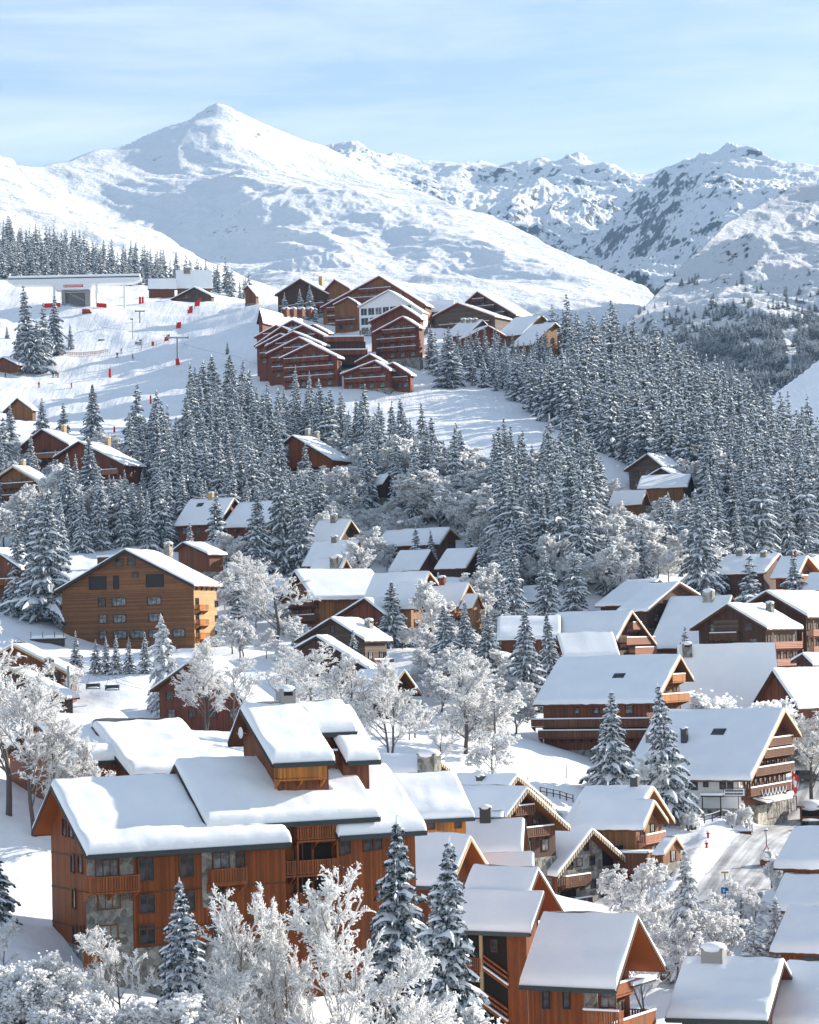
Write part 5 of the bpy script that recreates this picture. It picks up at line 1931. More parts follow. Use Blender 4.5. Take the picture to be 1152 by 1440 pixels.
def build_frost(seed, H, spread, droop=0.0, levels=4, nl=9, kids=(6, 6, 4), fr=1.0, dens=1.0, clump=1.0):
    segs = frost_segments(seed, H, spread, droop, levels, nl, kids, dens)
    rng = np.random.default_rng(seed + 7)
    P0 = np.array([s[0] for s in segs])
    P1 = np.array([s[1] for s in segs])
    R0 = np.array([s[2] for s in segs])
    R1 = np.array([s[3] for s in segs])
    LV = np.array([s[4] for s in segs])
    bk = LV <= 2
    V, F = prisms(P0[bk], P1[bk], np.maximum(R0[bk], 0.016), np.maximum(R1[bk], 0.012), 5)
    bark = np_mesh('branches', V, F, M['twig'])
    fs = (LV >= 0)
    off = np.array([0, 0, 1.0])
    rad = np.maximum(np.where(LV[fs] == 1, 0.052, np.where(LV[fs] == 2, 0.046, 0.040)) * fr, R0[fs] * np.where(LV[fs] <= 1, 0.62, 0.85))
    lift = np.where(LV[fs] <= 2, np.maximum(0.03, R0[fs] * 0.62), 0.0)
    P0f, P1f = P0[fs] + off * lift[:, None], P1[fs] + off * lift[:, None]
    V1, F1 = prisms(P0f, P1f, rad * rng.uniform(0.8, 1.3, len(rad)), rad * rng.uniform(0.6, 1.2, len(rad)), 3)
    # hoar clumps: little bent quads at the twigs
    ends = P1[LV >= 3]
    k = len(ends)
    c = ends + rng.normal(0, 0.07, (k, 3))
    sz = rng.uniform(0.05, 0.15, k)[:, None] * clump
    a = rng.normal(size=(k, 3))
    a /= np.linalg.norm(a, axis=1)[:, None]
    b = np.cross(a, rng.normal(size=(k, 3)))
    b /= np.linalg.norm(b, axis=1)[:, None] + 1e-9
    cc_ = np.cross(a, b)
    V2 = np.concatenate([np.stack([c - a * sz, c + b * sz * 0.7, c + a * sz, c - b * sz * 0.7], 1), np.stack([c - a * sz, c + cc_ * sz * 0.7, c + a * sz, c - cc_ * sz * 0.7], 1)], 0).reshape(-1, 3)
    F2 = np.arange(len(V2)).reshape(-1, 4)
    VV = np.concatenate([V1, V2])
    FF = np.concatenate([F1, F2 + len(V1)])
    crown = np_mesh('crown', VV, FF, M['frost'])
    Rm = float(np.percentile(np.hypot(P1[:, 0], P1[:, 1]), 97))
    return dict(H=float(P1[:, 2].max()), R=Rm, crown=crown, trunk=bark)


FRO = {
    'near': [build_frost(900 + i, 9.5, (1.0, 1.1, 0.8, 1.15)[i], 0.0, 4, 13, (8, 7, 5), (0.9, 0.95, 0.9, 0.95)[i], dens=0.86, clump=0.32) for i in range(4)],
    'mid': [build_frost(920 + i, 9.0, (1.1, 1.3, 0.9)[i], (0, 0.3, 0.0)[i], 4, 13, (8, 6, 3), 1.6, clump=1.5) for i in range(3)],
    'far': [build_frost(940 + i, 9.0, (1.1, 0.8)[i], 0.1, 3, 12, (9, 8), 2.3, clump=2.0) for i in range(2)],
    'weep': [build_frost(960 + i, 8.0, 1.3, 0.9, 4, 12, (7, 6, 4), 1.3, clump=0.9) for i in range(2)],
    'bush': [build_frost(980 + i, 3.2, 1.7, 0.0, 3, 18, (9, 8), 0.9, clump=0.7) for i in range(2)],
}
TREES = []       # (pixel height, spec)


def blocked(x, y, pad=1.0):
    for h, m in FOOT:
        d = np.array([x, y, 0]) - h.root_pos
        lx, ly = d @ h.u, d @ h.vv
        lo, hi = sorted((m.yc + m.w, m.yc if m.shed else m.yc + m.w2))
        if m.x0 - pad < lx < m.x0 + m.L + pad and lo - pad < ly < hi + pad:
            return True
    return False


# image boxes of what each roof shows, to keep scattered trees from hiding it
PROT = []
for h in HOUSES:
    for m in h.mods:
        pts = []
        for lx in (m.x0, m.x0 + m.L):
            for (ly, z) in ((m.yc, m.zA), (m.yc + m.w, m.zA - m.d), (m.yc + m.w, m.zA - m.d - 2.2), (m.yc + m.w2 * (0 if m.shed else 1), m.zA - m.d2)):
                P = h.root_pos + h.u * lx + h.vv * ly + np.array([0, 0, z])
                pts.append(proj(P))
        pts = np.array(pts)
        PROT.append((pts[:, 0].min(), pts[:, 0].max(), pts[:, 1].min(), pts[:, 1].max(), h.D))


def hides(px, ytop, ybase, D, halfw):
    for (x0, x1, y0, y1, d) in PROT:
        if D < d - 2 and px + halfw > x0 and px - halfw < x1 and ybase > y0 and ytop < y1 - 0.12 * (y1 - y0):
            return True
    return False


def add_tree(kind, proto_set, px, ytop, ybase, label, group=None, D=None, wide=1.0, idx=None, rnd=None, name=None):
    r = rnd or RNG
    if D is None:
        D = ground_hit(px, ybase)
        if D is None:
            return None
        base_z = None
    P = unp(px, ybase, D)
    gz = ground_at(P[0], P[1])
    if gz > P[2] + 0.8 and ybase < 1440:      # the slope in front would bury its foot
        D2 = ground_hit(px, ybase)
        if D2 is not None and abs(D2 - D) < 0.3 * D:
            D = D2
            P = unp(px, ybase, D)
            gz = ground_at(P[0], P[1])
    if gz < P[2]:                       # hidden foot: stand it on the ground below
        P[2] = gz
    top = unp(px, ytop, D)
    P[2] = min(P[2], gz + 0.2)
    Hm = top[2] - P[2]
    if Hm < 1.2:
        return None
    i = r.randrange(len(proto_set)) if idx is None else idx
    pr = proto_set[i]
    if kind == 'frosted tree':
        wide = wide * 0.40 * pr['H'] / pr['R']
    TREES.append(dict(kind=kind, proto=pr, P=P, H=Hm, D=D, label=label, group=group, rot=r.uniform(0, 6.28), wide=wide * (r.uniform(0.78, 1.2) if label.startswith('snow') else r.uniform(0.92, 1.1)), size=(ybase - ytop), px=px, name=name))
    return TREES[-1]


SP = 'snowy spruce'
# hand placed spruces: x, top, base, set, depth or None, width, label
for (px, yt, yb, st, D, wd, lab) in [
    (263, 1238, 1402, 'near', 192, 1.15, 'slender snow laden spruce standing before the orange front wall of the apartment chalet'),
    (560, 1155, 1400, 'near', 199, 1.1, 'slimmer left one of the two tall snowy spruces beside the stairwell chalet'),
    (614, 1183, 1470, 'near', 195, 1.2, 'bigger right one of the two tall snowy spruces beside the stairwell chalet'),
    (-6, 1165, 1300, 'near', 208, 1.4, 'dark spruce cut by the left edge beside the apartment chalet'),
    (858, 972, 1100, 'near', 352, 1.2, 'broad snowy spruce in front of the long dark brown chalet'),
    (942, 962, 1140, 'near', 348, 1.0, 'tall pointed snowy spruce in front of the white hotel roof'),
    (740, 858, 998, 'near', 425, 1.3, 'dark tall spruce left of the long dark brown chalet'),
    (777, 862, 965, 'near', 440, 1.1, 'smaller dark spruce between the tall one and the sunlit low roof'),
    (107, 888, 946, 'mid', 448, 1.2, 'little fir at the left end of the row before the planked block'),
    (136, 900, 947, 'mid', 449, 1.2, 'second little fir from the left in the row before the planked block'),
    (150, 896, 947, 'mid', 450, 1.1, 'third little fir from the left in the row before the planked block'),
    (164, 894, 947, 'mid', 450, 1.2, 'middle little fir of the row before the planked block'),
    (182, 897, 947, 'mid', 450, 1.2, 'third little fir from the right in the row before the planked block'),
    (205, 890, 946, 'mid', 450, 1.3, 'second little fir from the right in the row before the planked block'),
    (586, 738, 800, 'mid', 545, 1.2, 'small dark spruce before the long low roof in the village centre'),
    (607, 745, 790, 'mid', 552, 1.1, 'very small spruce beside the small dark one in the village centre'),
    (632, 850, 955, 'near', 436, 1.35, 'left one of the two dark spruces right of the village centre'),
    (657, 846, 950, 'near', 440, 1.25, 'right one of the two dark spruces right of the village centre'),
    (688, 858, 945, 'near', 445, 1.2, 'dark spruce between the twin dark spruces and the tall one further right'),
    (552, 818, 905, 'near', 462, 1.25, 'snow clumped spruce beside the rustic log chalet'),
    (1055, 780, 843, 'mid', 490, 1.4, 'bright snowy fir before the red brown chalet with the orange gable'),
    (1117, 778, 828, 'mid', 500, 1.3, 'small fir before the orange gable at the right edge'),
    (964, 880, 912, 'mid', 440, 1.3, 'tiny snowy fir at the corner of the louvred dark timber chalet'),
    (990, 690, 842, 'near', 545, 1.3, 'biggest spruce of the right hand slope, towering over the roofs'),
    (905, 735, 822, 'mid', 540, 1.2, 'bright snowy fir left of the biggest spruce of the right hand slope'),
    (857, 745, 835, 'mid', 540, 1.3, 'dark spruce just above the two staggered dark chalets'),
    (722, 765, 880, 'near', 480, 1.3, 'snow heavy spruce in the centre right, above the half hidden roof'),
    (770, 775, 868, 'mid', 500, 1.2, 'left of the spruces behind the dark gable with pink balconies'),
    (810, 770, 858, 'mid', 505, 1.3, 'right of the spruces behind the dark gable with pink balconies'),
    (305, 690, 772, 'mid', 548, 1.2, 'spruce standing before the valley roof of the red brown chalet'),
    (268, 735, 790, 'mid', 535, 1.2, 'small snowy spruce beside the hut above the planked block'),
    (358, 690, 800, 'near', 535, 1.2, 'left of the bunched spruces beside the red brown chalet with the valley roof'),
    (395, 660, 790, 'near', 540, 1.2, 'middle of the bunched spruces beside the red brown chalet with the valley roof'),
    (425, 680, 795, 'near', 538, 1.1, 'right of the bunched spruces, next to the row of steep gables'),
    (60, 690, 870, 'near', 490, 1.35, 'big dark spruce left of the planked block'),
    (30, 740, 850, 'mid', 515, 1.3, 'spruce behind the brown chalet cut by the left edge'),
    (92, 640, 760, 'near', 560, 1.2, 'spruce standing over the frosted trees above the big dark one'),
    (130, 615, 720, 'near', 590, 1.3, 'spruce before the white plastered corner of the big dark red chalet'),
    (107, 640, 700, 'mid', 598, 1.0, 'small spruce before the balconies of the big dark red chalet'),
    (44, 612, 655, 'mid', 625, 1.2, 'little snowy spruce before the farther dark red chalet'),
    (132, 540, 615, 'near', 690, 1.3, 'tall spruce alone at the edge of the piste'),
    (60, 560, 625, 'mid', 690, 1.3, 'spruce behind the farther dark red chalet'),
    (90, 565, 620, 'mid', 700, 1.1, 'spruce to the right behind the farther dark red chalet'),
    (15, 570, 640, 'mid', 690, 1.3, 'spruce at the left edge beside the farther dark red chalet'),
    (334, 800, 875, 'mid', 458, 1.2, 'snowy spruce close behind the sunlit right wall of the planked block'),
    (498, 885, 925, 'mid', 428, 1.2, 'small white fir at the corner of the rustic log chalet'),
    (430, 622, 668, 'mid', 628, 1.2, 'spruce before the orange brown chalet with several chimneys'),
    (395, 595, 690, 'near', 625, 1.1, 'tall spruce left of the orange brown chalet with several chimneys'),
    (43, 402, 522, 'mid', 865, 1.15, 'tallest spruce of the clump beside the lift on the piste'),
    (28, 455, 520, 'mid', 862, 1.1, 'left spruce of the clump beside the lift on the piste'),
    (62, 425, 512, 'mid', 872, 1.0, 'spruce behind the tallest one in the clump beside the lift on the piste'),
    (78, 415, 500, 'mid', 880, 1.0, 'right tall spruce of the clump beside the lift on the piste'),
    (52, 450, 524, 'mid', 855, 1.1, 'front spruce of the clump beside the lift on the piste'),
    (99, 455, 482, 'mid', 890, 0.8, 'small thin spruce right of the clump beside the lift on the piste'),
    (10, 458, 470, 'mid', 905, 1.2, 'tiny spruce alone on the upper piste at the left edge'),
    (320, 480, 498, 'mid', 880, 1.0, 'tiny thin tree on the piste left of the stepped hilltop hotel'),
    (810, 560, 655, 'near', 655, 1.2, 'pair of spruces on the meadow edge, the taller'),
    (793, 580, 650, 'mid', 660, 1.1, 'pair of spruces on the meadow edge, the lower'),
    (436, 522, 565, 'mid', 752, 1.0, 'slim spruce right before the stepped hilltop hotel'),
    (300, 500, 590, 'near', 735, 1.2, 'tallest spruce left of the stepped hilltop hotel'),
    (325, 498, 585, 'near', 740, 1.1, 'spruce beside the tallest one left of the stepped hilltop hotel'),
    (422, 407, 428, 'mid', 890, 1.0, 'small spruce before the dark timber chalet on the skyline'),
    (400, 412, 430, 'mid', 892, 1.2, 'bushy spruce left of the small one on the skyline'),
    (436, 402, 426, 'mid', 890, 1.4, 'frosty spruce right of the small one on the skyline'),
    (633, 462, 545, 'mid', 800, 1.6, 'wide spruce at the left front corner of the right hand forest'),
]:
    add_tree('spruce', CON[st], px, yt, yb, lab, 'single spruces among the chalets', D, wd)
for (px, yt, yb, D, wd, i, lab) in [
    (237, 865, 1008, 398, 1.15, 0, 'white frosted fir in front of the planked block and the half hidden red brown chalet'),
    (975, 1195, 1345, 262, 1.15, 1, 'pale frosted fir by the road bend, crown touching the packed snow'),
    (1062, 1290, 1345, 258, 1.5, 0, 'frosted fir behind the square chimney at the bottom right'),
    (1088, 1262, 1350, 262, 1.3, 1, 'frosted fir beside the shuttered window chalet at the right edge'),
    (742, 705, 790, 545, 1.3, 0, 'whitened fir among the dark spruces in the centre right')]:
    add_tree('frosted fir', CON['frosted'], px, yt, yb, lab, 'frosted firs', D, wd, i, name='frosted_fir')


# scattered forests ------------------------------------------------------
def inpoly(x, y, poly):
    c = False
    j = len(poly) - 1
    for i in range(len(poly)):
        xi, yi = poly[i]
        xj, yj = poly[j]
        if (yi > y) != (yj > y) and x < (xj - xi) * (y - yi) / (yj - yi) + xi:
            c = not c
        j = i
    return c


TB = next(h for h in HOUSES if h.root.name.startswith('timber_block'))
TBW = TB.root_pos + TB.u * (TB.m.x0 + TB.m.L / 2) + TB.vv * TB.m.yv
SD = np.array([0.85, 0.53])


def shades_block(P):
    """keep the lit right wall of the planked building clear towards the sun"""
    d = np.array([P[0] - TBW[0], P[1] - TBW[1]])
    t = d @ SD
    return -3 < t < 55 and abs(d[0] * SD[1] - d[1] * SD[0]) < 10


def scatter(poly, n, Hr, kind, sets, label, group, mind=7.0, wide=1.0, seed=1, protect=True, name=None, tries=40):
    rr = random.Random(seed)
    xs = [p[0] for p in poly]
    ys = [p[1] for p in poly]
    got = 0
    for _ in range(n * tries):
        if got >= n:
            break
        px, yb = rr.uniform(min(xs), max(xs)), rr.uniform(min(ys), max(ys))
        if not inpoly(px, yb, poly):
            continue
        D = ground_hit(px, yb, 150)
        if D is None:
            continue
        P = unp(px, yb, D)
        if blocked(P[0], P[1], 1.2) or shades_block(P):
            continue
        Hm = rr.uniform(*Hr) * (1 if rr.random() < 0.8 else 0.72)
        hp = Hm * FPX / D
        if any((t['P'][0] - P[0]) ** 2 + (t['P'][1] - P[1]) ** 2 < (mind * (0.7 if t['kind'] != kind else 1)) ** 2 for t in TREES):
            continue
        if protect and hides(px, yb - hp, yb, D, hp * (0.46 if kind == 'frosted tree' else 0.15)):
            continue
        add_tree(kind, sets, px, yb - hp, yb, label, group, D, wide, rnd=rr, name=name)
        got += 1
    return got


SC = {}
SC['z1'] = scatter([(588, 522), (690, 548), (770, 590), (880, 655), (905, 690), (1170, 720), (1170, 655), (1040, 606), (950, 548), (850, 500), (770, 488), (700, 492), (590, 492)], 400, (13, 22), 'spruce', CON['far'],
                   'snow dusted spruce standing in the dense forest right of the hilltop hotels', 'spruces of the right hand forest', 3.8, 1.15, 1)
SC['z1b'] = scatter([(584, 500), (690, 497), (775, 505), (780, 585), (690, 549), (588, 524)], 75, (6.5, 11), 'spruce', CON['far'],
                    'snow dusted spruce in the stand at the meadow head just below the right hilltop hotels', 'spruces at the meadow head', 3.6, 1.2, 21, protect=False)
SC['z2'] = scatter([(690, 700), (880, 715), (900, 700), (1170, 715), (1170, 775), (1010, 790), (900, 815), (820, 825), (700, 800), (690, 740)], 150, (13, 22), 'spruce', CON['mid'],
                   'snow laden spruce on the slope between the right hand forest and the village roofs', 'spruces above the right hand roofs', 4.0, 1.08, 2)
SC['z3'] = scatter([(286, 580), (350, 600), (440, 615), (530, 640), (640, 690), (660, 720), (560, 745), (480, 745), (390, 790), (330, 790), (200, 770), (180, 740), (180, 640), (250, 640)], 265, (12, 20), 'spruce', CON['mid'],
                   'snow laden spruce in the wood below the stepped hilltop hotel', 'spruces of the left hand wood', 3.7, 1.05, 3)
SC['z4'] = scatter([(-20, 660), (60, 690), (150, 710), (200, 760), (160, 775), (60, 790), (-20, 770)], 40, (12, 18), 'spruce', CON['mid'],
                   'snow laden spruce on the left slope between the dark red chalets and planked block', 'spruces of the left slope', 4.2, 1.0, 4)
SC['z6'] = scatter([(-60, 335), (0, 342), (100, 358), (200, 384), (300, 402), (352, 414), (352, 425), (300, 410), (200, 404), (100, 398), (0, 392), (-60, 390)], 270, (9, 14), 'spruce', CON['far'],
                   'far snow dusted spruce on the wooded hill behind the lift station', 'spruces of the wooded hill', 4.2, 1.1, 6, protect=True)
SC['z5'] = scatter([(450, 665), (580, 682), (680, 692), (820, 700), (860, 730), (800, 770), (680, 770), (560, 735), (470, 720)], 80, (7, 13), 'frosted tree', FRO['far'],
                   'bare frosted tree in the white thicket below the meadow', 'frosted trees of the central thicket', 3.8, 1.3, 7, name='frosted_tree')
SC['z7'] = scatter([(900, 660), (1160, 690), (1160, 720), (1000, 730), (900, 720)], 28, (8, 13), 'frosted tree', FRO['far'],
                   'bare frosted tree among the spruces under the right hand forest', 'frosted trees of the right slope', 5.0, 1.2, 8, name='frosted_tree')
SC['z8'] = scatter([(540, 790), (700, 780), (720, 900), (640, 960), (580, 930), (520, 860)], 36, (5, 9), 'frosted tree', FRO['mid'],
                   'frosted shrub in the gardens right of the village centre', 'frosted shrubs of the gardens', 3.2, 1.3, 9, name='frosted_tree')

SC['z17'] = scatter([(560, 800), (700, 780), (790, 860), (760, 960), (640, 960), (560, 900)], 16, (9, 16), 'spruce', CON['mid'],
                    'snow laden spruce among the gardens right of the village centre', 'spruces of the village gardens', 4.5, 1.1, 22)
SC['z9'] = scatter([(395, 880), (560, 960), (640, 960), (720, 900), (760, 1010), (720, 1060), (600, 1060), (420, 1010)], 28, (5, 8), 'frosted tree', FRO['mid'],
                   'low frosted tree in the white gardens between the village centre and the roof cluster', 'frosted trees above the roof cluster', 3.2, 1.3, 10, name='frosted_tree')
SC['z10'] = scatter([(-20, 960), (110, 1000), (150, 1110), (60, 1130), (-20, 1130)], 9, (4, 7), 'frosted tree', FRO['near'],
                   'low frosted shrub on the snow bank left of the apartment chalet', 'frosted shrubs of the left bank', 4.0, 1.0, 11, protect=False, name='frosted_tree')
SC['z14'] = scatter([(-20, 640), (200, 660), (200, 760), (60, 790), (-20, 780)], 28, (6, 11), 'frosted tree', FRO['mid'],
                   'frosted tree among the spruces of the left slope above the planked building', 'frosted trees of the left slope', 4.5, 1.3, 15, name='frosted_tree')
SC['z15'] = scatter([(230, 660), (480, 650), (480, 800), (300, 800)], 34, (6, 11), 'frosted tree', FRO['mid'],
                   'frosted tree in the wood around the red brown chalet with the valley roof', 'frosted trees of the left hand wood', 4.5, 1.2, 16, name='frosted_tree')
SC['z16'] = scatter([(690, 700), (1000, 720), (1000, 800), (860, 850), (700, 880)], 48, (6, 11), 'frosted tree', FRO['mid'],
                   'frosted tree among the spruces above the right hand roofs', 'frosted trees above the right hand roofs', 4.2, 1.2, 17, name='frosted_tree')
SC['z11'] = scatter([(320, 800), (440, 860), (420, 930), (330, 960), (300, 900)], 16, (4, 7), 'frosted tree', FRO['mid'],
                   'frosted shrub on the slope between the planked building and the rustic log chalet', 'frosted shrubs beside the planked building', 4.0, 1.3, 12, name='frosted_tree')
SC['z12'] = scatter([(840, 1290), (1000, 1300), (1110, 1300), (1110, 1350), (960, 1400), (850, 1380)], 12, (4, 7), 'frosted tree', FRO['weep'],
                   'snow bent frosted shrub on the bank below the road bend', 'frosted shrubs below the road bend', 4.0, 1.1, 13, protect=True, name='frosted_tree')
SC['z13'] = scatter([(420, 730), (700, 740), (720, 800), (560, 800), (430, 800)], 26, (4, 8), 'frosted tree', FRO['mid'],
                   'frosted shrub among the upper roofs of the village centre', 'frosted shrubs of the upper village', 4.0, 1.3, 14, name='frosted_tree')

# hand placed frosted trees: x, top, base, set, depth, width
for (px, yt, yb, st, D, wd, lab) in [
    (12, 872, 1120, 'near', 232, 0.98, 'huge frosted tree filling the left edge above the apartment chalet'),
    (72, 985, 1115, 'near', 228, 0.8, 'frosted tree at the left behind the apartment chalet roof'),
    (48, 930, 1118, 'near', 226, 0.85, 'frosted tree just right of the huge one at the left edge'),
    (128, 1035, 1120, 'near', 226, 0.98, 'low frosted tree with russet leaves showing before the terraced orange chalet'),
    (172, 1298, 1460, 'near', 182, 0.8, 'frosted tree before the stone panels of the apartment chalet, at the bottom left'),
    (335, 1238, 1500, 'near', 186, 0.55, 'frosted tree before the middle balconies of the apartment chalet'),
    (400, 1262, 1500, 'near', 188, 0.62, 'frosted tree before the loggia tower of the apartment chalet'),
    (482, 1208, 1520, 'near', 184, 0.72, 'biggest vase shaped frosted tree at the bottom centre'),
    (545, 1320, 1500, 'near', 182, 0.85, 'low frosted tree between the biggest one and the tall spruces'),
    (285, 1350, 1500, 'near', 180, 0.75, 'low frosted tree at the foot of the slender spruce'),
    (30, 1345, 1460, 'bush', 180, 1.6, 'twiggy frosted bush in the bottom left corner'),
    (5, 1290, 1370, 'weep', 196, 0.85, 'drooping frosted shrub at the left edge on the snow bank'),
    (230, 1395, 1480, 'bush', 176, 1.6, 'frosted bush at the bottom edge before the apartment chalet'),
    (100, 1400, 1480, 'bush', 176, 1.5, 'frosted bush at the bottom edge left of the tree before the stone panels'),
    (640, 1400, 1500, 'bush', 190, 1.2, 'frosted bush at the foot of the bigger tall spruce'),
    (290, 895, 1020, 'near', 372, 1.05, 'bare frosted birch before the half hidden red brown chalet'),
    (330, 920, 1020, 'near', 370, 0.85, 'thin frosted birch right of the bare one before the red brown chalet'),
    (387, 785, 900, 'near', 456, 1.33, 'round frosted tree right of the planked block'),
    (342, 868, 925, 'near', 445, 1.19, 'round frosted bush at the sunlit corner of the planked block'),
    (440, 900, 1000, 'near', 372, 1.2, 'wide frosted tree left above the apartment chalet tower'),
    (400, 915, 990, 'near', 380, 1.12, 'frosted tree behind the chimney of the apartment chalet tower'),
    (500, 915, 1050, 'near', 345, 1.05, 'middle frosted tree of the white clump behind the apartment chalet'),
    (548, 922, 1062, 'near', 340, 1.05, 'right frosted tree of the white clump behind the apartment chalet'),
    (655, 915, 1060, 'near', 375, 1.19, 'round frosted tree standing alone above the roof cluster'),
    (700, 960, 1070, 'weep', 372, 1.12, 'drooping frosted tree right of the round one above the roof cluster'),
    (690, 1025, 1090, 'weep', 340, 1.12, 'low frosted bush with bare brown twigs above the roof cluster'),
    (620, 1010, 1080, 'near', 345, 0.98, 'low frosted tree right behind the stout stone chimney'),
    (918, 1055, 1125, 'near', 346, 0.98, 'frosted shrub left of the pointed spruce before the hotel'),
    (1140, 985, 1070, 'near', 385, 1.12, 'frosted tree behind the right end of the white hotel'),
    (1045, 968, 1000, 'bush', 386, 1.4, 'frosted bush behind the ridge of the white hotel'),
    (878, 1215, 1305, 'weep', 288, 0.85, 'drooping frosted tree right of the stone gabled chalet'),
    (905, 1205, 1320, 'weep', 280, 1.05, 'arching frosted tree between the stone gabled chalet and the road'),
    (1010, 1262, 1345, 'weep', 262, 1.05, 'arching frosted tree below the road bend'),
    (950, 1290, 1360, 'weep', 255, 1.05, 'low drooping frosted tree beside the porch chalet'),
    (905, 1300, 1380, 'near', 250, 0.85, 'frosted tree behind the corner deck of the porch chalet'),
    (780, 1135, 1165, 'bush', None, 1.3, 'small frosted shrub between the twin carved gables and the honey chalet'),
    (842, 1285, 1300, 'bush', None, 1.0, 'tiny frosted shrub beside the porch chalet roof'),
    (968, 1140, 1170, 'bush', 345, 1.2, 'snowy shrub by the fence before the hotel'),
    (1050, 1130, 1160, 'bush', 352, 1.0, 'little bare shrub before the stone base of the hotel'),
    (1030, 1140, 1158, 'bush', 350, 0.9, 'tiny snowy shrub beside the side door of the hotel'),
    (1100, 1225, 1260, 'bush', 306, 1.2, 'round snowy shrub between the road and the right edge chalets'),
    (1085, 1195, 1235, 'bush', 312, 1.1, 'snowy shrub by the lamp post on the inner road side'),
    (520, 740, 800, 'mid', 545, 1.26, 'frosted tree right of the row of three steep gables'),
    (500, 760, 820, 'mid', 515, 0.85, 'frosted bush before the reddish steep gable'),
    (680, 790, 850, 'mid', 500, 1.12, 'frosted tree behind the honey gable with the brick chimney'),
    (605, 815, 870, 'mid', 458, 0.91, 'frosted birch before the sunlit nested gables'),
    (620, 690, 740, 'mid', 610, 1.26, 'pale frosted tree at the edge of the central thicket'),
    (80, 650, 720, 'mid', 590, 1.26, 'large frosted tree before the big dark red chalet'),
    (50, 680, 740, 'mid', 575, 1.12, 'frosted tree below the grey brown chalet at the left edge'),
    (110, 680, 750, 'mid', 575, 1.12, 'frosted tree beside the spruce before the big dark red chalet'),
    (320, 745, 800, 'mid', 535, 1.12, 'frosted bush right of the hut above the planked block'),
    (962, 618, 668, 'mid', 676, 1.05, 'pale frosted tree right behind the lone timber chalet'),
    (1000, 640, 690, 'mid', 668, 1.05, 'pale frosted tree further right of the lone timber chalet'),
    (872, 704, 738, 'mid', 598, 1.0, 'frosted tree hiding the roof corner below the lone timber chalet'),
]:
    add_tree('frosted tree', FRO[st], px, yt, yb, lab, 'frosted trees among the chalets', D, wd, name='frosted_tree')
print('TREES', len(TREES), SC)

# ---- build them: the 300 largest spruces one by one, the rest as one mass
spr = sorted([t for t in TREES if t['kind'] == 'spruce'], key=lambda t: -t['size'])
single, rest = spr[:296], spr[296:]
others = [t for t in TREES if t['kind'] != 'spruce']


def plant(t):
    pr = t['proto']
    s = t['H'] / pr['H']
    w = s * t['wide']
    name = t['name'] or 'spruce'
    r = link(name, None)
    r.location = tuple(t['P'])
    r.rotation_euler = (0.05 * math.sin(t['rot'] * 7), 0.05 * math.cos(t['rot'] * 5), t['rot'])
    r.scale = (w, w, s)
    tag(r, t['label'], 'tree', t['group'])
    link('trunk', pr['trunk'], r)
    c = link('crown', pr['crown'], r)
    if 'snow' in pr:
        link('snow_load', pr['snow'], c)
    return r


for t in single + others:
    plant(t)


def merge_trees(name, items, label, cat):
    Vs, Fs, Ms = [], [], []
    off = 0
    for (pr, P, sx, sz, rot) in items:
        NV, NF, SV, SF = pr['arr']
        c, s = math.cos(rot), math.sin(rot)
        for (V, F, mi) in ((NV, NF, 0), (SV, SF, 1)):
            W = np.stack([(V[:, 0] * c - V[:, 1] * s) * sx + P[0], (V[:, 0] * s + V[:, 1] * c) * sx + P[1], V[:, 2] * sz + P[2]], 1)
            Vs.append(W)
            Fs.append(F + off)
            Ms.append(np.full(len(F), mi))
            off += len(V)
    me = np_mesh(name, np.concatenate(Vs), np.concatenate(Fs), [M['needles'], M['snow_tree']], np.concatenate(Ms))
    return tag(link(name, me), label, cat, None, 'stuff')


if rest:
    merge_trees('spruce_forest', [(t['proto'], t['P'], t['H'] / t['proto']['H'] * t['wide'], t['H'] / t['proto']['H'], t['rot']) for t in rest], 'mass of far snow dusted spruces in the forests', 'forest')

# far-off wood on the right hand mountain slope, standing on its surface
dg = bpy.context.evaluated_depsgraph_get()
rr = random.Random(77)
items = []
from mathutils.bvhtree import BVHTree
me = SLOPE_O.data
bv = BVHTree.FromPolygons([v.co for v in me.vertices], [p.vertices for p in me.polygons])
tries = 0
while len(items) < 5600 and tries < 150000:
    tries += 1
    px, py = rr.uniform(850, 1235), rr.uniform(360, 590)
    # denser towards the foot, drawn out in a dark belt
    belt = math.exp(-((py - (512 - (px - 1020) * 0.14)) / 44) ** 2)
    cl = float(perlin(px / 22.0, py / 14.0, 8))
    den = 0.35 * (py > 385) * max(0, cl - 0.35) + 0.95 * belt * (0.45 + 1.1 * cl)
    if rr.random() > den:
        continue
    h = bv.ray_cast(Vector((0, 0, 0)), Vector(ray(px, py)))
    if h[0] is None:
        continue
    P = np.array(h[0])
    Hm = rr.uniform(5.5, 9.5)
    items.append((CON['tiny'][rr.randrange(2)], P - np.array([0, 0, 0.8]), Hm / 16 * 1.8, Hm / 16, rr.uniform(0, 6)))
merge_trees('far_off_wood', items, 'far off wood of tiny conifers on the steep slope at the right', 'wood')
# ------------------------------------------------------------------ ski area and street things


def at(px, py, D=None):
    """the ground point seen at a pixel (or the point at depth D)"""
    if D is None:
        D = ground_hit(px, py)
    P = unp(px, py, D)
    return P, D


def stand(name, px, py, label, cat, group=None, D=None, rz=0.0):
    P, D = at(px, py, D)
    o = link(name, None)
    o.location = (P[0], P[1], ground_at(P[0], P[1]))
    o.rotation_euler = (0, 0, rz)
    tag(o, label, cat, group)
    return o, D


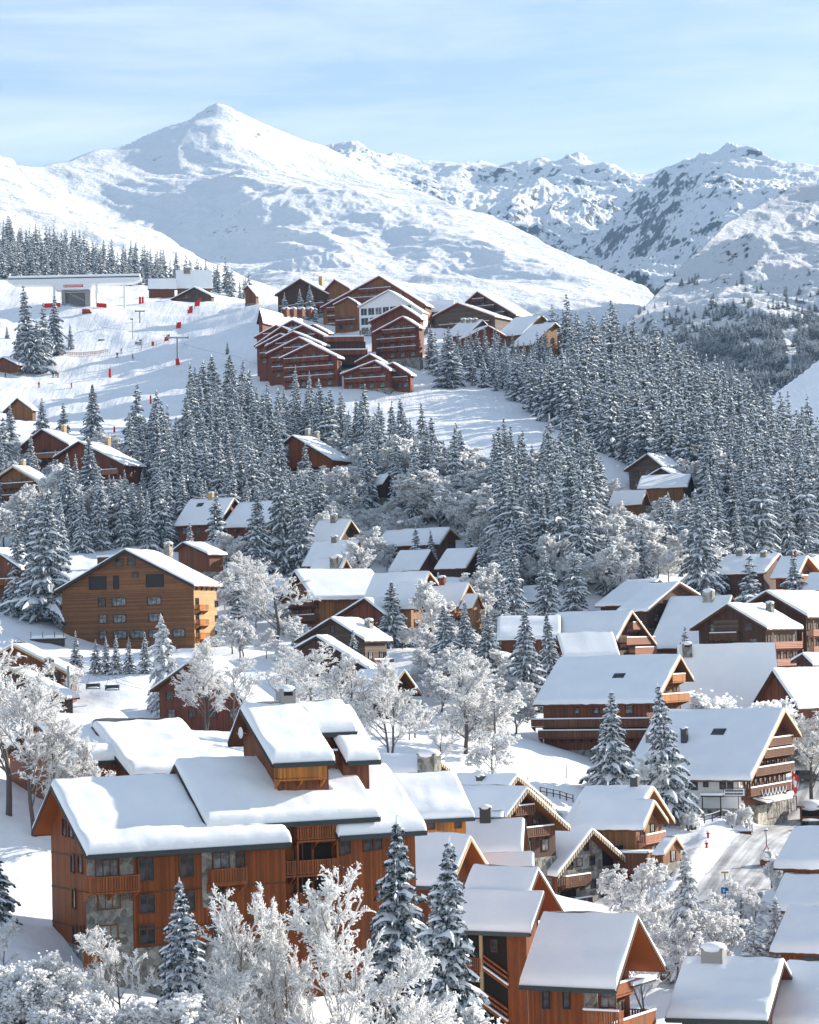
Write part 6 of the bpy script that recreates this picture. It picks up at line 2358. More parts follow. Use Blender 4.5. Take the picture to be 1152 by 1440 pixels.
# ---- lift station
P, D = at(105, 436, 962)
gz = ground_at(P[0], P[1])
st = link('lift_station', None)
k = D / FPX
zc = unp(105, 397, D)[2] - gz
st.location = (P[0], P[1], gz)
st.rotation_euler = (0, 0, R_(2))
tag(st, 'chairlift station with a long white canopy on slim posts above the piste', 'lift station')
x0, x1 = (12 - 105) * k, (200 - 105) * k
b = MB()
b.prism([(x0, 0.6), (x0 + 2.5, -0.9), ((78 - 105) * k, -1.1), ((80 - 105) * k, -3.2), ((128 - 105) * k, -3.2), ((130 - 105) * k, -1.1), (x1 - 3, -0.9), (x1, 0.3), (x1, 1.0), (x0, 1.2)], 'y', -3.5, 3.5)
c_ = b.obj('canopy', M['white_paint'], st)
c_.location = (0, 0, zc)
b = MB()
b.box(x0 + 0.5, x1 - 0.5, -3.6, 3.6, 1.05, 1.4)
b.obj('roof_band', M['trim_dark'], c_).location = (0, 0, 0)
b = MB()
b.prism([(-3.4, 1.4), (3.4, 1.4), (3.2, 2.1), (2.2, 2.5), (-2.2, 2.5), (-3.2, 2.1)], 'x', x0 + 0.4, x1 - 0.4)
b.obj('snow_cover', M['snow'], c_)
b = MB()
b.box(-3.6, 3.6, -3.62, -3.5, -2.3, -1.4, 0)
rr = random.Random(5)
x = -2.6
while x < 3.2:
    wl = rr.uniform(0.2, 0.4)
    b.box(x, x + wl * 0.7, -3.66, -3.62, -2.02, -1.68, 1)
    x += wl
b.ball((-3.1, -3.62, -1.85), 0.28, 8, 4, 1)
b.obj('sign', [M['red'], M['white_paint']], c_)
for px in (77, 137, 176):
    b = MB()
    b.tube(((px - 105) * k, -1, -2), ((px - 105) * k, -1, zc - 0.9), 0.45, 0.45, 8)
    b.obj('post', M['white_paint'], st)
b = MB()
b.box((88 - 105) * k, (93 - 105) * k, -3, 4, -2, zc - 3.6)
b.box((121 - 105) * k, (128 - 105) * k, -3, 4, -2, zc - 3.6)
b.box((93 - 105) * k, (121 - 105) * k, 1, 4, -2, zc - 3.6)
b.obj('base_building', M['concrete'], st)
b = MB()
b.prism([((99 - 105) * k, zc - 4.2), ((120 - 105) * k, zc - 7), ((120 - 105) * k, zc - 7.6), ((99 - 105) * k, zc - 4.8)], 'y', -2.4, -1.6)
for i in range(5):
    x = (100 + i * 4.5 - 105) * k
    b.box(x - 0.08, x + 0.08, -2.4, -2.3, -1, zc - 4.5)
b.obj('stair', M['metal'], st)
for (a0, a1, y) in ((60, 85, 419), (136, 150, 415)):
    P1, P2 = unp(a0, y + 3, 955), unp(a1, y + 1, 955)
    o = MB()
    n = 5
    z1, z2 = ground_at(P1[0], P1[1]), ground_at(P2[0], P2[1])
    for i in range(n):
        t0, t1 = i / n, (i + 0.96) / n
        A_, B_ = P1 * (1 - t0) + P2 * t0, P1 * (1 - t1) + P2 * t1
        za, zb = z1 * (1 - t0) + z2 * t0, z1 * (1 - t1) + z2 * t1
        o.face([(A_[0], A_[1], za + 0.3), (B_[0], B_[1], zb + 0.3), (B_[0], B_[1] + 0.05, zb + 1.9), (A_[0], A_[1] + 0.05, za + 1.9)])
        o.tube((A_[0], A_[1], za - 0.5), (A_[0], A_[1], za + 2.1), 0.06, 0.06, 5)
    tag(o.obj('fence_banner', M['red']), 'red banner fence left of the lift station posts' if a0 == 60 else 'red banner fence right of the lift station building', 'fence')
o, _ = stand('sledge', 122, 441, 'dark red snow sledge parked below the lift station', 'sledge')
b = MB()
b.prism([(-1.6, 0.5), (1.6, 0.5), (1.3, 1.5), (-1.5, 1.7)], 'y', -0.8, 0.8)
b.obj('body', M['red'], o)
for s_ in (-0.7, 0.6):
    b = MB()
    b.prism([(-1.8, 0.0), (1.6, 0.0), (1.9, 0.4), (1.5, 0.5), (-1.5, 0.5)], 'y', s_, s_ + 0.1)
    b.obj('runner', M['dark_metal'], o)


# ---- lift pylons and chairs
def pylon(px, yt, yb, label, arm=3.4, pad=True, r=0.35, D=None, name='lift_pylon'):
    o, D = stand(name, px, yb, label, 'lift pylon', 'chairlift pylons', D, R_(8))
    H_ = (yb - yt) * D / FPX
    b = MB()
    b.tube((0, 0, -1), (0, 0, H_), r, r * 0.75, 10)
    b.obj('mast', M['metal'], o)
    if arm:
        b = MB()
        b.box(-arm, arm, -0.18, 0.18, H_ - 0.35, H_)
        b.obj('crossarm', M['metal'], o)
        for s_ in (-arm, arm):
            b = MB()
            for q in range(-3, 4):
                b.tube((s_ - 0.1, q * 0.45, H_ - 0.1), (s_ + 0.1, q * 0.45, H_ - 0.1), 0.22, 0.22, 8)
            b.box(s_ - 0.06, s_ + 0.06, -1.6, 1.6, H_ - 0.35, H_ - 0.2)
            b.obj('sheave_train', M['dark_metal'], o)
        q = MB()
        q.prism([(-0.2, H_), (0.2, H_), (0.12, H_ + 0.22), (-0.12, H_ + 0.22)], 'x', -arm, arm)
        q.obj('snow_cap', M['snow'], o)
    if pad:
        b = MB()
        b.tube((0, 0, 0), (0, 0, 2.0), r + 0.35, r + 0.35, 10)
        b.obj('crash_pad', M['red'], o)
    return o, H_, D


pylon(250, 474, 513, 'grey chairlift pylon with wide crossarm and red padded foot in mid piste', 3.6)
pylon(197, 437, 454, 'short dark chairlift pylon below the lift station', 1.6, False, 0.3)
pylon(60, 452, 502, 'grey chairlift pylon between the spruces of the piste clump', 2.4, False, 0.35, 868)
pylon(97, 930, 1003, 'grey lift mast beside the stacked dark chalets at the left', 0, False, 0.28, 392, 'lift_mast')


def lamp_pole(px, yt, yb, label, D=None):
    o, D = stand('flood_light', px, yb, label, 'light pole', None, D)
    H_ = (yb - yt) * D / FPX
    b = MB()
    b.tube((0, 0, -1), (0, 0, H_), 0.16, 0.1, 8)
    b.obj('pole', M['metal'], o)
    b = MB()
    b.box(-0.8, 0.2, -0.2, 0.2, H_ - 0.3, H_ + 0.1)
    b.obj('lamp_head', M['dark_metal'], o)


lamp_pole(187, 448, 477, 'thin grey flood light pole on the upper piste')
lamp_pole(199, 478, 492, 'short flood light pole beside the red banners on the piste')


def chair(px, py, D, label):
    P = unp(px, py, D)
    o = link('lift_chair', None)
    o.location = tuple(P)
    o.rotation_euler = (0, 0, R_(12))
    tag(o, label, 'lift chair', 'chairs on the lift cables')
    b = MB()
    b.box(-1.1, 1.1, -0.3, 0.3, -0.1, 0.02)
    b.obj('seat', M['dark_metal'], o)
    b = MB()
    b.box(-1.1, 1.1, 0.28, 0.36, 0.05, 0.75)
    b.obj('backrest', M['dark_metal'], o)
    b = MB()
    for s_ in (-1.12, 1.12):
        b.tube((s_, -0.3, 0.35), (s_, 0.34, 0.75), 0.035, 0.035, 6)
        b.tube((s_, 0.34, 0), (s_ * 0.35, 0.1, 2.3), 0.035, 0.035, 6)
    b.tube((-0.4, 0.1, 2.3), (0.4, 0.1, 2.3), 0.04, 0.04, 6)
    b.tube((0, 0.1, 2.3), (0, 0.05, 3.3), 0.045, 0.045, 6)
    b.obj('hanger', M['metal'], o)
    q = MB()
    q.smooth = True
    q.ball((0, 0, 0.08), 0.55, 10, 5, 0, 0.35)
    q.obj('snow_cap', M['snow'], o).scale = (1.8, 0.6, 1)


chair(131, 968, 405, 'left one of two empty snowy chairs hanging before the planked building')
chair(158, 970, 404, 'right one of two empty snowy chairs hanging before the planked building')
chair(143, 480, 905, 'left empty chair hanging over the upper piste')
chair(195, 484, 895, 'right empty chair hanging over the upper piste')
chair(260, 495, 880, 'empty chair hanging just right of the mid piste pylon')


def cable(pts, label, r=0.03, sag=1.0):
    b = MB()
    W = [unp(*p) for p in pts]
    for A_, B_ in zip(W[:-1], W[1:]):
        n = 10
        L_ = np.linalg.norm(B_ - A_)
        Q = [A_ + (B_ - A_) * i / n - np.array([0, 0, sag * L_ * 0.06 * 4 * (i / n) * (1 - i / n) / 4]) for i in range(n + 1)]
        for u_, v_ in zip(Q[:-1], Q[1:]):
            b.tube(u_, v_, r, r, 5, 0, False)
    tag(b.obj('lift_cable', M['dark_metal']), label, 'cable', 'lift cables')


cable([(20, 895, 400), (97, 932, 392), (158, 951, 404), (215, 968, 395)], 'lift cable running past the mast in front of the planked building', 0.022)
cable([(25, 903, 400), (131, 949, 405), (230, 975, 396)], 'second lift cable passing the mast in front of the planked building', 0.022)
cable([(105, 408, 962), (60, 453, 868)], 'lift cable from the station down to the spruce clump pylon', 0.03)
cable([(238, 476, 880), (330, 500, 840), (400, 520, 800)], 'lift cable from the mid piste pylon towards the hilltop hotel', 0.03)
cable([(262, 476, 880), (195, 464, 895), (143, 460, 905), (105, 408, 962)], 'lift cable from the mid piste pylon back to the station', 0.03)

# ---- red piste pads, banners and poles
for i, (px, py, w_, h_, tilt) in enumerate([(280, 425, 1.5, 1.2, 20), (277, 432, 1.8, 1.9, 15), (267, 442, 1.8, 1.6, 25), (268, 437, 1.2, 1.5, 20), (251, 463, 1.6, 2.3, 20), (234, 481, 1.4, 1.7, 10), (236, 477, 0.9, 1.4, 10)]):
    o, D = stand('piste_banner', px, py, ('red banner at the top of the diagonal line on the piste', 'red banner second from the top of the diagonal line on the piste', 'wide red banner in the middle of the diagonal line on the piste',
                                           'narrow red banner in the middle of the diagonal line on the piste', 'red banner second from the foot of the diagonal line on the piste', 'red banner at the foot of the diagonal line on the piste',
                                           'narrow red banner just above the foot of the diagonal line on the piste')[i], 'banner', 'red banners on the piste', None, R_(tilt))
    b = MB()
    b.prism([(-w_ / 2, 0.2), (w_ / 2, 0.5), (w_ / 2 + 0.3, 0.4 + h_), (-w_ / 2 + 0.3, 0.1 + h_)], 'y', -0.1, 0.1)
    b.obj('cloth', M['red'], o)
    for x in (-w_ / 2, w_ / 2 + 0.15):
        b = MB()
        b.tube((x, 0, -0.5), (x + 0.1, 0, h_ + 0.8), 0.06, 0.05, 6)
        b.obj('pole', M['dark_metal'], o)
for px, yb, yt, lab in ((155, 531, 520, 'tall red crash pad standing in mid piste'), (212, 568, 558, 'slim orange red pole low on the piste'), (161, 608, 602, 'red piste pole above the dark red chalets'),
                        (197, 427, 419, 'pair of red crash pads below the lift station'), (215, 486, 482, 'low red crash pad left of the mid piste pylon')):
    o, D = stand('piste_pad', px, yb, lab, 'piste marker', 'red piste markers')
    hh = (yb - yt) * D / FPX + 0.4
    b = MB()
    b.tube((0, 0, -0.3), (0, 0, hh), 0.5 if px in (155, 197, 215) else 0.3, 0.42 if px in (155, 197, 215) else 0.25, 10)
    if px == 197:
        b.tube((1.1, 0, -0.3), (1.1, 0, hh), 0.5, 0.42, 10)
    b.obj('pad', M['red'], o)
    b = MB()
    b.tube((0, 0, hh), (0, 0, hh + 0.5), 0.05, 0.05, 6)
    b.obj('pole', M['dark_metal'], o)
# low wooden fence across the piste
b = MB()
P1, P2 = at(80, 500)[0], at(152, 496)[0]
for i in range(24):
    t = i / 23
    A_ = P1 * (1 - t) + P2 * t
    z = ground_at(A_[0], A_[1])
    b.tube((A_[0], A_[1], z - 0.4), (A_[0], A_[1], z + 1.3), 0.07, 0.06, 5)
    if i:
        for h_ in (0.5, 0.9, 1.2):
            b.tube((O_[0], O_[1], zo + h_), (A_[0], A_[1], z + h_), 0.07, 0.07, 4)
    O_, zo = A_, z
tag(b.obj('piste_fence', M['wood_pink']), 'low reddish fence running across the upper piste', 'fence')


# ---- skiers
def skin_person(lean=0.0, stride=0.12):
    V = [(0, 0, 0.92), (0, 0.02, 1.15), (0, 0.04 + lean * 0.3, 1.42), (0, 0.05 + lean * 0.5, 1.55), (0, 0.06 + lean * 0.6, 1.72),
         (-0.11, 0, 0.85), (-0.13, 0.06 + stride, 0.48), (-0.14, stride * 0.3, 0.08), (-0.14, stride * 0.3 + 0.14, 0.04),
         (0.11, 0, 0.85), (0.13, 0.06, 0.48), (0.14, -stride, 0.08), (0.14, -stride + 0.14, 0.04),
         (-0.22, 0.03 + lean * 0.3, 1.38), (-0.30, 0.12, 1.12), (-0.28, 0.34, 1.0), (-0.27, 0.42, 1.0),
         (0.22, 0.03 + lean * 0.3, 1.38), (0.30, 0.12, 1.12), (0.28, 0.34, 1.0), (0.27, 0.42, 1.0)]
    E = [(0, 1), (1, 2), (2, 3), (3, 4), (0, 5), (5, 6), (6, 7), (7, 8), (0, 9), (9, 10), (10, 11), (11, 12), (2, 13), (13, 14), (14, 15), (15, 16), (2, 17), (17, 18), (18, 19), (19, 20)]
    Rd = [.17, .16, .18, .075, .125, .11, .085, .075, .06, .11, .085, .075, .06, .08, .06, .05, .05, .08, .06, .05, .05]
    me = bpy.data.meshes.new('person_skin')
    me.from_pydata(V, E, [])
    o = bpy.data.objects.new('person_skin', me)
    COL.objects.link(o)
    sk = o.modifiers.new('skin', 'SKIN')
    me.skin_vertices[0].data[0].use_root = True
    for i, r in enumerate(Rd):
        me.skin_vertices[0].data[i].radius = (r, r)
    o.modifiers.new('sub', 'SUBSURF').levels = 1
    o.modifiers['sub'].render_levels = 1
    dg = bpy.context.evaluated_depsgraph_get()
    out = bpy.data.meshes.new_from_object(o.evaluated_get(dg))
    bpy.data.objects.remove(o)
    bpy.data.meshes.remove(me)
    return out


body0 = skin_person(0.1)
for i, (px, py, jac, lab, rz) in enumerate([
    (75, 531, 'navy', 'skier in dark jacket, left of the group of three on the piste', 0.5), (79, 529, 'red', 'skier in red jacket in the middle of the group of three on the piste', -0.4), (82, 531, 'navy', 'skier in dark jacket, right of the group of three on the piste', 1.2),
    (101, 546, 'red', 'skier in red jacket descending alone above the dark red chalets', 2.4), (171, 497, 'navy', 'skier in dark clothes standing at the piste ledge below the pylon', 1.9),
    (165, 503, 'navy', 'skier in dark clothes left of the one at the piste ledge', 0.2), (187, 505, 'gold', 'skier crouching in a yellow jacket right of the piste ledge', 0.9), (8, 532, 'navy', 'skier in dark clothes at the left edge of the piste', 1.0),
    (55, 545, 'red', 'small skier in red low on the left piste', 0.3)]):
    o, D = stand('person', px, py, lab, 'person', 'skiers on the piste', None, rz)
    bm_ = body0.copy()
    for m_ in (jac, 'dark_metal', 'skin'):
        bm_.materials.append(M[m_])
    for p_ in bm_.polygons:
        z = p_.center.z
        p_.material_index = 1 if z < 0.9 else (2 if 1.55 < z < 1.7 and p_.center.y > 0.05 else (1 if z > 1.7 else 0))
        p_.use_smooth = True
    link('body', bm_, o).scale = (1.15, 1.15, 1.12)
    for s_ in (-0.16, 0.16):
        b = MB()
        b.prism([(-0.75, 0.0), (0.8, 0.0), (0.95, 0.12), (0.9, 0.13), (0.78, 0.03), (-0.75, 0.03)], 'x', s_ - 0.05, s_ + 0.05)
        b.obj('ski', M['red'], o)
    for s_ in (-0.34, 0.34):
        b = MB()
        b.tube((s_, 0.45, 1.15), (s_ * 1.2, 0.2, 0), 0.015, 0.012, 5)
        b.obj('ski_pole', M['dark_metal'], o)


# ---- street: lamps, signs, hydrants, fences, stairs, cars, flag
def street_lamp(px, yt, yb, label, planter=False, warn=False):
    o, D = stand('street_lamp', px, yb, label, 'street lamp', 'street lamps along the road')
    H_ = (yb - yt) * D / FPX
    b = MB()
    b.tube((0, 0, -0.5), (0, 0, H_ - 0.6), 0.09, 0.06, 8)
    b.tube((0, 0, 0), (0, 0, 0.8), 0.14, 0.11, 8)
    b.obj('pole', M['dark_metal'], o)
    b = MB()
    b.tube((0, 0, H_ - 0.6), (0, 0, H_ - 0.1), 0.16, 0.28, 8)
    l_ = b.obj('lantern', M['lamp_glass'], o)
    b = MB()
    b.tube((0, 0, H_ - 0.1), (0, 0, H_ + 0.15), 0.33, 0.05, 8)
    b.obj('lantern_cap', M['dark_metal'], l_)
    q = MB()
    q.ball((0, 0, H_ + 0.12), 0.28, 8, 5, 0, 0.5)
    q.obj('snow_cap', M['snow'], l_)
    if planter:
        b = MB()
        b.prism([(-0.75, -0.3), (0.75, -0.3), (0.85, 1.0), (-0.85, 1.0)], 'y', -0.75, 0.75)
        b.obj('planter', M['wood_red'], o)
        q = MB()
        q.smooth = True
        q.ball((0, 0, 1.15), 1.05, 12, 6, 0, 0.5)
        q.obj('planter_snow', M['snow'], o)
    if warn:
        b = MB()
        z = H_ * 0.42
        b.prism([(-0.5, z), (0.5, z), (0, z + 0.85)], 'y', -0.16, -0.12, 0)
        b.prism([(-0.33, z + 0.1), (0.33, z + 0.1), (0, z + 0.66)], 'y', -0.17, -0.16, 1)
        b.obj('warning_sign', [M['red'], M['white_paint']], o)


street_lamp(1079, 1168, 1219, 'street lamp with a triangular warning sign rising from a red brown snowy planter', True, True)
street_lamp(1029, 1270, 1302, 'short street lamp at the lower road bend among frosted shrubs')
o, D = stand('road_sign', 1021, 1278, 'blue rectangular sign on a dark pole beside the lower road bend', 'road sign')
H_ = 50 * D / FPX
b = MB()
b.tube((0, 0, -0.5), (0, 0, H_), 0.07, 0.06, 8)
b.obj('pole', M['dark_metal'], o)
b = MB()
b.box(-0.5, 0.5, -0.12, -0.07, H_ * 0.42, H_ * 0.42 + 0.75, 0)
b.box(-0.28, -0.12, -0.13, -0.12, H_ * 0.42 + 0.2, H_ * 0.42 + 0.55, 1)
b.box(0.02, 0.3, -0.13, -0.12, H_ * 0.42 + 0.2, H_ * 0.42 + 0.3, 1)
b.obj('sign_plate', [M['blue'], M['white_paint']], o)
b = MB()
b.box(-0.4, 0.4, -0.2, 0.2, H_ - 0.05, H_ + 0.15)
b.obj('lamp_head', M['gold'], o)
for px, py, lab in ((996, 1178, 'upper red hydrant post with a snow cap on the bank before the hotel'), (994, 1192, 'lower red hydrant post with a snow cap on the bank before the hotel')):
    o, D = stand('hydrant', px, py, lab, 'hydrant', 'red hydrant posts')
    b = MB()
    b.tube((0, 0, -0.3), (0, 0, 1.0), 0.22, 0.2, 8)
    b.tube((-0.35, 0, 0.7), (0.35, 0, 0.7), 0.12, 0.12, 8)
    b.obj('post', M['red'], o)
    o.scale = (0.7, 0.7, 0.75)
    q = MB()
    q.smooth = True
    q.ball((0, 0, 1.08), 0.36, 10, 5, 0, 0.6)
    q.obj('snow_cap', M['snow'], o)


def rail_fence(p0, p1, n, label, h=1.1, rails=(0.45, 0.95), sign=False, mat='wood_dark', snow=True):
    A0, A1 = at(*p0)[0], at(*p1)[0]
    z0 = ground_at(A0[0], A0[1])
    o = link('rail_fence', None)
    o.location = (A0[0], A0[1], z0)
    tag(o, label, 'fence')
    prev = None
    for i in range(n):
        t = i / (n - 1)
        q = A0 * (1 - t) + A1 * t
        q = np.array([q[0], q[1], ground_at(q[0], q[1])]) - np.array([A0[0], A0[1], z0])
        b = MB()
        b.tube(q - [0, 0, 0.5], q + [0, 0, h], 0.09, 0.08, 6)
        b.obj('fence_post', M[mat], o)
        if prev is not None:
            for r in rails:
                b = MB()
                b.tube(prev + [0, 0, r], q + [0, 0, r], 0.06, 0.06, 6)
                b.obj('rail', M[mat], o)
            if snow:
                b = MB()
                b.tube(prev + [0, 0, rails[-1] + 0.1], q + [0, 0, rails[-1] + 0.1], 0.08, 0.08, 6)
                b.obj('snow_cap', M['snow'], o)
            if sign and i == 3:
                m_ = (prev + q) / 2
                b = MB()
                b.box(m_[0] - 0.7, m_[0] + 0.7, m_[1] - 0.16, m_[1] - 0.1, 0.2 + m_[2], 1.0 + m_[2], 0)
                b.box(m_[0] - 0.45, m_[0] + 0.45, m_[1] - 0.17, m_[1] - 0.16, 0.5 + m_[2], 0.65 + m_[2], 1)
                b.obj('sign', [M['blue'], M['white_paint']], o)
        prev = q


rail_fence((945, 1156), (1013, 1151), 7, 'dark wooden rail fence with a blue plate before the hotel side', sign=True)
rail_fence((760, 1117), (806, 1128), 6, 'dark rail fence sloping down the snowy meadow behind the twin carved gables', h=1.0)
rail_fence((1016, 1150), (1058, 1172), 7, 'handrail beside the snowy steps next to the hotel stone base', rails=(1.0,), h=1.1, mat='metal')
rail_fence((905, 1385), (955, 1380), 5, 'red brown rail fence beside the corner deck of the porch chalet', mat='wood_rail')
# outdoor steps
A0, A1 = at(1020, 1152)[0], at(1046, 1172)[0]
b = MB()
n = 12
for i in range(n):
    t = i / (n - 1)
    q = A0 * (1 - t) + A1 * t
    z = ground_at(q[0], q[1])
    b.box(q[0] - 1.0, q[0] + 1.0, q[1] - 0.25, q[1] + 0.25, z - 0.4, z + 0.28, 0)
    b.box(q[0] - 0.95, q[0] + 0.95, q[1] - 0.1, q[1] + 0.26, z + 0.28, z + 0.42, 1)
tag(b.obj('outdoor_steps', [M['wood_dark'], M['snow']]), 'dark outdoor steps patched with snow leading down beside the hotel', 'steps')
# marker poles on the meadow
for px, yt, yb in ((796, 1077, 1094), (742, 1088, 1096)):
    o, D = stand('marker_pole', px, yb, 'taller dark marker pole on the snowy meadow' if px == 796 else 'shorter dark marker pole on the snowy meadow', 'pole', 'marker poles on the meadow')
    b = MB()
    b.tube((0, 0, -0.4), (0.1, 0, (yb - yt) * D / FPX), 0.07, 0.05, 6)
    b.obj('pole', M['dark_metal'], o)
    q = MB()
    q.ball((0.1, 0, (yb - yt) * D / FPX), 0.14, 8, 5)
    q.obj('snow_cap', M['snow'], o)


def car(px, py, D, rz, label, mat, snow=False):
    o, D = stand('parked_car', px, py, label, 'car', 'parked cars', D, rz)
    b = MB()
    b.prism([(-2.15, 0.35), (2.1, 0.35), (2.15, 0.8), (1.9, 0.98), (1.0, 1.08), (-2.0, 1.08), (-2.2, 0.8)], 'y', -0.88, 0.88)
    body = b.obj('body', M[mat], o)
    b = MB()
    b.prism([(-1.95, 1.08), (1.0, 1.08), (0.35, 1.62), (-1.6, 1.66)], 'y', -0.78, 0.78)
    b.obj('cabin_glass', M['glass'], o)
    b = MB()
    b.prism([(-1.7, 1.62), (0.4, 1.58), (0.2, 1.70), (-1.55, 1.74)], 'y', -0.8, 0.8)
    b.obj('roof', M[mat], o)
    for x in (-1.35, 1.35):
        for y in (-0.9, 0.74):
            b = MB()
            b.tube((x, y, 0.34), (x, y + 0.18, 0.34), 0.34, 0.34, 14)
            w_ = b.obj('wheel', M['dark_metal'], o)
            b = MB()
            b.tube((x, y - 0.01, 0.34), (x, y + 0.19, 0.34), 0.19, 0.19, 10)
            b.obj('rim', M['metal'], w_)
    for y in (-0.75, 0.5):
        b = MB()
        b.box(2.1, 2.16, y, y + 0.28, 0.62, 0.8)
        b.obj('headlight', M['lamp_glass'], o)
    if snow:
        q = MB()
        q.prism([(-1.6, 1.74), (0.25, 1.70), (0.1, 1.95), (-1.4, 2.0)], 'y', -0.76, 0.76)
        q.obj('snow_cap', M['snow'], o)


M['car_paint'] = newmat('dark_car_paint', (0.02, 0.025, 0.03), 0.25, 0.6)
car(1136, 1084, 392, R_(15), 'dark car parked behind the right end of the hotel', 'car_paint')
car(1146, 1172, 364, R_(30), 'dark car with snow on its roof at the roadside by the right edge', 'car_paint', True)
# flag on the hotel, kiosk beside it
P = unp(1112, 1113, 366)
o = link('flag', None)
o.location = tuple(P)
o.rotation_euler = (0, 0, R_(-35))
tag(o, 'red flag with a white cross on a pole at the hotel gable', 'flag')
b = MB()
b.tube((0, 0, -1.5), (0.25, 0, 3.0), 0.04, 0.03, 6)
b.obj('pole', M['white_paint'], o)
b = MB()
n = 8
for i in range(n):
    def fp(t, v):
        return (0.22 + 1.0 * t * (0.6 + 0.4 * v), 0.18 * math.sin(t * 7 + v), 2.9 - (1 - v) * 2.6 - 0.7 * t)
    for j in range(6):
        t0, t1, v0, v1 = i / n, (i + 1) / n, j / 6, (j + 1) / 6
        cross = (j in (2, 3) and 1 <= i <= 6) or (i in (3, 4) and 1 <= j <= 4)
        b.face([fp(t0, v0), fp(t1, v0), fp(t1, v1), fp(t0, v1)], 1 if cross else 0)
b.obj('cloth', [M['red'], M['white_paint']], o)
o, D = stand('kiosk', 1141, 1142, 'small wooden kiosk with a heavy snow cap right of the hotel', 'kiosk', None, 376, R_(-10))
b = MB()
b.box(-1.6, 1.6, -1.2, 1.2, -0.3, 2.3)
b.obj('wall', M['wood_brown'], o)
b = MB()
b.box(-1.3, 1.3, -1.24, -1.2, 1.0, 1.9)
b.obj('hatch', M['painted_shade'], o)  # dark board painting the shade inside the hatch, wall closed behind
b = MB()
b.box(-2.0, 2.0, -1.7, 1.6, 2.3, 2.45)
r_ = b.obj('roof', M['trim_brown'], o)
b = MB()
b.smooth = True
b.ball((0, 0, 2.45), 2.0, 14, 6, 0, 0.45)
b.obj('snow_cover', M['snow'], r_)
# low deck left of the planked block
o, D = stand('deck', 68, 880, 'long low snow covered deck left of the planked building', 'deck', None, 462, R_(4))
b = MB()
b.box(-3.0, 2.8, -1.5, 1.5, -1.5, 0.5)
b.box(-3.2, 3.0, -1.7, 1.7, 0.5, 0.7)
b.obj('platform', M['wood_grey'], o)
b = MB()
b.prism([(-1.7, 0.7), (1.7, 0.7), (1.5, 1.25), (-1.5, 1.25)], 'x', -3.2, 3.0)
b.obj('snow_cover', M['snow'], o)
for x in (-3.0, -0.9, 1.2, 2.8):
    b = MB()
    b.box(x - 0.06, x + 0.06, -1.65, -1.53, 0.7, 1.9)
    b.obj('post', M['wood_grey'], o)
CLOUD0, CLOUD1, CLOUDC, SKYS, HAZE, EXPO = 0.2, 0.92, (5.4, 6.1, 6.8), 0.09, 3.6e-5, 1.0
# ------------------------------------------------------------------ light, sky, air
SUNV = np.array([0.85, 0.53, 0.0])
SUNV = SUNV / np.linalg.norm(SUNV)
EL = R_(21.5)
S = np.array([SUNV[0] * math.cos(EL), SUNV[1] * math.cos(EL), math.sin(EL)])
sl = bpy.data.lights.new('sun', 'SUN')
sl.energy = 5.0
sl.angle = R_(0.5)
sl.color = (1.0, 0.92, 0.80)
so = link('sun', sl)
so.rotation_euler = Vector(-S).to_track_quat('-Z', 'Y').to_euler()
w = bpy.data.worlds.new('World')
scene.world = w
w.use_nodes = True
nt = w.node_tree
bg = nt.nodes['Background']
sky = nt.nodes.new('ShaderNodeTexSky')
sky.sky_type = 'NISHITA'
sky.sun_disc = False
sky.sun_elevation = EL
sky.sun_rotation = math.atan2(S[0], S[1])
sky.altitude = 1500
sky.air_density = 1.0
sky.dust_density = 0.6
sky.ozone_density = 1.2
# thin streaky cirrus
tc = nt.nodes.new('ShaderNodeTexCoord')
mp = nt.nodes.new('ShaderNodeMapping')
mp.inputs['Scale'].default_value = (2.2, 2.2, 17.0)
mp.inputs['Rotation'].default_value = (0, R_(4), 0)
nt.links.new(tc.outputs['Generated'], mp.inputs[0])
n1 = nt.nodes.new('ShaderNodeTexNoise')
n1.inputs['Scale'].default_value = 2.3
n1.inputs['Detail'].default_value = 8
n1.inputs['Roughness'].default_value = 0.62
n1.inputs['Distortion'].default_value = 0.4
nt.links.new(mp.outputs[0], n1.inputs['Vector'])
rp = nt.nodes.new('ShaderNodeValToRGB')
rp.color_ramp.elements[0].position = 0.36
rp.color_ramp.elements[0].color = (CLOUD0,) * 3 + (1,)
rp.color_ramp.elements[1].position = 0.72
rp.color_ramp.elements[1].color = (CLOUD1,) * 3 + (1,)
nt.links.new(n1.outputs[0], rp.inputs[0])
mx = nt.nodes.new('ShaderNodeMix')
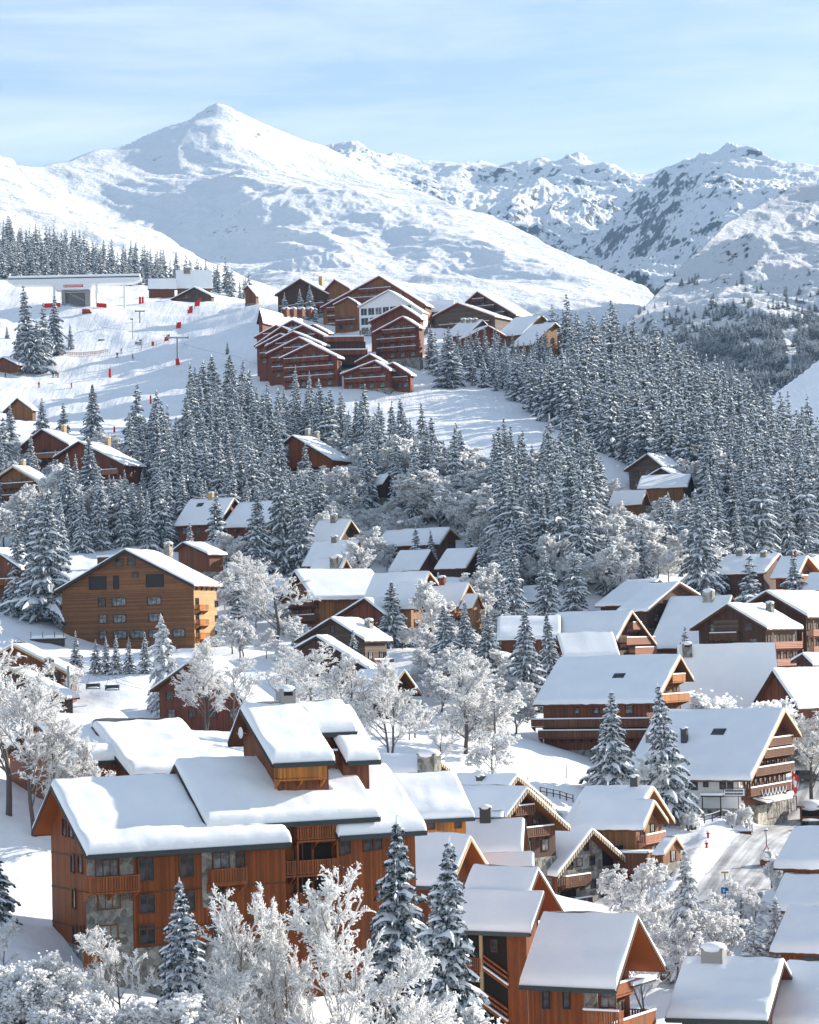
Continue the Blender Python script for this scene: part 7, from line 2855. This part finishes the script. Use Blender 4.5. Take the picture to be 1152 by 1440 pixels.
mx.data_type = 'RGBA'
# the veil lies low; overhead the sky is clear and deep
sp = nt.nodes.new('ShaderNodeSeparateXYZ')
nt.links.new(tc.outputs['Generated'], sp.inputs[0])
mr = nt.nodes.new('ShaderNodeMapRange')
mr.inputs[1].default_value = 0.22
mr.inputs[2].default_value = 0.55
mr.inputs[3].default_value = 1.0
mr.inputs[4].default_value = 0.6
nt.links.new(sp.outputs[2], mr.inputs[0])
mm = nt.nodes.new('ShaderNodeMath')
mm.operation = 'MULTIPLY'
nt.links.new(rp.outputs[0], mm.inputs[0])
nt.links.new(mr.outputs[0], mm.inputs[1])
nt.links.new(mm.outputs[0], mx.inputs[0])
nt.links.new(sky.outputs[0], mx.inputs[6])
mx.inputs[7].default_value = (*CLOUDC, 1)
nt.links.new(mx.outputs[2], bg.inputs[0])
bg.inputs[1].default_value = SKYS

if HAZE > 0:
    hb = MB()
    hb.box(-2600, 3300, -60, 11500, -420, 1650)
    hm = bpy.data.materials.new('haze')
    hm.use_nodes = True
    t = hm.node_tree
    t.nodes.remove(t.nodes['Principled BSDF'])
    pv = t.nodes.new('ShaderNodeVolumePrincipled')
    pv.inputs['Color'].default_value = (0.40, 0.66, 1.0, 1)
    pv.inputs['Density'].default_value = HAZE
    pv.inputs['Anisotropy'].default_value = 0.0
    t.links.new(pv.outputs[0], t.nodes['Material Output'].inputs['Volume'])
    tag(hb.obj('haze', hm), 'thin blue winter air over the valley', 'haze', None, 'stuff')

scene.view_settings.view_transform = 'Standard'
scene.view_settings.look = 'None'
scene.view_settings.exposure = EXPO
scene.view_settings.gamma = 1
scene.view_settings.use_curve_mapping = False
scene.render.engine = 'CYCLES'
c = scene.cycles
c.max_bounces = 9
c.diffuse_bounces = 7
c.glossy_bounces = 2
c.transmission_bounces = 4
c.volume_bounces = 0
c.transparent_max_bounces = 4
c.use_denoising = True
c.denoiser = 'OPENIMAGEDENOISE'
c.use_adaptive_sampling = True
c.adaptive_threshold = 0.012
c.sample_clamp_indirect = 6
